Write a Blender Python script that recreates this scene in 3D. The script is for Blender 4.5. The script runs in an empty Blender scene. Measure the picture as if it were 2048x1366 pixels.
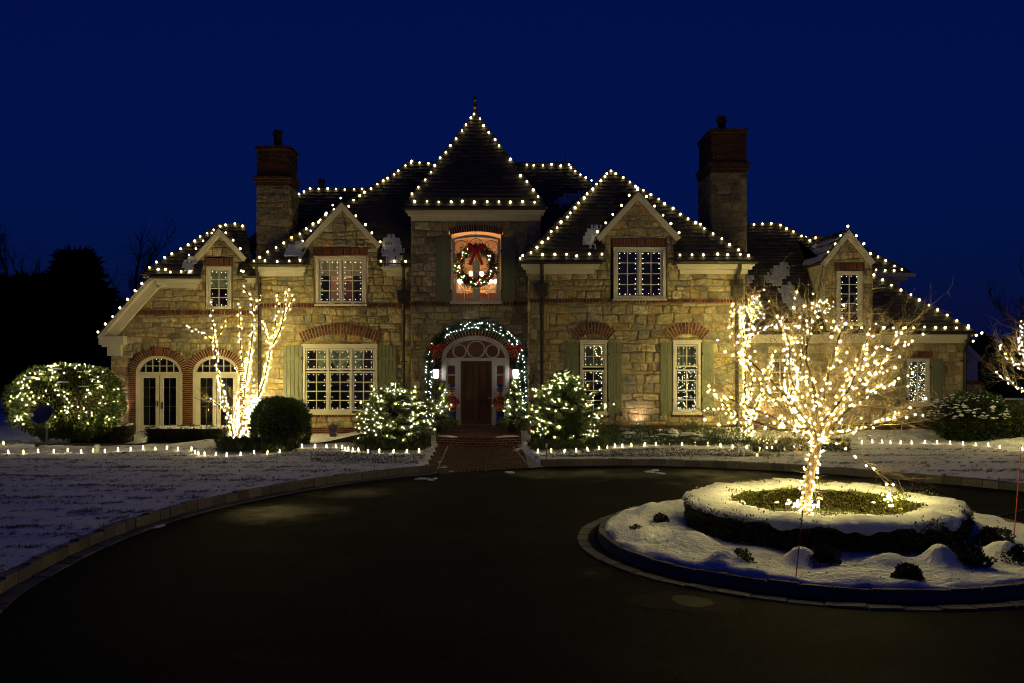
import bpy, math, random
import numpy as np
from mathutils import Vector, Matrix
random.seed(7)
rng = np.random.default_rng(7)
sc = bpy.context.scene
COL = sc.collection
# ---------------------------------------------------------------- camera, sky, exposure
F, CX, CY, HC = 1934.0, 1024.0, 683.0, 3.4
cam_d = bpy.data.cameras.new('camera')
cam = bpy.data.objects.new('camera', cam_d)
COL.objects.link(cam)
cam.location = (0, 0, HC)
cam.rotation_euler = (math.radians(90), 0, 0)
cam_d.sensor_width = 36.0
cam_d.lens = F / 2048.0 * 36.0
cam_d.clip_end = 2000
sc.camera = cam
w = bpy.data.worlds.new('World')
sc.world = w
w.use_nodes = True
nt = w.node_tree
bg = nt.nodes['Background']
sky = nt.nodes.new('ShaderNodeTexSky')
sky.sky_type = 'NISHITA'
sky.sun_disc = False
sky.sun_elevation = math.radians(2.2)
sky.ozone_density = 8.0
sky.sun_rotation = math.radians(180)
mixs = nt.nodes.new('ShaderNodeMix')
mixs.data_type = 'RGBA'
mixs.blend_type = 'MULTIPLY'
mixs.inputs[0].default_value = 1.0
mixs.inputs[7].default_value = (0.6, 0.32, 0.70, 1)     # dusk blue
nt.links.new(sky.outputs[0], mixs.inputs[6])
adds = nt.nodes.new('ShaderNodeMix'); adds.data_type = 'RGBA'; adds.blend_type = 'ADD'; adds.inputs[0].default_value = 1.0
adds.inputs[7].default_value = (0.018, 0.088, 1.02, 1)      # even glow of the darkening blue sky
nt.links.new(mixs.outputs[2], adds.inputs[6]); nt.links.new(adds.outputs[2], bg.inputs[0])
bg.inputs[1].default_value = 0.033
sc.view_settings.view_transform = 'Standard'
sc.view_settings.look = 'None'
sc.view_settings.exposure = 0.0
sc.view_settings.gamma = 1.0
sc.render.engine = 'CYCLES'
cy = sc.cycles
cy.use_denoising = True
cy.denoiser = 'OPENIMAGEDENOISE'
cy.max_bounces = 6
cy.diffuse_bounces = 2
cy.glossy_bounces = 3
cy.transmission_bounces = 4
cy.transparent_max_bounces = 12
cy.caustics_reflective = False
cy.caustics_refractive = False
cy.sample_clamp_indirect = 3.0
cy.sample_clamp_direct = 0.0
cy.use_light_tree = True
cy.pixel_filter_type = 'BLACKMAN_HARRIS'
cy.filter_width = 1.05

# ---------------------------------------------------------------- helpers
def P(px, py, Z):
    return np.array([(px - CX) * Z / F, Z, HC - (py - CY) * Z / F])
def G(px, py, z=0.0):
    return P(px, py, F * (HC - z) / (py - CY))
WO = {}
def lin(r, g, b):
    f = lambda c: (c / 255 / 12.92) if c < 10 else ((c / 255 + .055) / 1.055) ** 2.4
    return (f(r), f(g), f(b))

def new_mat(name):
    m = bpy.data.materials.new(name)
    m.use_nodes = True
    n = m.node_tree
    return m, n, n.nodes['Principled BSDF']

def mat(name, base=(.5, .5, .5), rough=.8, col=False, noise=None, bump=None, metallic=0.0, spec=.4, rough_noise=None, second=None, sheen=0):
    m, n, b = new_mat(name)
    L = n.links.new
    b.inputs['Roughness'].default_value = rough
    b.inputs['Metallic'].default_value = metallic
    b.inputs['Specular IOR Level'].default_value = spec
    geo = n.nodes.new('ShaderNodeNewGeometry')
    if col:
        a = n.nodes.new('ShaderNodeAttribute'); a.attribute_name = 'Col'
        src = a.outputs['Color']
    else:
        rgb = n.nodes.new('ShaderNodeRGB'); rgb.outputs[0].default_value = (*base, 1)
        src = rgb.outputs[0]
    if second:                                             # patches of a second colour: (colour, scale, threshold)
        t = n.nodes.new('ShaderNodeTexNoise'); t.inputs['Scale'].default_value = second[1]; t.inputs['Detail'].default_value = 6
        L(geo.outputs['Position'], t.inputs['Vector'])
        r = n.nodes.new('ShaderNodeMapRange'); r.inputs[1].default_value = second[2] - .06; r.inputs[2].default_value = second[2] + .06
        L(t.outputs['Fac'], r.inputs[0])
        mx = n.nodes.new('ShaderNodeMix'); mx.data_type = 'RGBA'
        L(r.outputs[0], mx.inputs[0]); L(src, mx.inputs[6]); mx.inputs[7].default_value = (*second[0], 1)
        src = mx.outputs[2]
    if noise:
        t = n.nodes.new('ShaderNodeTexNoise'); t.inputs['Scale'].default_value = noise[0]; t.inputs['Detail'].default_value = 6
        t.inputs['Roughness'].default_value = .65
        L(geo.outputs['Position'], t.inputs['Vector'])
        r = n.nodes.new('ShaderNodeMapRange'); r.inputs[1].default_value = .3; r.inputs[2].default_value = .7
        r.inputs[3].default_value = 1 - noise[1]; r.inputs[4].default_value = 1 + noise[1]
        L(t.outputs['Fac'], r.inputs[0])
        mx = n.nodes.new('ShaderNodeMix'); mx.data_type = 'RGBA'; mx.blend_type = 'MULTIPLY'; mx.inputs[0].default_value = 1
        L(src, mx.inputs[6]); L(r.outputs[0], mx.inputs[7])
        src = mx.outputs[2]
    L(src, b.inputs['Base Color'])
    if bump:
        t = n.nodes.new('ShaderNodeTexNoise'); t.inputs['Scale'].default_value = bump[0]; t.inputs['Detail'].default_value = 8
        t.inputs['Roughness'].default_value = .62
        L(geo.outputs['Position'], t.inputs['Vector'])
        bp = n.nodes.new('ShaderNodeBump'); bp.inputs['Strength'].default_value = bump[1]; bp.inputs['Distance'].default_value = bump[2]
        L(t.outputs['Fac'], bp.inputs['Height']); L(bp.outputs[0], b.inputs['Normal'])
    if rough_noise:                                        # (scale, low, high)
        t = n.nodes.new('ShaderNodeTexNoise'); t.inputs['Scale'].default_value = rough_noise[0]; t.inputs['Detail'].default_value = 5
        L(geo.outputs['Position'], t.inputs['Vector'])
        r = n.nodes.new('ShaderNodeMapRange'); r.inputs[1].default_value = .35; r.inputs[2].default_value = .65
        r.inputs[3].default_value = rough_noise[1]; r.inputs[4].default_value = rough_noise[2]
        L(t.outputs['Fac'], r.inputs[0]); L(r.outputs[0], b.inputs['Roughness'])
    return m

def emit(name, colr, strength):
    m = bpy.data.materials.new(name); m.use_nodes = True
    n = m.node_tree
    for x in list(n.nodes): n.nodes.remove(x)
    o = n.nodes.new('ShaderNodeOutputMaterial'); e = n.nodes.new('ShaderNodeEmission')
    e.inputs[0].default_value = (*colr, 1); e.inputs[1].default_value = strength
    n.links.new(e.outputs[0], o.inputs[0])
    return m

def glass_mat(name, tint=(.92, .94, .93), refl=.10, rough=.0):
    m = bpy.data.materials.new(name); m.use_nodes = True
    n = m.node_tree
    for x in list(n.nodes): n.nodes.remove(x)
    o = n.nodes.new('ShaderNodeOutputMaterial')
    t = n.nodes.new('ShaderNodeBsdfTransparent'); t.inputs[0].default_value = (*tint, 1)
    g = n.nodes.new('ShaderNodeBsdfGlossy'); g.inputs['Roughness'].default_value = rough
    mx = n.nodes.new('ShaderNodeMixShader'); mx.inputs[0].default_value = refl
    n.links.new(t.outputs[0], mx.inputs[1]); n.links.new(g.outputs[0], mx.inputs[2]); n.links.new(mx.outputs[0], o.inputs[0])
    return m

def tag(o, label=None, cat=None, group=None, kind=None):
    if label: o['label'] = label
    if cat: o['category'] = cat
    if group: o['group'] = group
    if kind: o['kind'] = kind
    return o

def thing(name, label, cat, loc, group=None):
    o = bpy.data.objects.new(name, None)
    o.empty_display_size = .2
    COL.objects.link(o)
    o.location = loc
    WO[o.name] = np.array(loc, float)
    return tag(o, label, cat, group)

def mk(name, V, Fc, m, parent=None, col=None, smooth=False, kind=None, label=None, cat=None, group=None, base=None, mi=None):
    """one mesh object from world-space points; stored relative to its own base"""
    V = np.asarray(V, dtype=np.float64).reshape(-1, 3)
    if parent is not None:
        org = WO[parent.name]
        loc = np.zeros(3)
        wo = org
    else:
        if base is None:
            lo, hi = V.min(0), V.max(0)
            base = np.array([(lo[0] + hi[0]) / 2, (lo[1] + hi[1]) / 2, lo[2]])
        loc = wo = np.array(base, float)
    me = bpy.data.meshes.new(name)
    X = (V - wo)
    if isinstance(Fc, np.ndarray):
        nv, nf, k = len(X), len(Fc), Fc.shape[1]
        me.vertices.add(nv); me.vertices.foreach_set('co', X.astype(np.float32).ravel())
        me.loops.add(nf * k); me.loops.foreach_set('vertex_index', Fc.astype(np.int32).ravel())
        me.polygons.add(nf); me.polygons.foreach_set('loop_start', np.arange(0, nf * k, k, dtype=np.int32))
        me.update(calc_edges=True)
    else:
        me.from_pydata(X.tolist(), [], [list(f) for f in Fc])
    nf = len(me.polygons)
    for x in (m if isinstance(m, (list, tuple)) else [m]): me.materials.append(x)
    if mi is not None: me.polygons.foreach_set('material_index', np.asarray(mi, dtype=np.int32))
    if col is not None:
        c = np.asarray(col, dtype=np.float32)
        if c.ndim == 1: c = np.tile(c, (nf, 1))
        if c.shape[1] == 3: c = np.hstack([c, np.ones((len(c), 1), np.float32)])
        a = me.attributes.new('Col', 'FLOAT_COLOR', 'FACE')
        a.data.foreach_set('color', np.ascontiguousarray(c, dtype=np.float32).ravel())
    if smooth: me.polygons.foreach_set('use_smooth', np.ones(nf, dtype=bool))
    o = bpy.data.objects.new(name, me)
    COL.objects.link(o)
    o.location = loc
    WO[o.name] = wo
    if parent is not None: o.parent = parent
    return tag(o, label, cat, group, kind)

def dup(o, parent=None, loc=None, label=None):
    c = o.copy(); COL.objects.link(c)
    if parent is not None: c.parent = parent
    if loc is not None: c.location = loc
    if label: c['label'] = label
    return c
def dup_tree(o, loc, label=None):
    r = dup(o, None, loc, label)
    for ch in list(o.children):
        c = dup(ch, r)
        for g in list(ch.children): dup(g, c)
    return r

class MB:
    """collects boxes, bars, tubes; builds one mesh"""
    def __init__(s): s.v = []; s.f = []; s.c = []
    def add(s, vs, fs, c=None):
        o = len(s.v)
        s.v += [tuple(p) for p in vs]
        s.f += [tuple(i + o for i in f) for f in fs]
        s.c += [c or (1, 1, 1)] * len(fs)
        return s
    def box(s, a, b, c=None):
        (x0, y0, z0), (x1, y1, z1) = a, b
        x0, x1 = sorted((x0, x1)); y0, y1 = sorted((y0, y1)); z0, z1 = sorted((z0, z1))
        v = [(x0, y0, z0), (x1, y0, z0), (x1, y1, z0), (x0, y1, z0), (x0, y0, z1), (x1, y0, z1), (x1, y1, z1), (x0, y1, z1)]
        return s.add(v, [(0, 3, 2, 1), (4, 5, 6, 7), (0, 1, 5, 4), (1, 2, 6, 5), (2, 3, 7, 6), (3, 0, 4, 7)], c)
    def pbox(s, x0, y0, x1, y1, Z0, Z1, c=None, ref=None):
        """box whose front outline is a pixel rectangle seen at depth ref (default Z0)"""
        r = ref or Z0
        a = P(x0, y1, r); b = P(x1, y0, r)
        return s.box((a[0], Z0, a[2]), (b[0], Z1, b[2]), c)
    def bar(s, p, q, w, h, up=(0, 0, 1), c=None):
        p, q = np.array(p, float), np.array(q, float)
        d = q - p; d /= np.linalg.norm(d)
        u = np.cross(d, up)
        if np.linalg.norm(u) < 1e-6: u = np.cross(d, (1, 0, 0))
        u /= np.linalg.norm(u); t = np.cross(u, d)
        u, t = u * w / 2, t * h / 2
        v = [p - u - t, p + u - t, p + u + t, p - u + t, q - u - t, q + u - t, q + u + t, q - u + t]
        return s.add(v, [(0, 1, 2, 3), (4, 7, 6, 5), (0, 4, 5, 1), (1, 5, 6, 2), (2, 6, 7, 3), (3, 7, 4, 0)], c)
    def tube(s, pts, rad, n=6, c=None, cap=True):
        pts = [np.array(p, float) for p in pts]
        if not hasattr(rad, '__len__'): rad = [rad] * len(pts)
        o = []; v = []
        pu = None
        for i, p in enumerate(pts):
            d = pts[min(i + 1, len(pts) - 1)] - pts[max(i - 1, 0)]
            d = d / (np.linalg.norm(d) + 1e-9)
            if pu is None:
                a = np.array([0, 0, 1.]) if abs(d[2]) < .9 else np.array([1., 0, 0])
                pu = np.cross(d, a)
            pu = pu - d * np.dot(pu, d); pu /= np.linalg.norm(pu) + 1e-9
            t = np.cross(d, pu)
            for k in range(n):
                a = 2 * math.pi * k / n
                v.append(p + (pu * math.cos(a) + t * math.sin(a)) * rad[i])
        f = []
        for i in range(len(pts) - 1):
            for k in range(n):
                k2 = (k + 1) % n
                f.append((i * n + k, i * n + k2, (i + 1) * n + k2, (i + 1) * n + k))
        if cap and n > 2:
            f.append(tuple(range(n - 1, -1, -1))); f.append(tuple((len(pts) - 1) * n + k for k in range(n)))
        return s.add(v, f, c)
    def lathe(s, cx, cy, prof, n=16, c=None):
        v = []; f = []
        for r, z in prof:
            for k in range(n):
                a = 2 * math.pi * k / n
                v.append((cx + r * math.cos(a), cy + r * math.sin(a), z))
        for i in range(len(prof) - 1):
            for k in range(n):
                k2 = (k + 1) % n
                f.append((i * n + k, i * n + k2, (i + 1) * n + k2, (i + 1) * n + k))
        f.append(tuple(range(n - 1, -1, -1))); f.append(tuple((len(prof) - 1) * n + k for k in range(n)))
        return s.add(v, f, c)
    def prism(s, poly, y0, y1, c=None):
        """polygon in (x, z), counter-clockwise seen from the front (-Y), from y0 (front) to y1"""
        n = len(poly)
        v = [(x, y0, z) for x, z in poly] + [(x, y1, z) for x, z in poly]
        f = [tuple(range(n)), tuple(range(2 * n - 1, n - 1, -1))]
        for i in range(n):
            j = (i + 1) % n
            f.append((i, i + n, j + n, j))
        return s.add(v, f, c)
    def ball(s, p, r, n=8, m=6, c=None, sq=(1, 1, 1)):
        v = []; f = []
        for i in range(1, m):
            t = math.pi * i / m
            for k in range(n):
                a = 2 * math.pi * k / n
                v.append((p[0] + sq[0] * r * math.sin(t) * math.cos(a), p[1] + sq[1] * r * math.sin(t) * math.sin(a), p[2] + sq[2] * r * math.cos(t)))
        top = len(v); v.append((p[0], p[1], p[2] + r * sq[2])); v.append((p[0], p[1], p[2] - r * sq[2]))
        for i in range(m - 2):
            for k in range(n):
                k2 = (k + 1) % n
                f.append((i * n + k, (i + 1) * n + k, (i + 1) * n + k2, i * n + k2))
        for k in range(n):
            k2 = (k + 1) % n
            f.append((top, k, k2)); f.append((top + 1, (m - 2) * n + k2, (m - 2) * n + k))
        return s.add(v, f, c)
    def build(s, name, m, parent=None, col=False, **kw):
        return mk(name, s.v, s.f, m, parent, col=(s.c if col else None), **kw)

# convex polygon clipping in 2D
def clip(poly, a, b, c):
    out = []
    n = len(poly)
    for i in range(n):
        p, q = poly[i], poly[(i + 1) % n]
        dp = a * p[0] + b * p[1] - c; dq = a * q[0] + b * q[1] - c
        if dp <= 0: out.append(p)
        if (dp < 0 < dq) or (dq < 0 < dp):
            t = dp / (dp - dq)
            out.append((p[0] + (q[0] - p[0]) * t, p[1] + (q[1] - p[1]) * t))
    return out
def area(p):
    return .5 * sum(p[i][0] * p[(i + 1) % len(p)][1] - p[(i + 1) % len(p)][0] * p[i][1] for i in range(len(p)))
def ccw(p): return p if area(p) > 0 else p[::-1]
def clip_poly(poly, outline):
    outline = ccw(outline)
    for i in range(len(outline)):
        p, q = outline[i], outline[(i + 1) % len(outline)]
        a, b = q[1] - p[1], -(q[0] - p[0])
        poly = clip(poly, a, b, a * p[0] + b * p[1])
        if len(poly) < 3: return []
    return poly
def sub_rect(polys, r):
    x0, z0, x1, z1 = r
    out = []
    for p in polys:
        xs = [q[0] for q in p]; zs = [q[1] for q in p]
        if max(xs) <= x0 or min(xs) >= x1 or max(zs) <= z0 or min(zs) >= z1:
            out.append(p); continue
        out.append(clip(p, 1, 0, x0)); out.append(clip(p, -1, 0, -x1))
        m = clip(clip(p, -1, 0, -x0), 1, 0, x1)
        if len(m) >= 3:
            out.append(clip(m, 0, 1, z0)); out.append(clip(m, 0, -1, -z1))
    return [p for p in out if len(p) >= 3 and abs(area(p)) > 1e-5]
def inset(poly, d):
    poly = ccw(poly); r = poly
    for i in range(len(poly)):
        p, q = poly[i], poly[(i + 1) % len(poly)]
        a, b = q[1] - p[1], -(q[0] - p[0])
        l = math.hypot(a, b)
        if l < 1e-6: continue
        r = clip(r, a, b, a * p[0] + b * p[1] - d * l)
        if len(r) < 3: return []
    return r
def rounded(poly, t):
    out = []
    n = len(poly)
    for i in range(n):
        p, a, b = poly[i], poly[i - 1], poly[(i + 1) % n]
        for q in (a, b):
            l = math.hypot(q[0] - p[0], q[1] - p[1])
            k = min(.33, t / max(l, 1e-6))
            out.append((p[0] + (q[0] - p[0]) * k, p[1] + (q[1] - p[1]) * k))
    return out
def jit(c, v=.12):
    k = 1 + random.uniform(-v, v)
    return tuple(max(0, x * k * (1 + random.uniform(-v / 3, v / 3))) for x in c)

# ---------------------------------------------------------------- materials
M = {}
M['stone'] = mat('stone', col=True, rough=.88, noise=(7, .42), bump=(9, 1.0, .06), spec=.2)
M['mortar'] = mat('mortar', (.27, .235, .155), .95, noise=(6, .25), bump=(40, .5, .01), spec=.1)
M['brick'] = mat('brick', col=True, rough=.85, noise=(18, .2), bump=(50, .5, .006), spec=.2)
M['brick_mortar'] = mat('brick_mortar', (.46, .40, .29), .95, noise=(20, .2), spec=.1)
M['slate'] = mat('slate', col=True, rough=.62, noise=(12, .3), bump=(26, .6, .01), spec=.4)
M['slate_plain'] = mat('slate_plain', (.022, .020, .017), .7, noise=(4, .3))
M['white'] = mat('white_paint', (.62, .58, .50), .45, noise=(2.5, .07), bump=(30, .12, .004))
M['stucco'] = mat('stucco', (.55, .51, .42), .9, noise=(5, .1), bump=(60, .3, .005), spec=.1)
M['green'] = mat('shutter_paint', col=True, rough=.5, noise=(5, .12), bump=(30, .15, .004))
M['iron'] = mat('black_iron', (.02, .02, .02), .5)
M['gutter'] = mat('brown_metal', (.035, .03, .024), .4, noise=(3, .2), metallic=.3)
M['core_green'] = mat('core_green', (.018, .028, .010), .95, spec=.05)
M['wood'] = mat('door_wood', col=True, rough=.4, noise=(26, .25), bump=(40, .2, .003))
def asphalt_mat():
    m, n, b = new_mat('asphalt'); L = n.links.new
    geo = n.nodes.new('ShaderNodeNewGeometry')
    def tex(scale, detail=5, rough=.6):
        t = n.nodes.new('ShaderNodeTexNoise'); t.inputs['Scale'].default_value = scale; t.inputs['Detail'].default_value = detail; t.inputs['Roughness'].default_value = rough
        L(geo.outputs['Position'], t.inputs['Vector']); return t.outputs['Fac']
    def rng_(src, a, b_, c, d):
        r = n.nodes.new('ShaderNodeMapRange'); r.inputs[1].default_value = a; r.inputs[2].default_value = b_; r.inputs[3].default_value = c; r.inputs[4].default_value = d
        L(src, r.inputs[0]); return r.outputs[0]
    def mul(a, b_):
        x = n.nodes.new('ShaderNodeMath'); x.operation = 'MULTIPLY'; L(a, x.inputs[0]); L(b_, x.inputs[1]); return x.outputs[0]
    v = n.nodes.new('ShaderNodeTexVoronoi'); v.inputs['Scale'].default_value = 46; L(geo.outputs['Position'], v.inputs['Vector'])
    sep = n.nodes.new('ShaderNodeSeparateColor'); L(v.outputs['Color'], sep.inputs[0])
    stone = rng_(sep.outputs[0], .55, 1.0, .65, 2.6)                 # paler chips among the tar
    tone = mul(mul(stone, rng_(tex(70, 6, .7), .3, .7, .5, 1.6)), rng_(tex(1.3, 8, .7), .3, .7, .7, 1.35))
    rgb = n.nodes.new('ShaderNodeMix'); rgb.data_type = 'RGBA'; rgb.blend_type = 'MULTIPLY'; rgb.inputs[0].default_value = 1; rgb.inputs[6].default_value = (.0066, .0068, .0076, 1)
    L(tone, rgb.inputs[7]); L(rgb.outputs[2], b.inputs['Base Color'])
    wet = rng_(tex(.55, 7, .62), .50, .66, 0, 1)
    # places that have stayed wet: soft-edged, broken up by noise
    edge_n = rng_(tex(1.1, 7, .68), .3, .7, -.55, .55)
    soaked = None
    for px, py, rx, ry in ((560, 1024, 1.3, 1.3), (1270, 948, 3.6, 1.1), (1700, 966, 4.2, 1.3), (700, 985, 1.0, .8)):
        c = G(px, py)
        mp = n.nodes.new('ShaderNodeMapping'); mp.vector_type = 'TEXTURE'; mp.inputs['Location'].default_value = (c[0], c[1], 0); mp.inputs['Scale'].default_value = (rx, ry, 1)
        L(geo.outputs['Position'], mp.inputs['Vector'])
        ln = n.nodes.new('ShaderNodeVectorMath'); ln.operation = 'LENGTH'; L(mp.outputs[0], ln.inputs[0])
        ad = n.nodes.new('ShaderNodeMath'); ad.operation = 'ADD'; L(ln.outputs['Value'], ad.inputs[0]); L(edge_n, ad.inputs[1])
        f = rng_(ad.outputs[0], 1.15, .25, 0, 1)
        if soaked is None: soaked = f
        else:
            mxm = n.nodes.new('ShaderNodeMath'); mxm.operation = 'MAXIMUM'; L(soaked, mxm.inputs[0]); L(f, mxm.inputs[1]); soaked = mxm.outputs[0]
    m2 = n.nodes.new('ShaderNodeMath'); m2.operation = 'MULTIPLY_ADD'; m2.inputs[1].default_value = .14; L(wet, m2.inputs[0]); L(soaked, m2.inputs[2])
    L(rng_(m2.outputs[0], 0, 1, .82, .48), b.inputs['Roughness']); L(rng_(m2.outputs[0], 0, 1, .025, .07), b.inputs['Specular IOR Level'])
    bp = n.nodes.new('ShaderNodeBump'); bp.inputs['Strength'].default_value = .9; bp.inputs['Distance'].default_value = .012
    L(mul(v.outputs['Distance'], tex(60, 4)), bp.inputs['Height']); L(bp.outputs[0], b.inputs['Normal'])
    return m
M['asphalt'] = asphalt_mat()
M['snow'] = mat('snow', (.80, .82, .86), .75, noise=(3, .10), bump=(10, 1.0, .08), spec=.2)
M['granite'] = mat('granite', col=True, rough=.85, noise=(30, .35), bump=(18, .8, .03), spec=.2)
M['bark'] = mat('bark', (.055, .04, .026), .9, noise=(14, .35), bump=(24, .7, .02), spec=.15)
M['twig'] = mat('twig', (.17, .135, .105), .85, noise=(9, .3), spec=.15)
M['dark_bark'] = mat('dark_bark', (.045, .036, .028), .95, spec=.1)
M['leaf'] = mat('leaf', col=True, rough=.5, spec=.35)
M['matte_leaf'] = mat('matte_leaf', col=True, rough=.9, spec=.05)
M['mulch'] = mat('mulch', (.03, .022, .015), .95, noise=(12, .4), bump=(20, .8, .04), spec=.1)
M['glass'] = glass_mat('window_glass', refl=.085)
M['blind'] = mat('blind', (.30, .36, .24), .9)
_n = M['blind'].node_tree; _t = _n.nodes.new('ShaderNodeBsdfTranslucent'); _t.inputs[0].default_value = (.42, .48, .32, 1); _m = _n.nodes.new('ShaderNodeMixShader'); _m.inputs[0].default_value = .6
_n.links.new(_n.nodes['Principled BSDF'].outputs[0], _m.inputs[1]); _n.links.new(_t.outputs[0], _m.inputs[2]); _n.links.new(_m.outputs[0], _n.nodes['Material Output'].inputs[0])
M['red'] = mat('red_ribbon', (.42, .012, .012), .45, noise=(12, .15))
M['gold'] = mat('gold', (.65, .42, .10), .3, metallic=.8)
M['grey_metal'] = mat('grey_metal', (.16, .16, .165), .5, noise=(4, .15), metallic=.3)
M['pale_plastic'] = mat('pale_plastic', (.6, .58, .52), .5)
M['copper'] = mat('copper', (.28, .13, .05), .4, metallic=.8)
M['clay'] = mat('clay_pot', (.10, .04, .028), .85, noise=(8, .25))
M['wall_paint'] = mat('room_paint', (.62, .44, .26), .9)
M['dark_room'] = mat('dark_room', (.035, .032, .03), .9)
M['fabric'] = mat('curtain', (.28, .31, .24), .9, noise=(10, .15))
M['orange'] = mat('orange_plastic', (.55, .10, .03), .5)
M['cable'] = mat('black_cable', (.012, .012, .012), .5)
M['ornament'] = mat('ornament', (.5, .02, .015), .2)
WARM = (1.0, .74, .34)
E = {}
E['roof'] = emit('roof_bulb_glow', (1.0, .76, .28), 15)
E['tree'] = emit('tree_bulb_glow', (1.0, .79, .25), 270)
E['clump'] = emit('clump_bulb_glow', (1.0, .79, .25), 400)
E['slender'] = emit('slender_bulb_glow', (1.0, .79, .25), 560)
E['mini'] = emit('mini_bulb_glow', (1.0, .79, .25), 150)
E['pinkmini'] = emit('led_bulb_glow', (1.0, .78, .55), 70)
E['bush'] = emit('bush_bulb_glow', (1.0, .80, .28), 235)
E['window'] = emit('window_bulb_glow', (1.0, .92, .70), 8)
E['garland'] = emit('garland_bulb_glow', (1.0, .97, .86), 45)
E['path'] = emit('path_bulb_glow', (1.0, .77, .34), 26)
E['lantern'] = emit('lantern_glow', (.90, .90, 1.0), 8)
E['candle'] = emit('candle_glow', (1.0, .70, .40), 42)
E['lens'] = emit('floodlight_glow', (1.0, .78, .6), 30)

# ---------------------------------------------------------------- bulbs
_t = (1 + 5 ** .5) / 2
ICO_V = np.array([(-1, _t, 0), (1, _t, 0), (-1, -_t, 0), (1, -_t, 0), (0, -1, _t), (0, 1, _t), (0, -1, -_t), (0, 1, -_t), (_t, 0, -1), (_t, 0, 1), (-_t, 0, -1), (-_t, 0, 1)])
ICO_V = ICO_V / np.linalg.norm(ICO_V[0])
ICO_F = np.array([(0, 11, 5), (0, 5, 1), (0, 1, 7), (0, 7, 10), (0, 10, 11), (1, 5, 9), (5, 11, 4), (11, 10, 2), (10, 7, 6), (7, 1, 8), (3, 9, 4), (3, 4, 2), (3, 2, 6), (3, 6, 8), (3, 8, 9), (4, 9, 5), (2, 4, 11), (6, 2, 10), (8, 6, 7), (9, 8, 1)])
OCT_V = np.array([(1, 0, 0), (-1, 0, 0), (0, 1, 0), (0, -1, 0), (0, 0, 1), (0, 0, -1)], float)
OCT_F = np.array([(0, 2, 4), (2, 1, 4), (1, 3, 4), (3, 0, 4), (2, 0, 5), (1, 2, 5), (3, 1, 5), (0, 3, 5)])
def many_bulbs(name, pts, r, m, parent, vary=.25, ico=False, **kw):
    pts = np.asarray(pts, float)
    BV, BF = (ICO_V, ICO_F) if ico else (OCT_V, OCT_F)
    rr = r * (1 + rng.uniform(-vary, vary, len(pts)))
    V = (pts[:, None, :] + BV[None] * rr[:, None, None]).reshape(-1, 3)
    Fc = (BF[None] + (np.arange(len(pts)) * len(BV))[:, None, None]).reshape(-1, 3)
    return mk(name, V, Fc, m, parent, kind='stuff', **kw)
def wire(pts, r=.006, n=4):
    mb = MB(); mb.tube(pts, r, n); return mb

# leaves: rhombic cards with random turn
def leaf_cards(pts, L, W, cols, up=None, updir=.0, dirs=None):
    pts = np.asarray(pts, float); n = len(pts)
    d = rng.normal(size=(n, 3)) if dirs is None else np.asarray(dirs) + rng.normal(size=(n, 3)) * .35
    if updir: d[:, 2] += updir
    d /= np.linalg.norm(d, axis=1)[:, None] + 1e-9
    s = rng.normal(size=(n, 3)); s -= d * (s * d).sum(1)[:, None]; s /= np.linalg.norm(s, axis=1)[:, None] + 1e-9
    l = L * rng.uniform(.6, 1.3, n)[:, None]; wv = W * rng.uniform(.7, 1.3, n)[:, None]
    nn = np.cross(d, s)
    a = pts; b = pts + d * l * .5 + s * wv * .5 + nn * wv * .12; c = pts + d * l; e = pts + d * l * .5 - s * wv * .5 + nn * wv * .12
    V = np.stack([a, b, c, e], 1).reshape(-1, 3)
    Fc = np.arange(4 * n).reshape(n, 4)
    cols = np.asarray(cols); cc = cols[rng.integers(0, len(cols), n)] * rng.uniform(.7, 1.3, n)[:, None]
    return V, Fc, cc
def joinleaves(parts):
    V = []; Fc = []; C = []; o = 0
    for v, f, c in parts:
        V.append(v); Fc.append(f + o); C.append(c); o += len(v)
    return np.vstack(V), np.vstack(Fc), np.vstack(C)
def noise3(p, s=1.0, seed=0):
    p = np.asarray(p, float) * s
    r = np.zeros(len(p))
    rs = np.random.default_rng(seed)
    for k in range(5):
        w_ = rs.normal(size=3) * (1 + k * .7); r += np.sin(p @ w_ + rs.uniform(0, 6)) / (1 + .5 * k)
    return r / 2.2

def snow_blob(mb_pts, name, parent, r=(.12, .25), flat=.35, res=7, m=None):
    """low snow pads at given points, joined"""
    V = []; Fc = []
    for p in mb_pts:
        rx, ry = random.uniform(*r), random.uniform(*r); rz = min(rx, ry) * flat * random.uniform(.7, 1.3)
        o = len(V); ph = random.uniform(0, 6)
        n = res + 3
        for i, (q, h) in enumerate(((1.0, -.15), (.93, .35), (.6, .82), (.25, 1.0))):
            for k in range(n):
                a = 2 * math.pi * k / n
                wob = 1 + .18 * math.sin(2 * a + ph) + .12 * math.sin(5 * a + ph * 2)
                V.append((p[0] + rx * q * wob * math.cos(a), p[1] + ry * q * wob * math.sin(a), p[2] + rz * h + random.uniform(-.01, .01)))
        for i in range(3):
            for k in range(n):
                k2 = (k + 1) % n
                Fc.append((o + i * n + k, o + i * n + k2, o + (i + 1) * n + k2, o + (i + 1) * n + k))
        Fc.append(tuple(o + 3 * n + k for k in range(n)))
    return mk(name, V, Fc, m or M['snow'], parent, smooth=True, kind='stuff')
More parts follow.
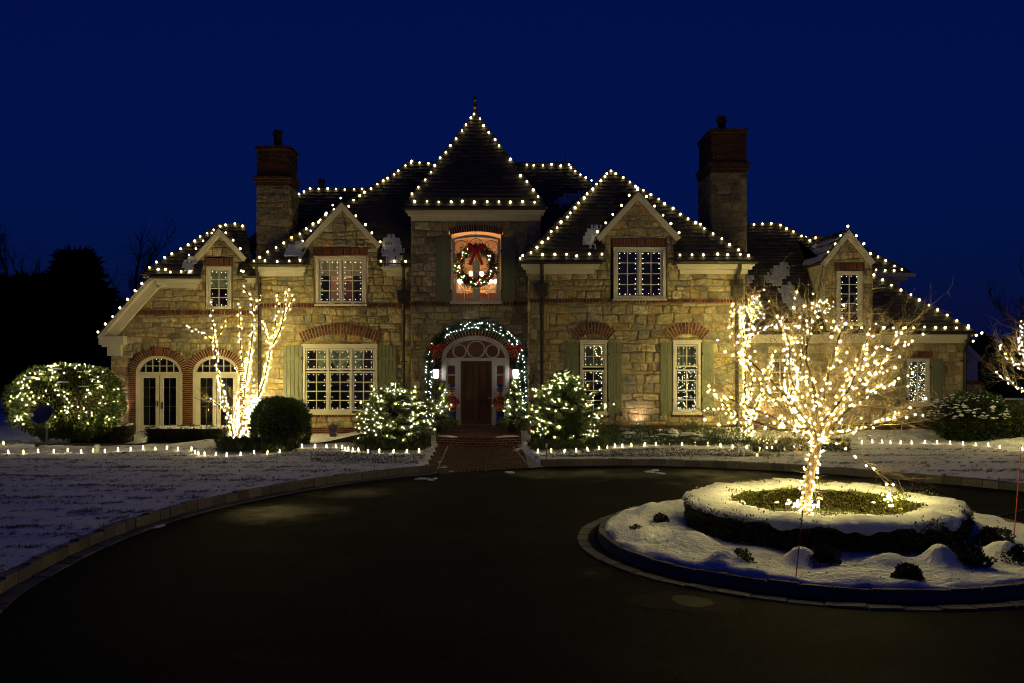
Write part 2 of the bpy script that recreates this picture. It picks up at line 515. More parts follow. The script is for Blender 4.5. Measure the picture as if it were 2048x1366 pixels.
# ================================================================ THE SETTING: ground, driveway, lawn, kerbs
ZL = .17                                     # lawn level above the driveway
CB = np.array([2.5, 15.0])
edge_l = [G(x, y, ZL)[:2] for x, y in ((0, 1165), (100, 1112), (200, 1066), (300, 1030), (400, 1003), (500, 982), (600, 964), (700, 949), (838, 934))]
edge_r = [G(x, y, ZL)[:2] for x, y in ((1085, 921), (1300, 919), (1500, 926), (1700, 938), (1900, 955), (2048, 968))]
edge = [(-6.2, 9.6), (-6.4, 11.2)] + edge_l + edge_r + [(12.9, 19.8), (13.8, 17), (14.2, 13), (14, 8), (14, -4), (12, -9), (4, -11), (-6, -11), (-9, -6), (-8, 0), (-6.6, 6)]
ang = np.array([math.atan2(p[1] - CB[1], p[0] - CB[0]) for p in edge]); rad = np.array([math.hypot(p[0] - CB[0], p[1] - CB[1]) for p in edge])
o_ = np.argsort(ang); ang, rad = ang[o_], rad[o_]
ang3 = np.concatenate([ang - 2 * math.pi, ang, ang + 2 * math.pi]); rad3 = np.tile(rad, 3)
_g = np.linspace(-math.pi * 2, math.pi * 2, 4001)
_rr = np.interp(_g, ang3, rad3)
_k = np.ones(41) / 41
_rs = np.convolve(np.pad(_rr, 20, mode='edge'), _k, mode='valid')
def rb(t): return np.interp(t, _g, _rs)
def edge_pt(t, off=0):
    r = rb(t) + off
    return np.array([CB[0] + r * np.cos(t), CB[1] + r * np.sin(t)])
# walkway corridor
WL = [(-2.40, 24.2), (-2.38, 32.0)]; WR = [(.86, 25.9), (.36, 29.4), (.30, 32.0)]
def walk_sd(x, y):
    xl = -2.39
    xr = np.interp(y, [25.9, 29.4, 32.0], [.86, .36, .30])
    d = np.minimum(x - xl, xr - x)
    return np.where((y > 23) & (y < 33), d, -1)
def lawn_h(x, y):
    x, y = np.asarray(x, float), np.asarray(y, float)
    p = np.stack([x, y, 0 * x], -1).reshape(-1, 3)
    h = ZL + .018 * noise3(p, 1.3, 3).reshape(x.shape) + .010 * noise3(p, 4.2, 5).reshape(x.shape)
    h = h - .34 * np.clip((y - 30.2) / 3.4, 0, 1) * np.clip((-5.2 - x) / 1.5, 0, 1)      # the ground dips towards the arched doors
    # snow heaped round the wrapped tree by the arched doors
    for mx, my, mr, mh in ((-9.9, 30.6, .9, .20), (-10.4, 30.9, .7, .12), (5.0, 32.2, 1.2, .10), (7.6, 31.9, 1.0, .08), (-4.9, 30.6, .7, .05), (13.2, 31.6, 1.4, .10), (16.2, 30.4, 1.3, .12)):
        h = h + mh * np.exp(-((x - mx) ** 2 + ((y - my) * 1.6) ** 2) / mr ** 2)
    return h
NT = 900
ths = np.linspace(-math.pi, math.pi, NT + 1)[:-1]
ss = np.array([.16, .2, .3, .45, .62, .8, 1.0, 1.25, 1.5, 1.8, 2.1, 2.45, 2.8, 3.2, 3.6, 4.0, 4.5, 5, 5.5, 6, 6.6, 7.3, 8, 9, 10.5, 12.5, 15, 19, 25, 34, 48, 70])
R_ = rb(ths)[:, None] + ss[None]
X_ = CB[0] + R_ * np.cos(ths)[:, None]; Y_ = CB[1] + R_ * np.sin(ths)[:, None]
H_ = lawn_h(X_, Y_)
sd = walk_sd(X_, Y_)
H_ = np.where(sd > .02, -.04, H_)
H_[:, -1] = -.05
V = np.stack([X_, Y_, H_], -1).reshape(-1, 3)
ns = len(ss)
Fc = []
ii = np.arange(NT)[:, None]; jj = np.arange(ns - 1)[None]
i2 = (ii + 1) % NT
Fc = np.stack([ii * ns + jj, ii * ns + jj + 1, i2 * ns + jj + 1, i2 * ns + jj], -1).reshape(-1, 4)
# thin, patchy snow with grass showing through
m, n, b = new_mat('snowy_lawn'); M['lawn'] = m
L = n.links.new
geo = n.nodes.new('ShaderNodeNewGeometry')
t1 = n.nodes.new('ShaderNodeTexNoise'); t1.inputs['Scale'].default_value = 2.4; t1.inputs['Detail'].default_value = 9; t1.inputs['Roughness'].default_value = .72
t2 = n.nodes.new('ShaderNodeTexNoise'); t2.inputs['Scale'].default_value = 12; t2.inputs['Detail'].default_value = 7; t2.inputs['Roughness'].default_value = .7
L(geo.outputs['Position'], t1.inputs['Vector']); L(geo.outputs['Position'], t2.inputs['Vector'])
ad = n.nodes.new('ShaderNodeMath'); ad.operation = 'MULTIPLY_ADD'; ad.inputs[1].default_value = .85
L(t2.outputs['Fac'], ad.inputs[0]); L(t1.outputs['Fac'], ad.inputs[2])
mr = n.nodes.new('ShaderNodeMapRange'); mr.inputs[1].default_value = 1.0; mr.inputs[2].default_value = 1.10
L(ad.outputs[0], mr.inputs[0])
mx = n.nodes.new('ShaderNodeMix'); mx.data_type = 'RGBA'
mx.inputs[6].default_value = (.88, .89, .91, 1); mx.inputs[7].default_value = (.07, .075, .035, 1)
L(mr.outputs[0], mx.inputs[0])
r3 = n.nodes.new('ShaderNodeMapRange'); r3.inputs[1].default_value = .3; r3.inputs[2].default_value = .7; r3.inputs[3].default_value = .72; r3.inputs[4].default_value = 1.1
L(t2.outputs['Fac'], r3.inputs[0])
mm = n.nodes.new('ShaderNodeMix'); mm.data_type = 'RGBA'; mm.blend_type = 'MULTIPLY'; mm.inputs[0].default_value = 1
L(mx.outputs[2], mm.inputs[6]); L(r3.outputs[0], mm.inputs[7]); L(mm.outputs[2], b.inputs['Base Color'])
bp = n.nodes.new('ShaderNodeBump'); bp.inputs['Strength'].default_value = .6; bp.inputs['Distance'].default_value = .07
inv = n.nodes.new('ShaderNodeMath'); inv.operation = 'SUBTRACT'; inv.inputs[0].default_value = 1
L(ad.outputs[0], inv.inputs[1]); L(inv.outputs[0], bp.inputs['Height']); L(bp.outputs[0], b.inputs['Normal'])
b.inputs['Roughness'].default_value = .8; b.inputs['Specular IOR Level'].default_value = .2
mk('lawn', V, Fc, M['lawn'], smooth=True, kind='structure')
mk('ground', [(-700, -700, -.06), (700, -700, -.06), (700, 700, -.06), (-700, 700, -.06)], [(0, 1, 2, 3)], M['lawn'], kind='structure')
pt = [(*edge_pt(t, .17), 0.0) for t in ths]
mk('driveway', pt, [tuple(range(NT))], M['asphalt'], kind='structure')

# blades of grass poking through the snow
def grass_tufts():
    pts = []
    N = 26000
    while len(pts) < N:
        px = rng.uniform(-20, 2070, 20000); py = 683 + 1 / rng.uniform(1 / 480, 1 / 215, 20000)
        Zg = F * (HC - ZL) / (py - CY); x = (px - CX) * Zg / F
        t = np.arctan2(Zg - CB[1], x - CB[0]); r = np.hypot(Zg - CB[1], x - CB[0])
        ok = (r > rb(t) + .22) & (walk_sd(x, Zg) < -.05) & (Zg < 33)
        q = np.stack([x, Zg, 0 * x], -1)
        nn = .7 * noise3(q, 2.9, 11) + noise3(q, 7.5, 12)
        ok &= nn > .72
        q = q[ok]; q[:, 2] = lawn_h(q[:, 0], q[:, 1]) - .005
        pts += list(q)
    pts = np.array(pts[:N])
    v, f, c = leaf_cards(pts, .06, .010, [(.05, .07, .02), (.09, .085, .035), (.035, .055, .018)], up=True, updir=1.1)
    mk('grass', v, f, M['leaf'], col=c, kind='stuff', base=(0, 25, ZL))
grass_tufts()

# ---- kerb stones
def block(mb, a, b_, w0, w1, z0, z1, c):
    """block between two ground points a-b_ along the kerb, from offset w0 to w1 to the outside"""
    a, b_ = np.array(a), np.array(b_)
    d = (b_ - a) / np.linalg.norm(b_ - a); nrm = np.array([-d[1], d[0]])
    if np.dot(nrm, (a + b_) / 2 - blk_c) < 0: nrm = -nrm
    j = lambda s=.012: random.uniform(-s, s)
    lo = [a + d * .006 + nrm * (w0 + j()), b_ - d * .006 + nrm * (w0 + j()), b_ - d * .006 + nrm * (w1 + j()), a + d * .006 + nrm * (w1 + j())]
    ctr = sum(lo) / 4
    hi = [p + (ctr - p) * .07 for p in lo]
    zt = z1 + j(.012)
    zz = [zt + j(.008) for _ in range(4)]
    v = [(*p, z0) for p in lo] + [(*p, q - .022) for p, q in zip(lo, zz)] + [(*p, q) for p, q in zip(hi, zz)]
    f = [(0, 3, 2, 1)]
    for k in range(4):
        k2 = (k + 1) % 4
        f += [(k, k2, 4 + k2, 4 + k), (4 + k, 4 + k2, 8 + k2, 8 + k)]
    f.append((8, 9, 10, 11))
    mb.add(v, f, c)
GRAN = [(.17, .155, .13), (.135, .127, .115), (.19, .17, .14), (.11, .105, .10), (.15, .135, .11)]
def kerb_run(name, t0, t1, step, w0, w1, z0, z1, child='stone'):
    global blk_c
    blk_c = CB
    k = bpy.data.objects.new(name, None); COL.objects.link(k); k['kind'] = 'structure'
    p0 = edge_pt(t0); k.location = (p0[0], p0[1], 0); WO[k.name] = np.array([p0[0], p0[1], 0.])
    t = t0
    while t > t1:
        r = rb(t); dt = step * random.uniform(.75, 1.25) / r
        mb = MB(); block(mb, edge_pt(t, 0), edge_pt(t - dt, 0), w0, w1, z0, z1, jit(random.choice(GRAN)))
        mb.build(child, M['granite'], k, col=True)
        t -= dt
    return k
tL0 = math.atan2(edge_l[0][1] - CB[1], edge_l[0][0] - CB[0]); tL1 = math.atan2(edge_l[-1][1] - CB[1], edge_l[-1][0] - CB[0])
tR0 = math.atan2(edge_r[0][1] - CB[1], edge_r[0][0] - CB[0]); tR1 = math.atan2(edge_r[-1][1] - CB[1], edge_r[-1][0] - CB[0])
tstart = math.atan2(10.4 - CB[1], -6.3 - CB[0])
if tstart < 0: tstart += 2 * math.pi
if tL0 < 0: tL0 += 2 * math.pi
kerb_run('kerb', tstart, tL1 - .004, .40, .0, .17, -.05, .185)
kerb_run('gutter_paving', tstart, tL1 - .004, .42, -.27, -.03, -.05, .018)
kerb_run('kerb', tR0 + .002, tR1 - .12, .42, .0, .17, -.05, .175)

# ---- brick walk and landing
BR = [(.10, .040, .024), (.13, .052, .030), (.08, .032, .020), (.115, .052, .034), (.065, .028, .020)]
def walk_z(y): return .012 + .088 * max(0, min(1, (y - 24.5) / 6.3))
wk = bpy.data.objects.new('walkway', None); COL.objects.link(wk); wk['kind'] = 'structure'; wk.location = (-.8, 28, 0); WO['walkway'] = np.array([-.8, 28, 0.])
def xl(y): return -2.39
def xr(y): return float(np.interp(y, [25.9, 29.4, 32.0], [.86, .36, .30]))
bed = []
ys = np.linspace(24.2, 31.4, 20)
v = []
for y in ys: v += [(xl(y), y, walk_z(y) - .012), (xr(y), y, walk_z(y) - .012)]
f = [(2 * i, 2 * i + 1, 2 * i + 3, 2 * i + 2) for i in range(len(ys) - 1)]
outw = ccw([(xl(24), 24.62), (.86, 26.05), (.36, 29.4), (.3, 31.4), (xl(31), 31.4)])
base_poly = [(p[0], p[1], walk_z(p[1]) - .012) for p in outw]
mk('joint_bed', base_poly, [tuple(range(len(outw)))], M['brick_mortar'], wk)
near = []
mbr = MB()
y = 24.3; row = 0
while y < 31.4:
    x = -2.6 + (row % 2) * .105
    while x < 1.1:
        q = clip_poly([(x + .006, y + .006), (x + .204, y + .006), (x + .204, y + .094), (x + .006, y + .094)], outw)
        if len(q) >= 3 and area(q) > .002:
            ins = inset(q, .008)
            z = walk_z(y) + random.uniform(-.004, .004)
            if len(ins) == len(q):
                k = len(q)
                vv = [(p[0], p[1], z - .012) for p in ccw(q)] + [(p[0], p[1], z) for p in ccw(ins)]
                ff = [(i, (i + 1) % k, k + (i + 1) % k, k + i) for i in range(k)] + [tuple(range(k, 2 * k))]
                mbr.add(vv, ff, jit(random.choice(BR), .25))
        x += .21
    y += .10; row += 1
mbr.build('brick', M['brick'], wk, col=True, kind='stuff')
mb = MB()
for xa, xb in (((-1.97, 24.8), (-2.02, 30.6)), ((.5, 25.8), (.03, 30.4))):
    mb.bar((*xa, walk_z(xa[1]) + .006), (*xb, walk_z(xb[1]) + .006), .03, .008)
mb.build('stone_strip', M['brick_mortar'], wk)

# landing: curved brick step with snow on its lip
ld = bpy.data.objects.new('front_step', None); COL.objects.link(ld); ld['kind'] = 'structure'; ld.location = (-1.2, 32, 0); WO['front_step'] = np.array([-1.2, 32, 0.])
LZ = .34
def arc_y(x): return 30.75 + .75 * ((x + 1.07) / 1.38) ** 2 * .55
xs = np.linspace(-2.45, .31, 25)
top = [(x, arc_y(x)) for x in xs]
mb = MB()
v = [(x, y, .02) for x, y in top] + [(x, y, LZ - .03) for x, y in top] + [(x, 35.4, LZ - .03) for x, _ in top] + [(x, 35.4, .02) for x, _ in top]
k = len(top)
f = []
for i in range(k - 1):
    f += [(i, i + 1, k + i + 1, k + i), (k + i, k + i + 1, 2 * k + i + 1, 2 * k + i)]
f += [(0, k, 2 * k, 3 * k), (k - 1, 4 * k - 1, 3 * k - 1, 2 * k - 1)]
mb.add(v, f); mb.build('step_core', M['brick_mortar'], ld)
s_ = 0
def arcpt(u, off=0):
    x = -2.45 + 2.76 * u
    return np.array([x, arc_y(x) + off])
nb = 30
for i in range(nb):                                           # header course on the lip, one object each
    a, b_ = arcpt(i / nb), arcpt((i + 1) / nb)
    d = (b_ - a) / np.linalg.norm(b_ - a); nr = np.array([-d[1], d[0]])
    q = [a + d * .006 - nr * .02, b_ - d * .006 - nr * .02, b_ - d * .006 + nr * .2, a + d * .006 + nr * .2]
    mb = MB(); z = LZ + random.uniform(-.004, .004)
    vv = [(*p, LZ - .07) for p in q] + [(*p, z) for p in q]
    mb.add(vv, [(0, 3, 2, 1), (4, 5, 6, 7), (0, 1, 5, 4), (1, 2, 6, 5), (2, 3, 7, 6), (3, 0, 4, 7)], jit(random.choice(BR)))
    mb.build('brick', M['brick'], ld, col=True)
mb = MB()
for row in range(3):
    nb2 = 14
    for i in range(nb2 + 1):
        u0 = max(0, (i - .5 * (row % 2)) / nb2); u1 = min(1, (i + 1 - .5 * (row % 2)) / nb2)
        if u1 - u0 < .02: continue
        a, b_ = arcpt(u0), arcpt(u1)
        z0 = .03 + row * .078
        d = (b_ - a) / np.linalg.norm(b_ - a)
        vv = []
        for z in (z0 + .006, z0 + .07):
            vv += [(*(a + d * .006 + np.array([0, -.012])), z), (*(b_ - d * .006 + np.array([0, -.012])), z), (*(b_ - d * .006 + np.array([0, .05])), z), (*(a + d * .006 + np.array([0, .05])), z)]
        mb.add(vv, [(0, 3, 2, 1), (4, 5, 6, 7), (0, 1, 5, 4), (1, 2, 6, 5), (2, 3, 7, 6), (3, 0, 4, 7)], jit(random.choice(BR)))
mb.build('brick', M['brick'], ld, col=True, kind='stuff')
mb = MB()
row = 0; y = 31.0
while y < 34.5:
    x = -2.4 + (row % 2) * .1
    while x < .2:
        if y > arc_y(x) + .24 and y > arc_y(min(.3, x + .2)) + .24:
            mb.box((x + .005, y + .005, LZ - .03), (min(x + .195, .3), y + .095, LZ - .003 + random.uniform(-.003, .003)), jit(random.choice(BR), .2))
        x += .2
    y += .1; row += 1
mb.build('brick', M['brick'], ld, col=True, kind='stuff')
for u0, u1 in ((.02, .26), (.70, .97)):
    v = []; f = []
    N_ = 24
    for i in range(N_ + 1):
        t = i / N_; u = u0 + (u1 - u0) * t
        w_ = (math.sin(math.pi * t) ** .5) * (.11 + .03 * math.sin(17 * t))
        for q, h in ((-.03, .0), (-.025, .035), (w_ * .5, .055), (w_, .006)):
            p = arcpt(u, q); v.append((p[0], p[1], LZ + h * (.4 + .6 * math.sin(math.pi * t))))
    for i in range(N_):
        for j in range(3): f.append((i * 4 + j, (i + 1) * 4 + j, (i + 1) * 4 + j + 1, i * 4 + j + 1))
    mk('snow', v, f, M['snow'], ld, smooth=True)

# ---- round island
IC = np.array([5.33, 16.4])
isl = bpy.data.objects.new('island_kerb', None); COL.objects.link(isl); isl['kind'] = 'structure'; isl.location = (IC[0], IC[1], 0); WO['island_kerb'] = np.array([IC[0], IC[1], 0.])
blk_c = IC
def ring(nst, r, w_, z0, z1, name, parent):
    t = 0
    while t < 2 * math.pi - .03:
        dt = 2 * math.pi / nst * random.uniform(.82, 1.18)
        if t + dt > 2 * math.pi - .05: dt = 2 * math.pi - t
        a = IC + r * np.array([math.cos(t), math.sin(t)]); b_ = IC + r * np.array([math.cos(t + dt), math.sin(t + dt)])
        mb = MB(); block(mb, a, b_, -w_, 0, z0, z1, jit(random.choice(GRAN))); mb.build(name, M['granite'], parent, col=True)
        t += dt
ring(50, 3.85, .17, -.05, .175, 'stone', isl)
ring(52, 4.22, .19, -.05, .022, 'paving_stone', isl)
def disc_ring(r0, r1, z, n=96):
    v = []; f = []
    for k in range(n):
        a = 2 * math.pi * k / n
        v += [(IC[0] + r0 * math.cos(a), IC[1] + r0 * math.sin(a), z), (IC[0] + r1 * math.cos(a), IC[1] + r1 * math.sin(a), z)]
    for k in range(n):
        k2 = (k + 1) % n
        f.append((2 * k, 2 * k + 1, 2 * k2 + 1, 2 * k2))
    return v, f
mk('joint_bed', *disc_ring(3.6, 4.23, .006), M['mulch'], isl)
MOUNDS = [(1312, 1030, .27, .40), (1268, 1068, .21, .36), (1385, 1092, .25, .40), (1448, 1128, .22, .32), (1607, 1126, .30, .27), (1778, 1128, .24, .28), (1880, 1132, .32, .27), (2003, 1116, .30, .30), (1944, 1072, .30, .42), (1350, 1062, .06, .5), (1540, 1150, .05, .4), (1690, 1160, .04, .4)]
md = [(*G(x, y, .2)[:2], h, r) for x, y, h, r in MOUNDS]
def isl_h(x, y):
    x, y = np.asarray(x, float), np.asarray(y, float)
    p = np.stack([x, y, 0 * x], -1).reshape(-1, 3)
    r = np.hypot(x - IC[0], y - IC[1])
    h = .215 + .034 * noise3(p, 2.3, 8).reshape(x.shape) + .022 * noise3(p, 6, 9).reshape(x.shape)
    for mx, my, mh, mr_ in md:
        d = np.hypot(x - mx, y - my) / mr_
        h = h + .72 * mh * np.exp(-(d * 1.12) ** 2.6) * (1 + .22 * noise3(p, 3.1, 14).reshape(x.shape))
    return np.where(r > 3.66, h * np.clip((3.76 - r) / .10, 0, 1) ** .5 + .15 * (1 - np.clip((3.76 - r) / .10, 0, 1) ** .5), h)
rr_ = np.concatenate([np.linspace(0, 2.2, 8), np.linspace(2.3, 3.55, 34), [3.6, 3.64, 3.66, 3.69, 3.72, 3.74, 3.75, 3.76]])
tt_ = np.linspace(0, 2 * math.pi, 221)[:-1]
RR, TT = np.meshgrid(rr_, tt_)
wob = 1 + (.006 * np.sin(TT * 9 + 1) + .005 * np.sin(TT * 23) + .004 * np.sin(TT * 51)) * (RR > 3.4)
XX = IC[0] + RR * wob * np.cos(TT); YY = IC[1] + RR * wob * np.sin(TT)
HH = isl_h(XX, YY)
HH[:, -1] = .04
k = len(rr_)
ii = np.arange(220)[:, None]; jj = np.arange(k - 1)[None]; i2 = (ii + 1) % 220
Fc = np.stack([ii * k + jj, ii * k + jj + 1, i2 * k + jj + 1, i2 * k + jj], -1).reshape(-1, 4)
tag(mk('snow_bed', np.stack([XX, YY, HH], -1).reshape(-1, 3), Fc, M['snow'], smooth=True), kind='structure')

# dwarf shrubs peeping out of the mounds
GREENS = [(.08, .12, .03), (.12, .14, .04), (.055, .085, .03), (.15, .15, .05)]
DARKG = [(.02, .024, .012), (.035, .03, .018), (.015, .022, .012)]
def clump(pts_c, r, n, cols, L, W, name, label, cat, group=None, h=.8, mat_=None, core=True, dome=True):
    c = np.array(pts_c)
    d = rng.normal(size=(n, 3)); d[:, 2] = np.abs(d[:, 2]) if dome else d[:, 2]
    d /= np.linalg.norm(d, axis=1)[:, None]
    lump = 1 + .30 * noise3(d, 3, int(abs(c[0] * 100)) % 97)
    p = c + d * np.array([r, r, r * h]) * (rng.uniform(.72, 1.0, n) ** .6 * lump)[:, None]
    v, f, cc = leaf_cards(p, L, W, cols, dirs=d, updir=.2)
    t = thing(name, label, cat, (c[0], c[1], c[2]), group)
    mk('foliage', v, f, mat_ or M['leaf'], t, col=cc, kind='stuff')
    if core:
        mb = MB(); mb.ball(c, r * .74, 12, 8, sq=(1, 1, h)); mb.build('stem', M['mulch'], t)
    return t
DW = [(1274, 1066, .13, GREENS, 'small green dwarf shrub poking out of the snow near the island kerb'),
      (1322, 1040, .12, DARKG, 'small dark twig tip on the snow mound beside the ring hedge'),
      (1396, 1090, .13, DARKG, 'dark shrub tip on the snow mound between two green shrubs of the island'),
      (1480, 1124, .17, GREENS, 'green dwarf shrub beside the snow mound before the ring hedge front'),
      (1645, 1126, .24, DARKG, 'dark bare dwarf shrub behind the orange stake in the island snow'),
      (1816, 1154, .19, [(.09, .085, .05), (.06, .065, .03), (.11, .09, .06)], 'brownish green dwarf shrub at the front rim of the snowy island'),
      (1936, 1128, .28, DARKG, 'large dark dwarf shrub between two tall snow mounds of the island'),
      (1988, 1088, .26, DARKG, 'dark spreading shrub at the rear rim of the island by the cable'),
      (2046, 1125, .24, DARKG, 'dark shrub cut by the picture edge beside the last snow mound')]
for x, y, r, cols, lab in DW:
    g = G(x, y, .22)
    clump((g[0], g[1], .2), r, int(900 * (r / .2) ** 2), cols, .05, .022, 'dwarf_shrub', lab, 'shrub', 'dwarf shrubs in the island snow', h=1.0)

# ring hedge with a thick snow cap
HCN = np.array([5.36, 16.75]); RI, RO, HB, HT = 1.50, 2.30, .16, .63
hd = thing('ring_hedge', 'clipped ring hedge round the wrapped tree, capped with thick snow', 'hedge', (HCN[0], HCN[1], HB))
def ringpt(r, t, z): return (HCN[0] + r * math.cos(t), HCN[1] + r * math.sin(t), z)
prof = [(RI + .10, HB), (RI + .08, HT - .08), (RO - .08, HT - .08), (RO - .10, HB)]
v = []; f = []
for i in range(80):
    t = 2 * math.pi * i / 80
    v += [ringpt(r, t, z) for r, z in prof]
for i in range(80):
    for j in range(3): f.append((i * 4 + j, ((i + 1) % 80) * 4 + j, ((i + 1) % 80) * 4 + j + 1, i * 4 + j + 1))
mk('stem', v, f, M['mulch'], hd)
def hedge_leaves(n):
    t = rng.uniform(0, 2 * math.pi, n); which = rng.random(n)
    r = np.where(which < .42, RO, np.where(which < .72, RI, rng.uniform(RI, RO, n)))
    z = np.where(which < .72, rng.uniform(HB, HT, n), HT)
    q = np.stack([HCN[0] + r * np.cos(t), HCN[1] + r * np.sin(t), z], -1)
    dirs = np.stack([np.cos(t) * np.where(which < .42, 1, np.where(which < .72, -1, 0)), np.sin(t) * np.where(which < .42, 1, np.where(which < .72, -1, 0)), np.where(which < .72, .3, 1)], -1)
    amp = .05 * noise3(q, 3.5, 21) + rng.normal(0, .025, n) - .03
    q = q + dirs * amp[:, None]
    return leaf_cards(q, .055, .03, [(.15, .15, .03), (.10, .12, .03), (.20, .18, .045), (.07, .085, .022)], dirs=dirs)
v, f, c = hedge_leaves(34000)
mk('foliage', v, f, M['leaf'], hd, col=c, kind='stuff')
# snow cap: closed loop of lumpy sections
v = []; f = []
NS = 260
for i in range(NS):
    t = 2 * math.pi * i / NS
    a = noise3([(math.cos(t) * 2, math.sin(t) * 2, 0)], 2.2, 31)[0]; b2 = noise3([(math.cos(t) * 2, math.sin(t) * 2, 1)], 4.5, 32)[0]
    # thinner where the photo shows the green top at the far inside and at one outer shoulder
    gap = math.exp(-((t - .35) / .22) ** 2)
    ri = RI + .05 + .05 * a + .10 * max(0, b2) ; ro = RO + .02 + .045 * b2 + .025 * noise3([(math.cos(t) * 2, math.sin(t) * 2, 2)], 12, 35)[0] - .50 * gap
    ro = max(ro, ri + .12)
    hz = HT + .055 + .028 * b2 + .018 * noise3([(math.cos(t) * 2, math.sin(t) * 2, 3)], 11, 33)[0]
    dr = .035 + .07 * max(0, a + b2) + .035 * noise3([(math.cos(t) * 2, math.sin(t) * 2, 5)], 14, 34)[0]
    sec = [(ri + .02, HT - .03), (ri - .01, HT + .02), (ri + .05, hz), ((ri + ro) / 2, hz + .03 + .015 * a), (ro - .06, hz - .005), (ro, HT - .0), (ro + .015, HT - dr), (ro - .03, HT - dr - .02)]
    v += [ringpt(r, t, z + random.uniform(-.006, .006)) for r, z in sec]
for i in range(NS):
    for j in range(7): f.append((i * 8 + j, ((i + 1) % NS) * 8 + j, ((i + 1) % NS) * 8 + j + 1, i * 8 + j + 1))
mk('snow', v, f, M['snow'], hd, smooth=True)
cp = []
for _ in range(14):
    t = random.uniform(0, 2 * math.pi); cp.append(ringpt(RI - random.uniform(.0, .2), t, HT - random.uniform(.1, .25)))
snow_blob(cp, 'snow', hd, r=(.04, .08), flat=.5)
# shrubs filling the ring, low
t_ = rng.uniform(0, 2 * math.pi, 5000); r_ = RI * np.sqrt(rng.uniform(0, 1, 5000))
q = np.stack([HCN[0] + r_ * np.cos(t_), HCN[1] + r_ * np.sin(t_), .2 + .09 * rng.random(5000)], -1)
v, f, c = leaf_cards(q, .05, .03, GREENS, updir=.8)
mk('ground_cover', v, f, M['leaf'], col=c, kind='stuff')

# dead leaves and bits blown onto the island snow
t_ = rng.uniform(0, 2 * math.pi, 420); r_ = rng.uniform(2.5, 3.65, 420)
q = np.stack([IC[0] + r_ * np.cos(t_), IC[1] + r_ * np.sin(t_), 0 * t_], -1); q[:, 2] = isl_h(q[:, 0], q[:, 1]) + .004
v, f, c = leaf_cards(q, .035, .018, [(.05, .035, .02), (.03, .03, .02), (.07, .05, .03)], dirs=rng.normal(size=(420, 3)) * np.array([1, 1, .15]))
mk('leaf_litter', v, f, M['matte_leaf'], col=c, kind='stuff')
# damp patches and melt puddles on the asphalt
M['damp'] = mat('damp_asphalt', (.016, .0145, .012), .8, noise=(30, .4), bump=(110, .6, .008), spec=.03)
M['puddle'] = mat('puddle_water', (.0035, .003, .0025), .5, spec=.05, noise=(40, .3), bump=(60, .25, .006))
def sheet(name, cx, cy, rx, ry, z, m, n=120, seed=1):
    c = G(cx, cy)
    sx = c[1] / F; sy = c[1] ** 2 / (F * HC)
    v = []
    for i in range(n):
        a = 2 * math.pi * i / n
        k = 1 + .12 * math.sin(2 * a + seed) + .06 * math.sin(3 * a + seed * 2) + .03 * math.sin(7 * a + seed * 3) + .025 * math.sin(17 * a + seed) + random.uniform(-.03, .03)
        v.append((c[0] + rx * sx * k * math.cos(a), c[1] + ry * sy * k * math.sin(a), z))
    mk(name, v, [tuple(range(n))], m, kind='structure')
sheet('damp_patch', 1372, 1203, 104, 22, .004, M['damp'], seed=2)
sheet('puddle', 1384, 1203, 42, 11, .008, M['puddle'], seed=4)
sheet('damp_patch', 1188, 1147, 40, 11, .004, M['damp'], seed=5)
sheet('puddle', 1183, 1147, 13, 4, .008, M['puddle'], seed=7)
sheet('damp_patch', 768, 969, 14, 2, .004, M['damp'], seed=6)
sn = []
for x, y in ((1300, 944), (1310, 941), (1322, 947), (1712, 972), (1718, 971), (845, 958), (862, 960), (870, 957), (620, 977), (318, 1053), (1020, 945), (1860, 960), (1900, 964)):
    g = G(x, y); sn.append((g[0], g[1], .0))
tag(snow_blob(sn, 'snow_scrap', None, r=(.07, .22), flat=.18), kind='stuff')
sn = []
for x, y in ((880, 923), (885, 933), (890, 931), (903, 940), (1033, 902), (1040, 899)):
    g = G(x, y, .06); sn.append((g[0], g[1], walk_z(g[1])))
tag(snow_blob(sn, 'snow_scrap', None, r=(.05, .12), flat=.15), kind='stuff')
# ================================================================ THE HOUSE
ZR, ZT, ZM, ZW, ZRW, ZD = 33.3, 35.2, 36.4, 36.9, 35.4, 35.2
house = thing('house', 'large stone and brick country house outlined with strings of round bulbs', 'house', (0, 35, .15))
def wx(px, Z): return (px - CX) * Z / F
def wz(py, Z): return HC - (py - CY) * Z / F
def wrect(r, Z): return (wx(r[0], Z), wz(r[3], Z), wx(r[2], Z), wz(r[1], Z))
STONES = [(.42, .365, .25)] * 6 + [(.46, .40, .27)] * 4 + [(.37, .335, .26)] * 5 + [(.31, .295, .25)] * 3 + [(.28, .28, .27)] * 2 + [(.52, .47, .35)] * 4 + [(.24, .205, .15)] * 2 + [(.42, .31, .18)] + [(.44, .36, .19)] * 2 + [(.36, .26, .18)]
STONES = [(a * .90, b_ * .85, c * .72) for a, b_, c in STONES]
big_stones = []                                   # (area, builder) : the largest become objects
class Panel:
    def __init__(s, parent, mapf): s.parent = parent; s.mapf = mapf; s.stones = []
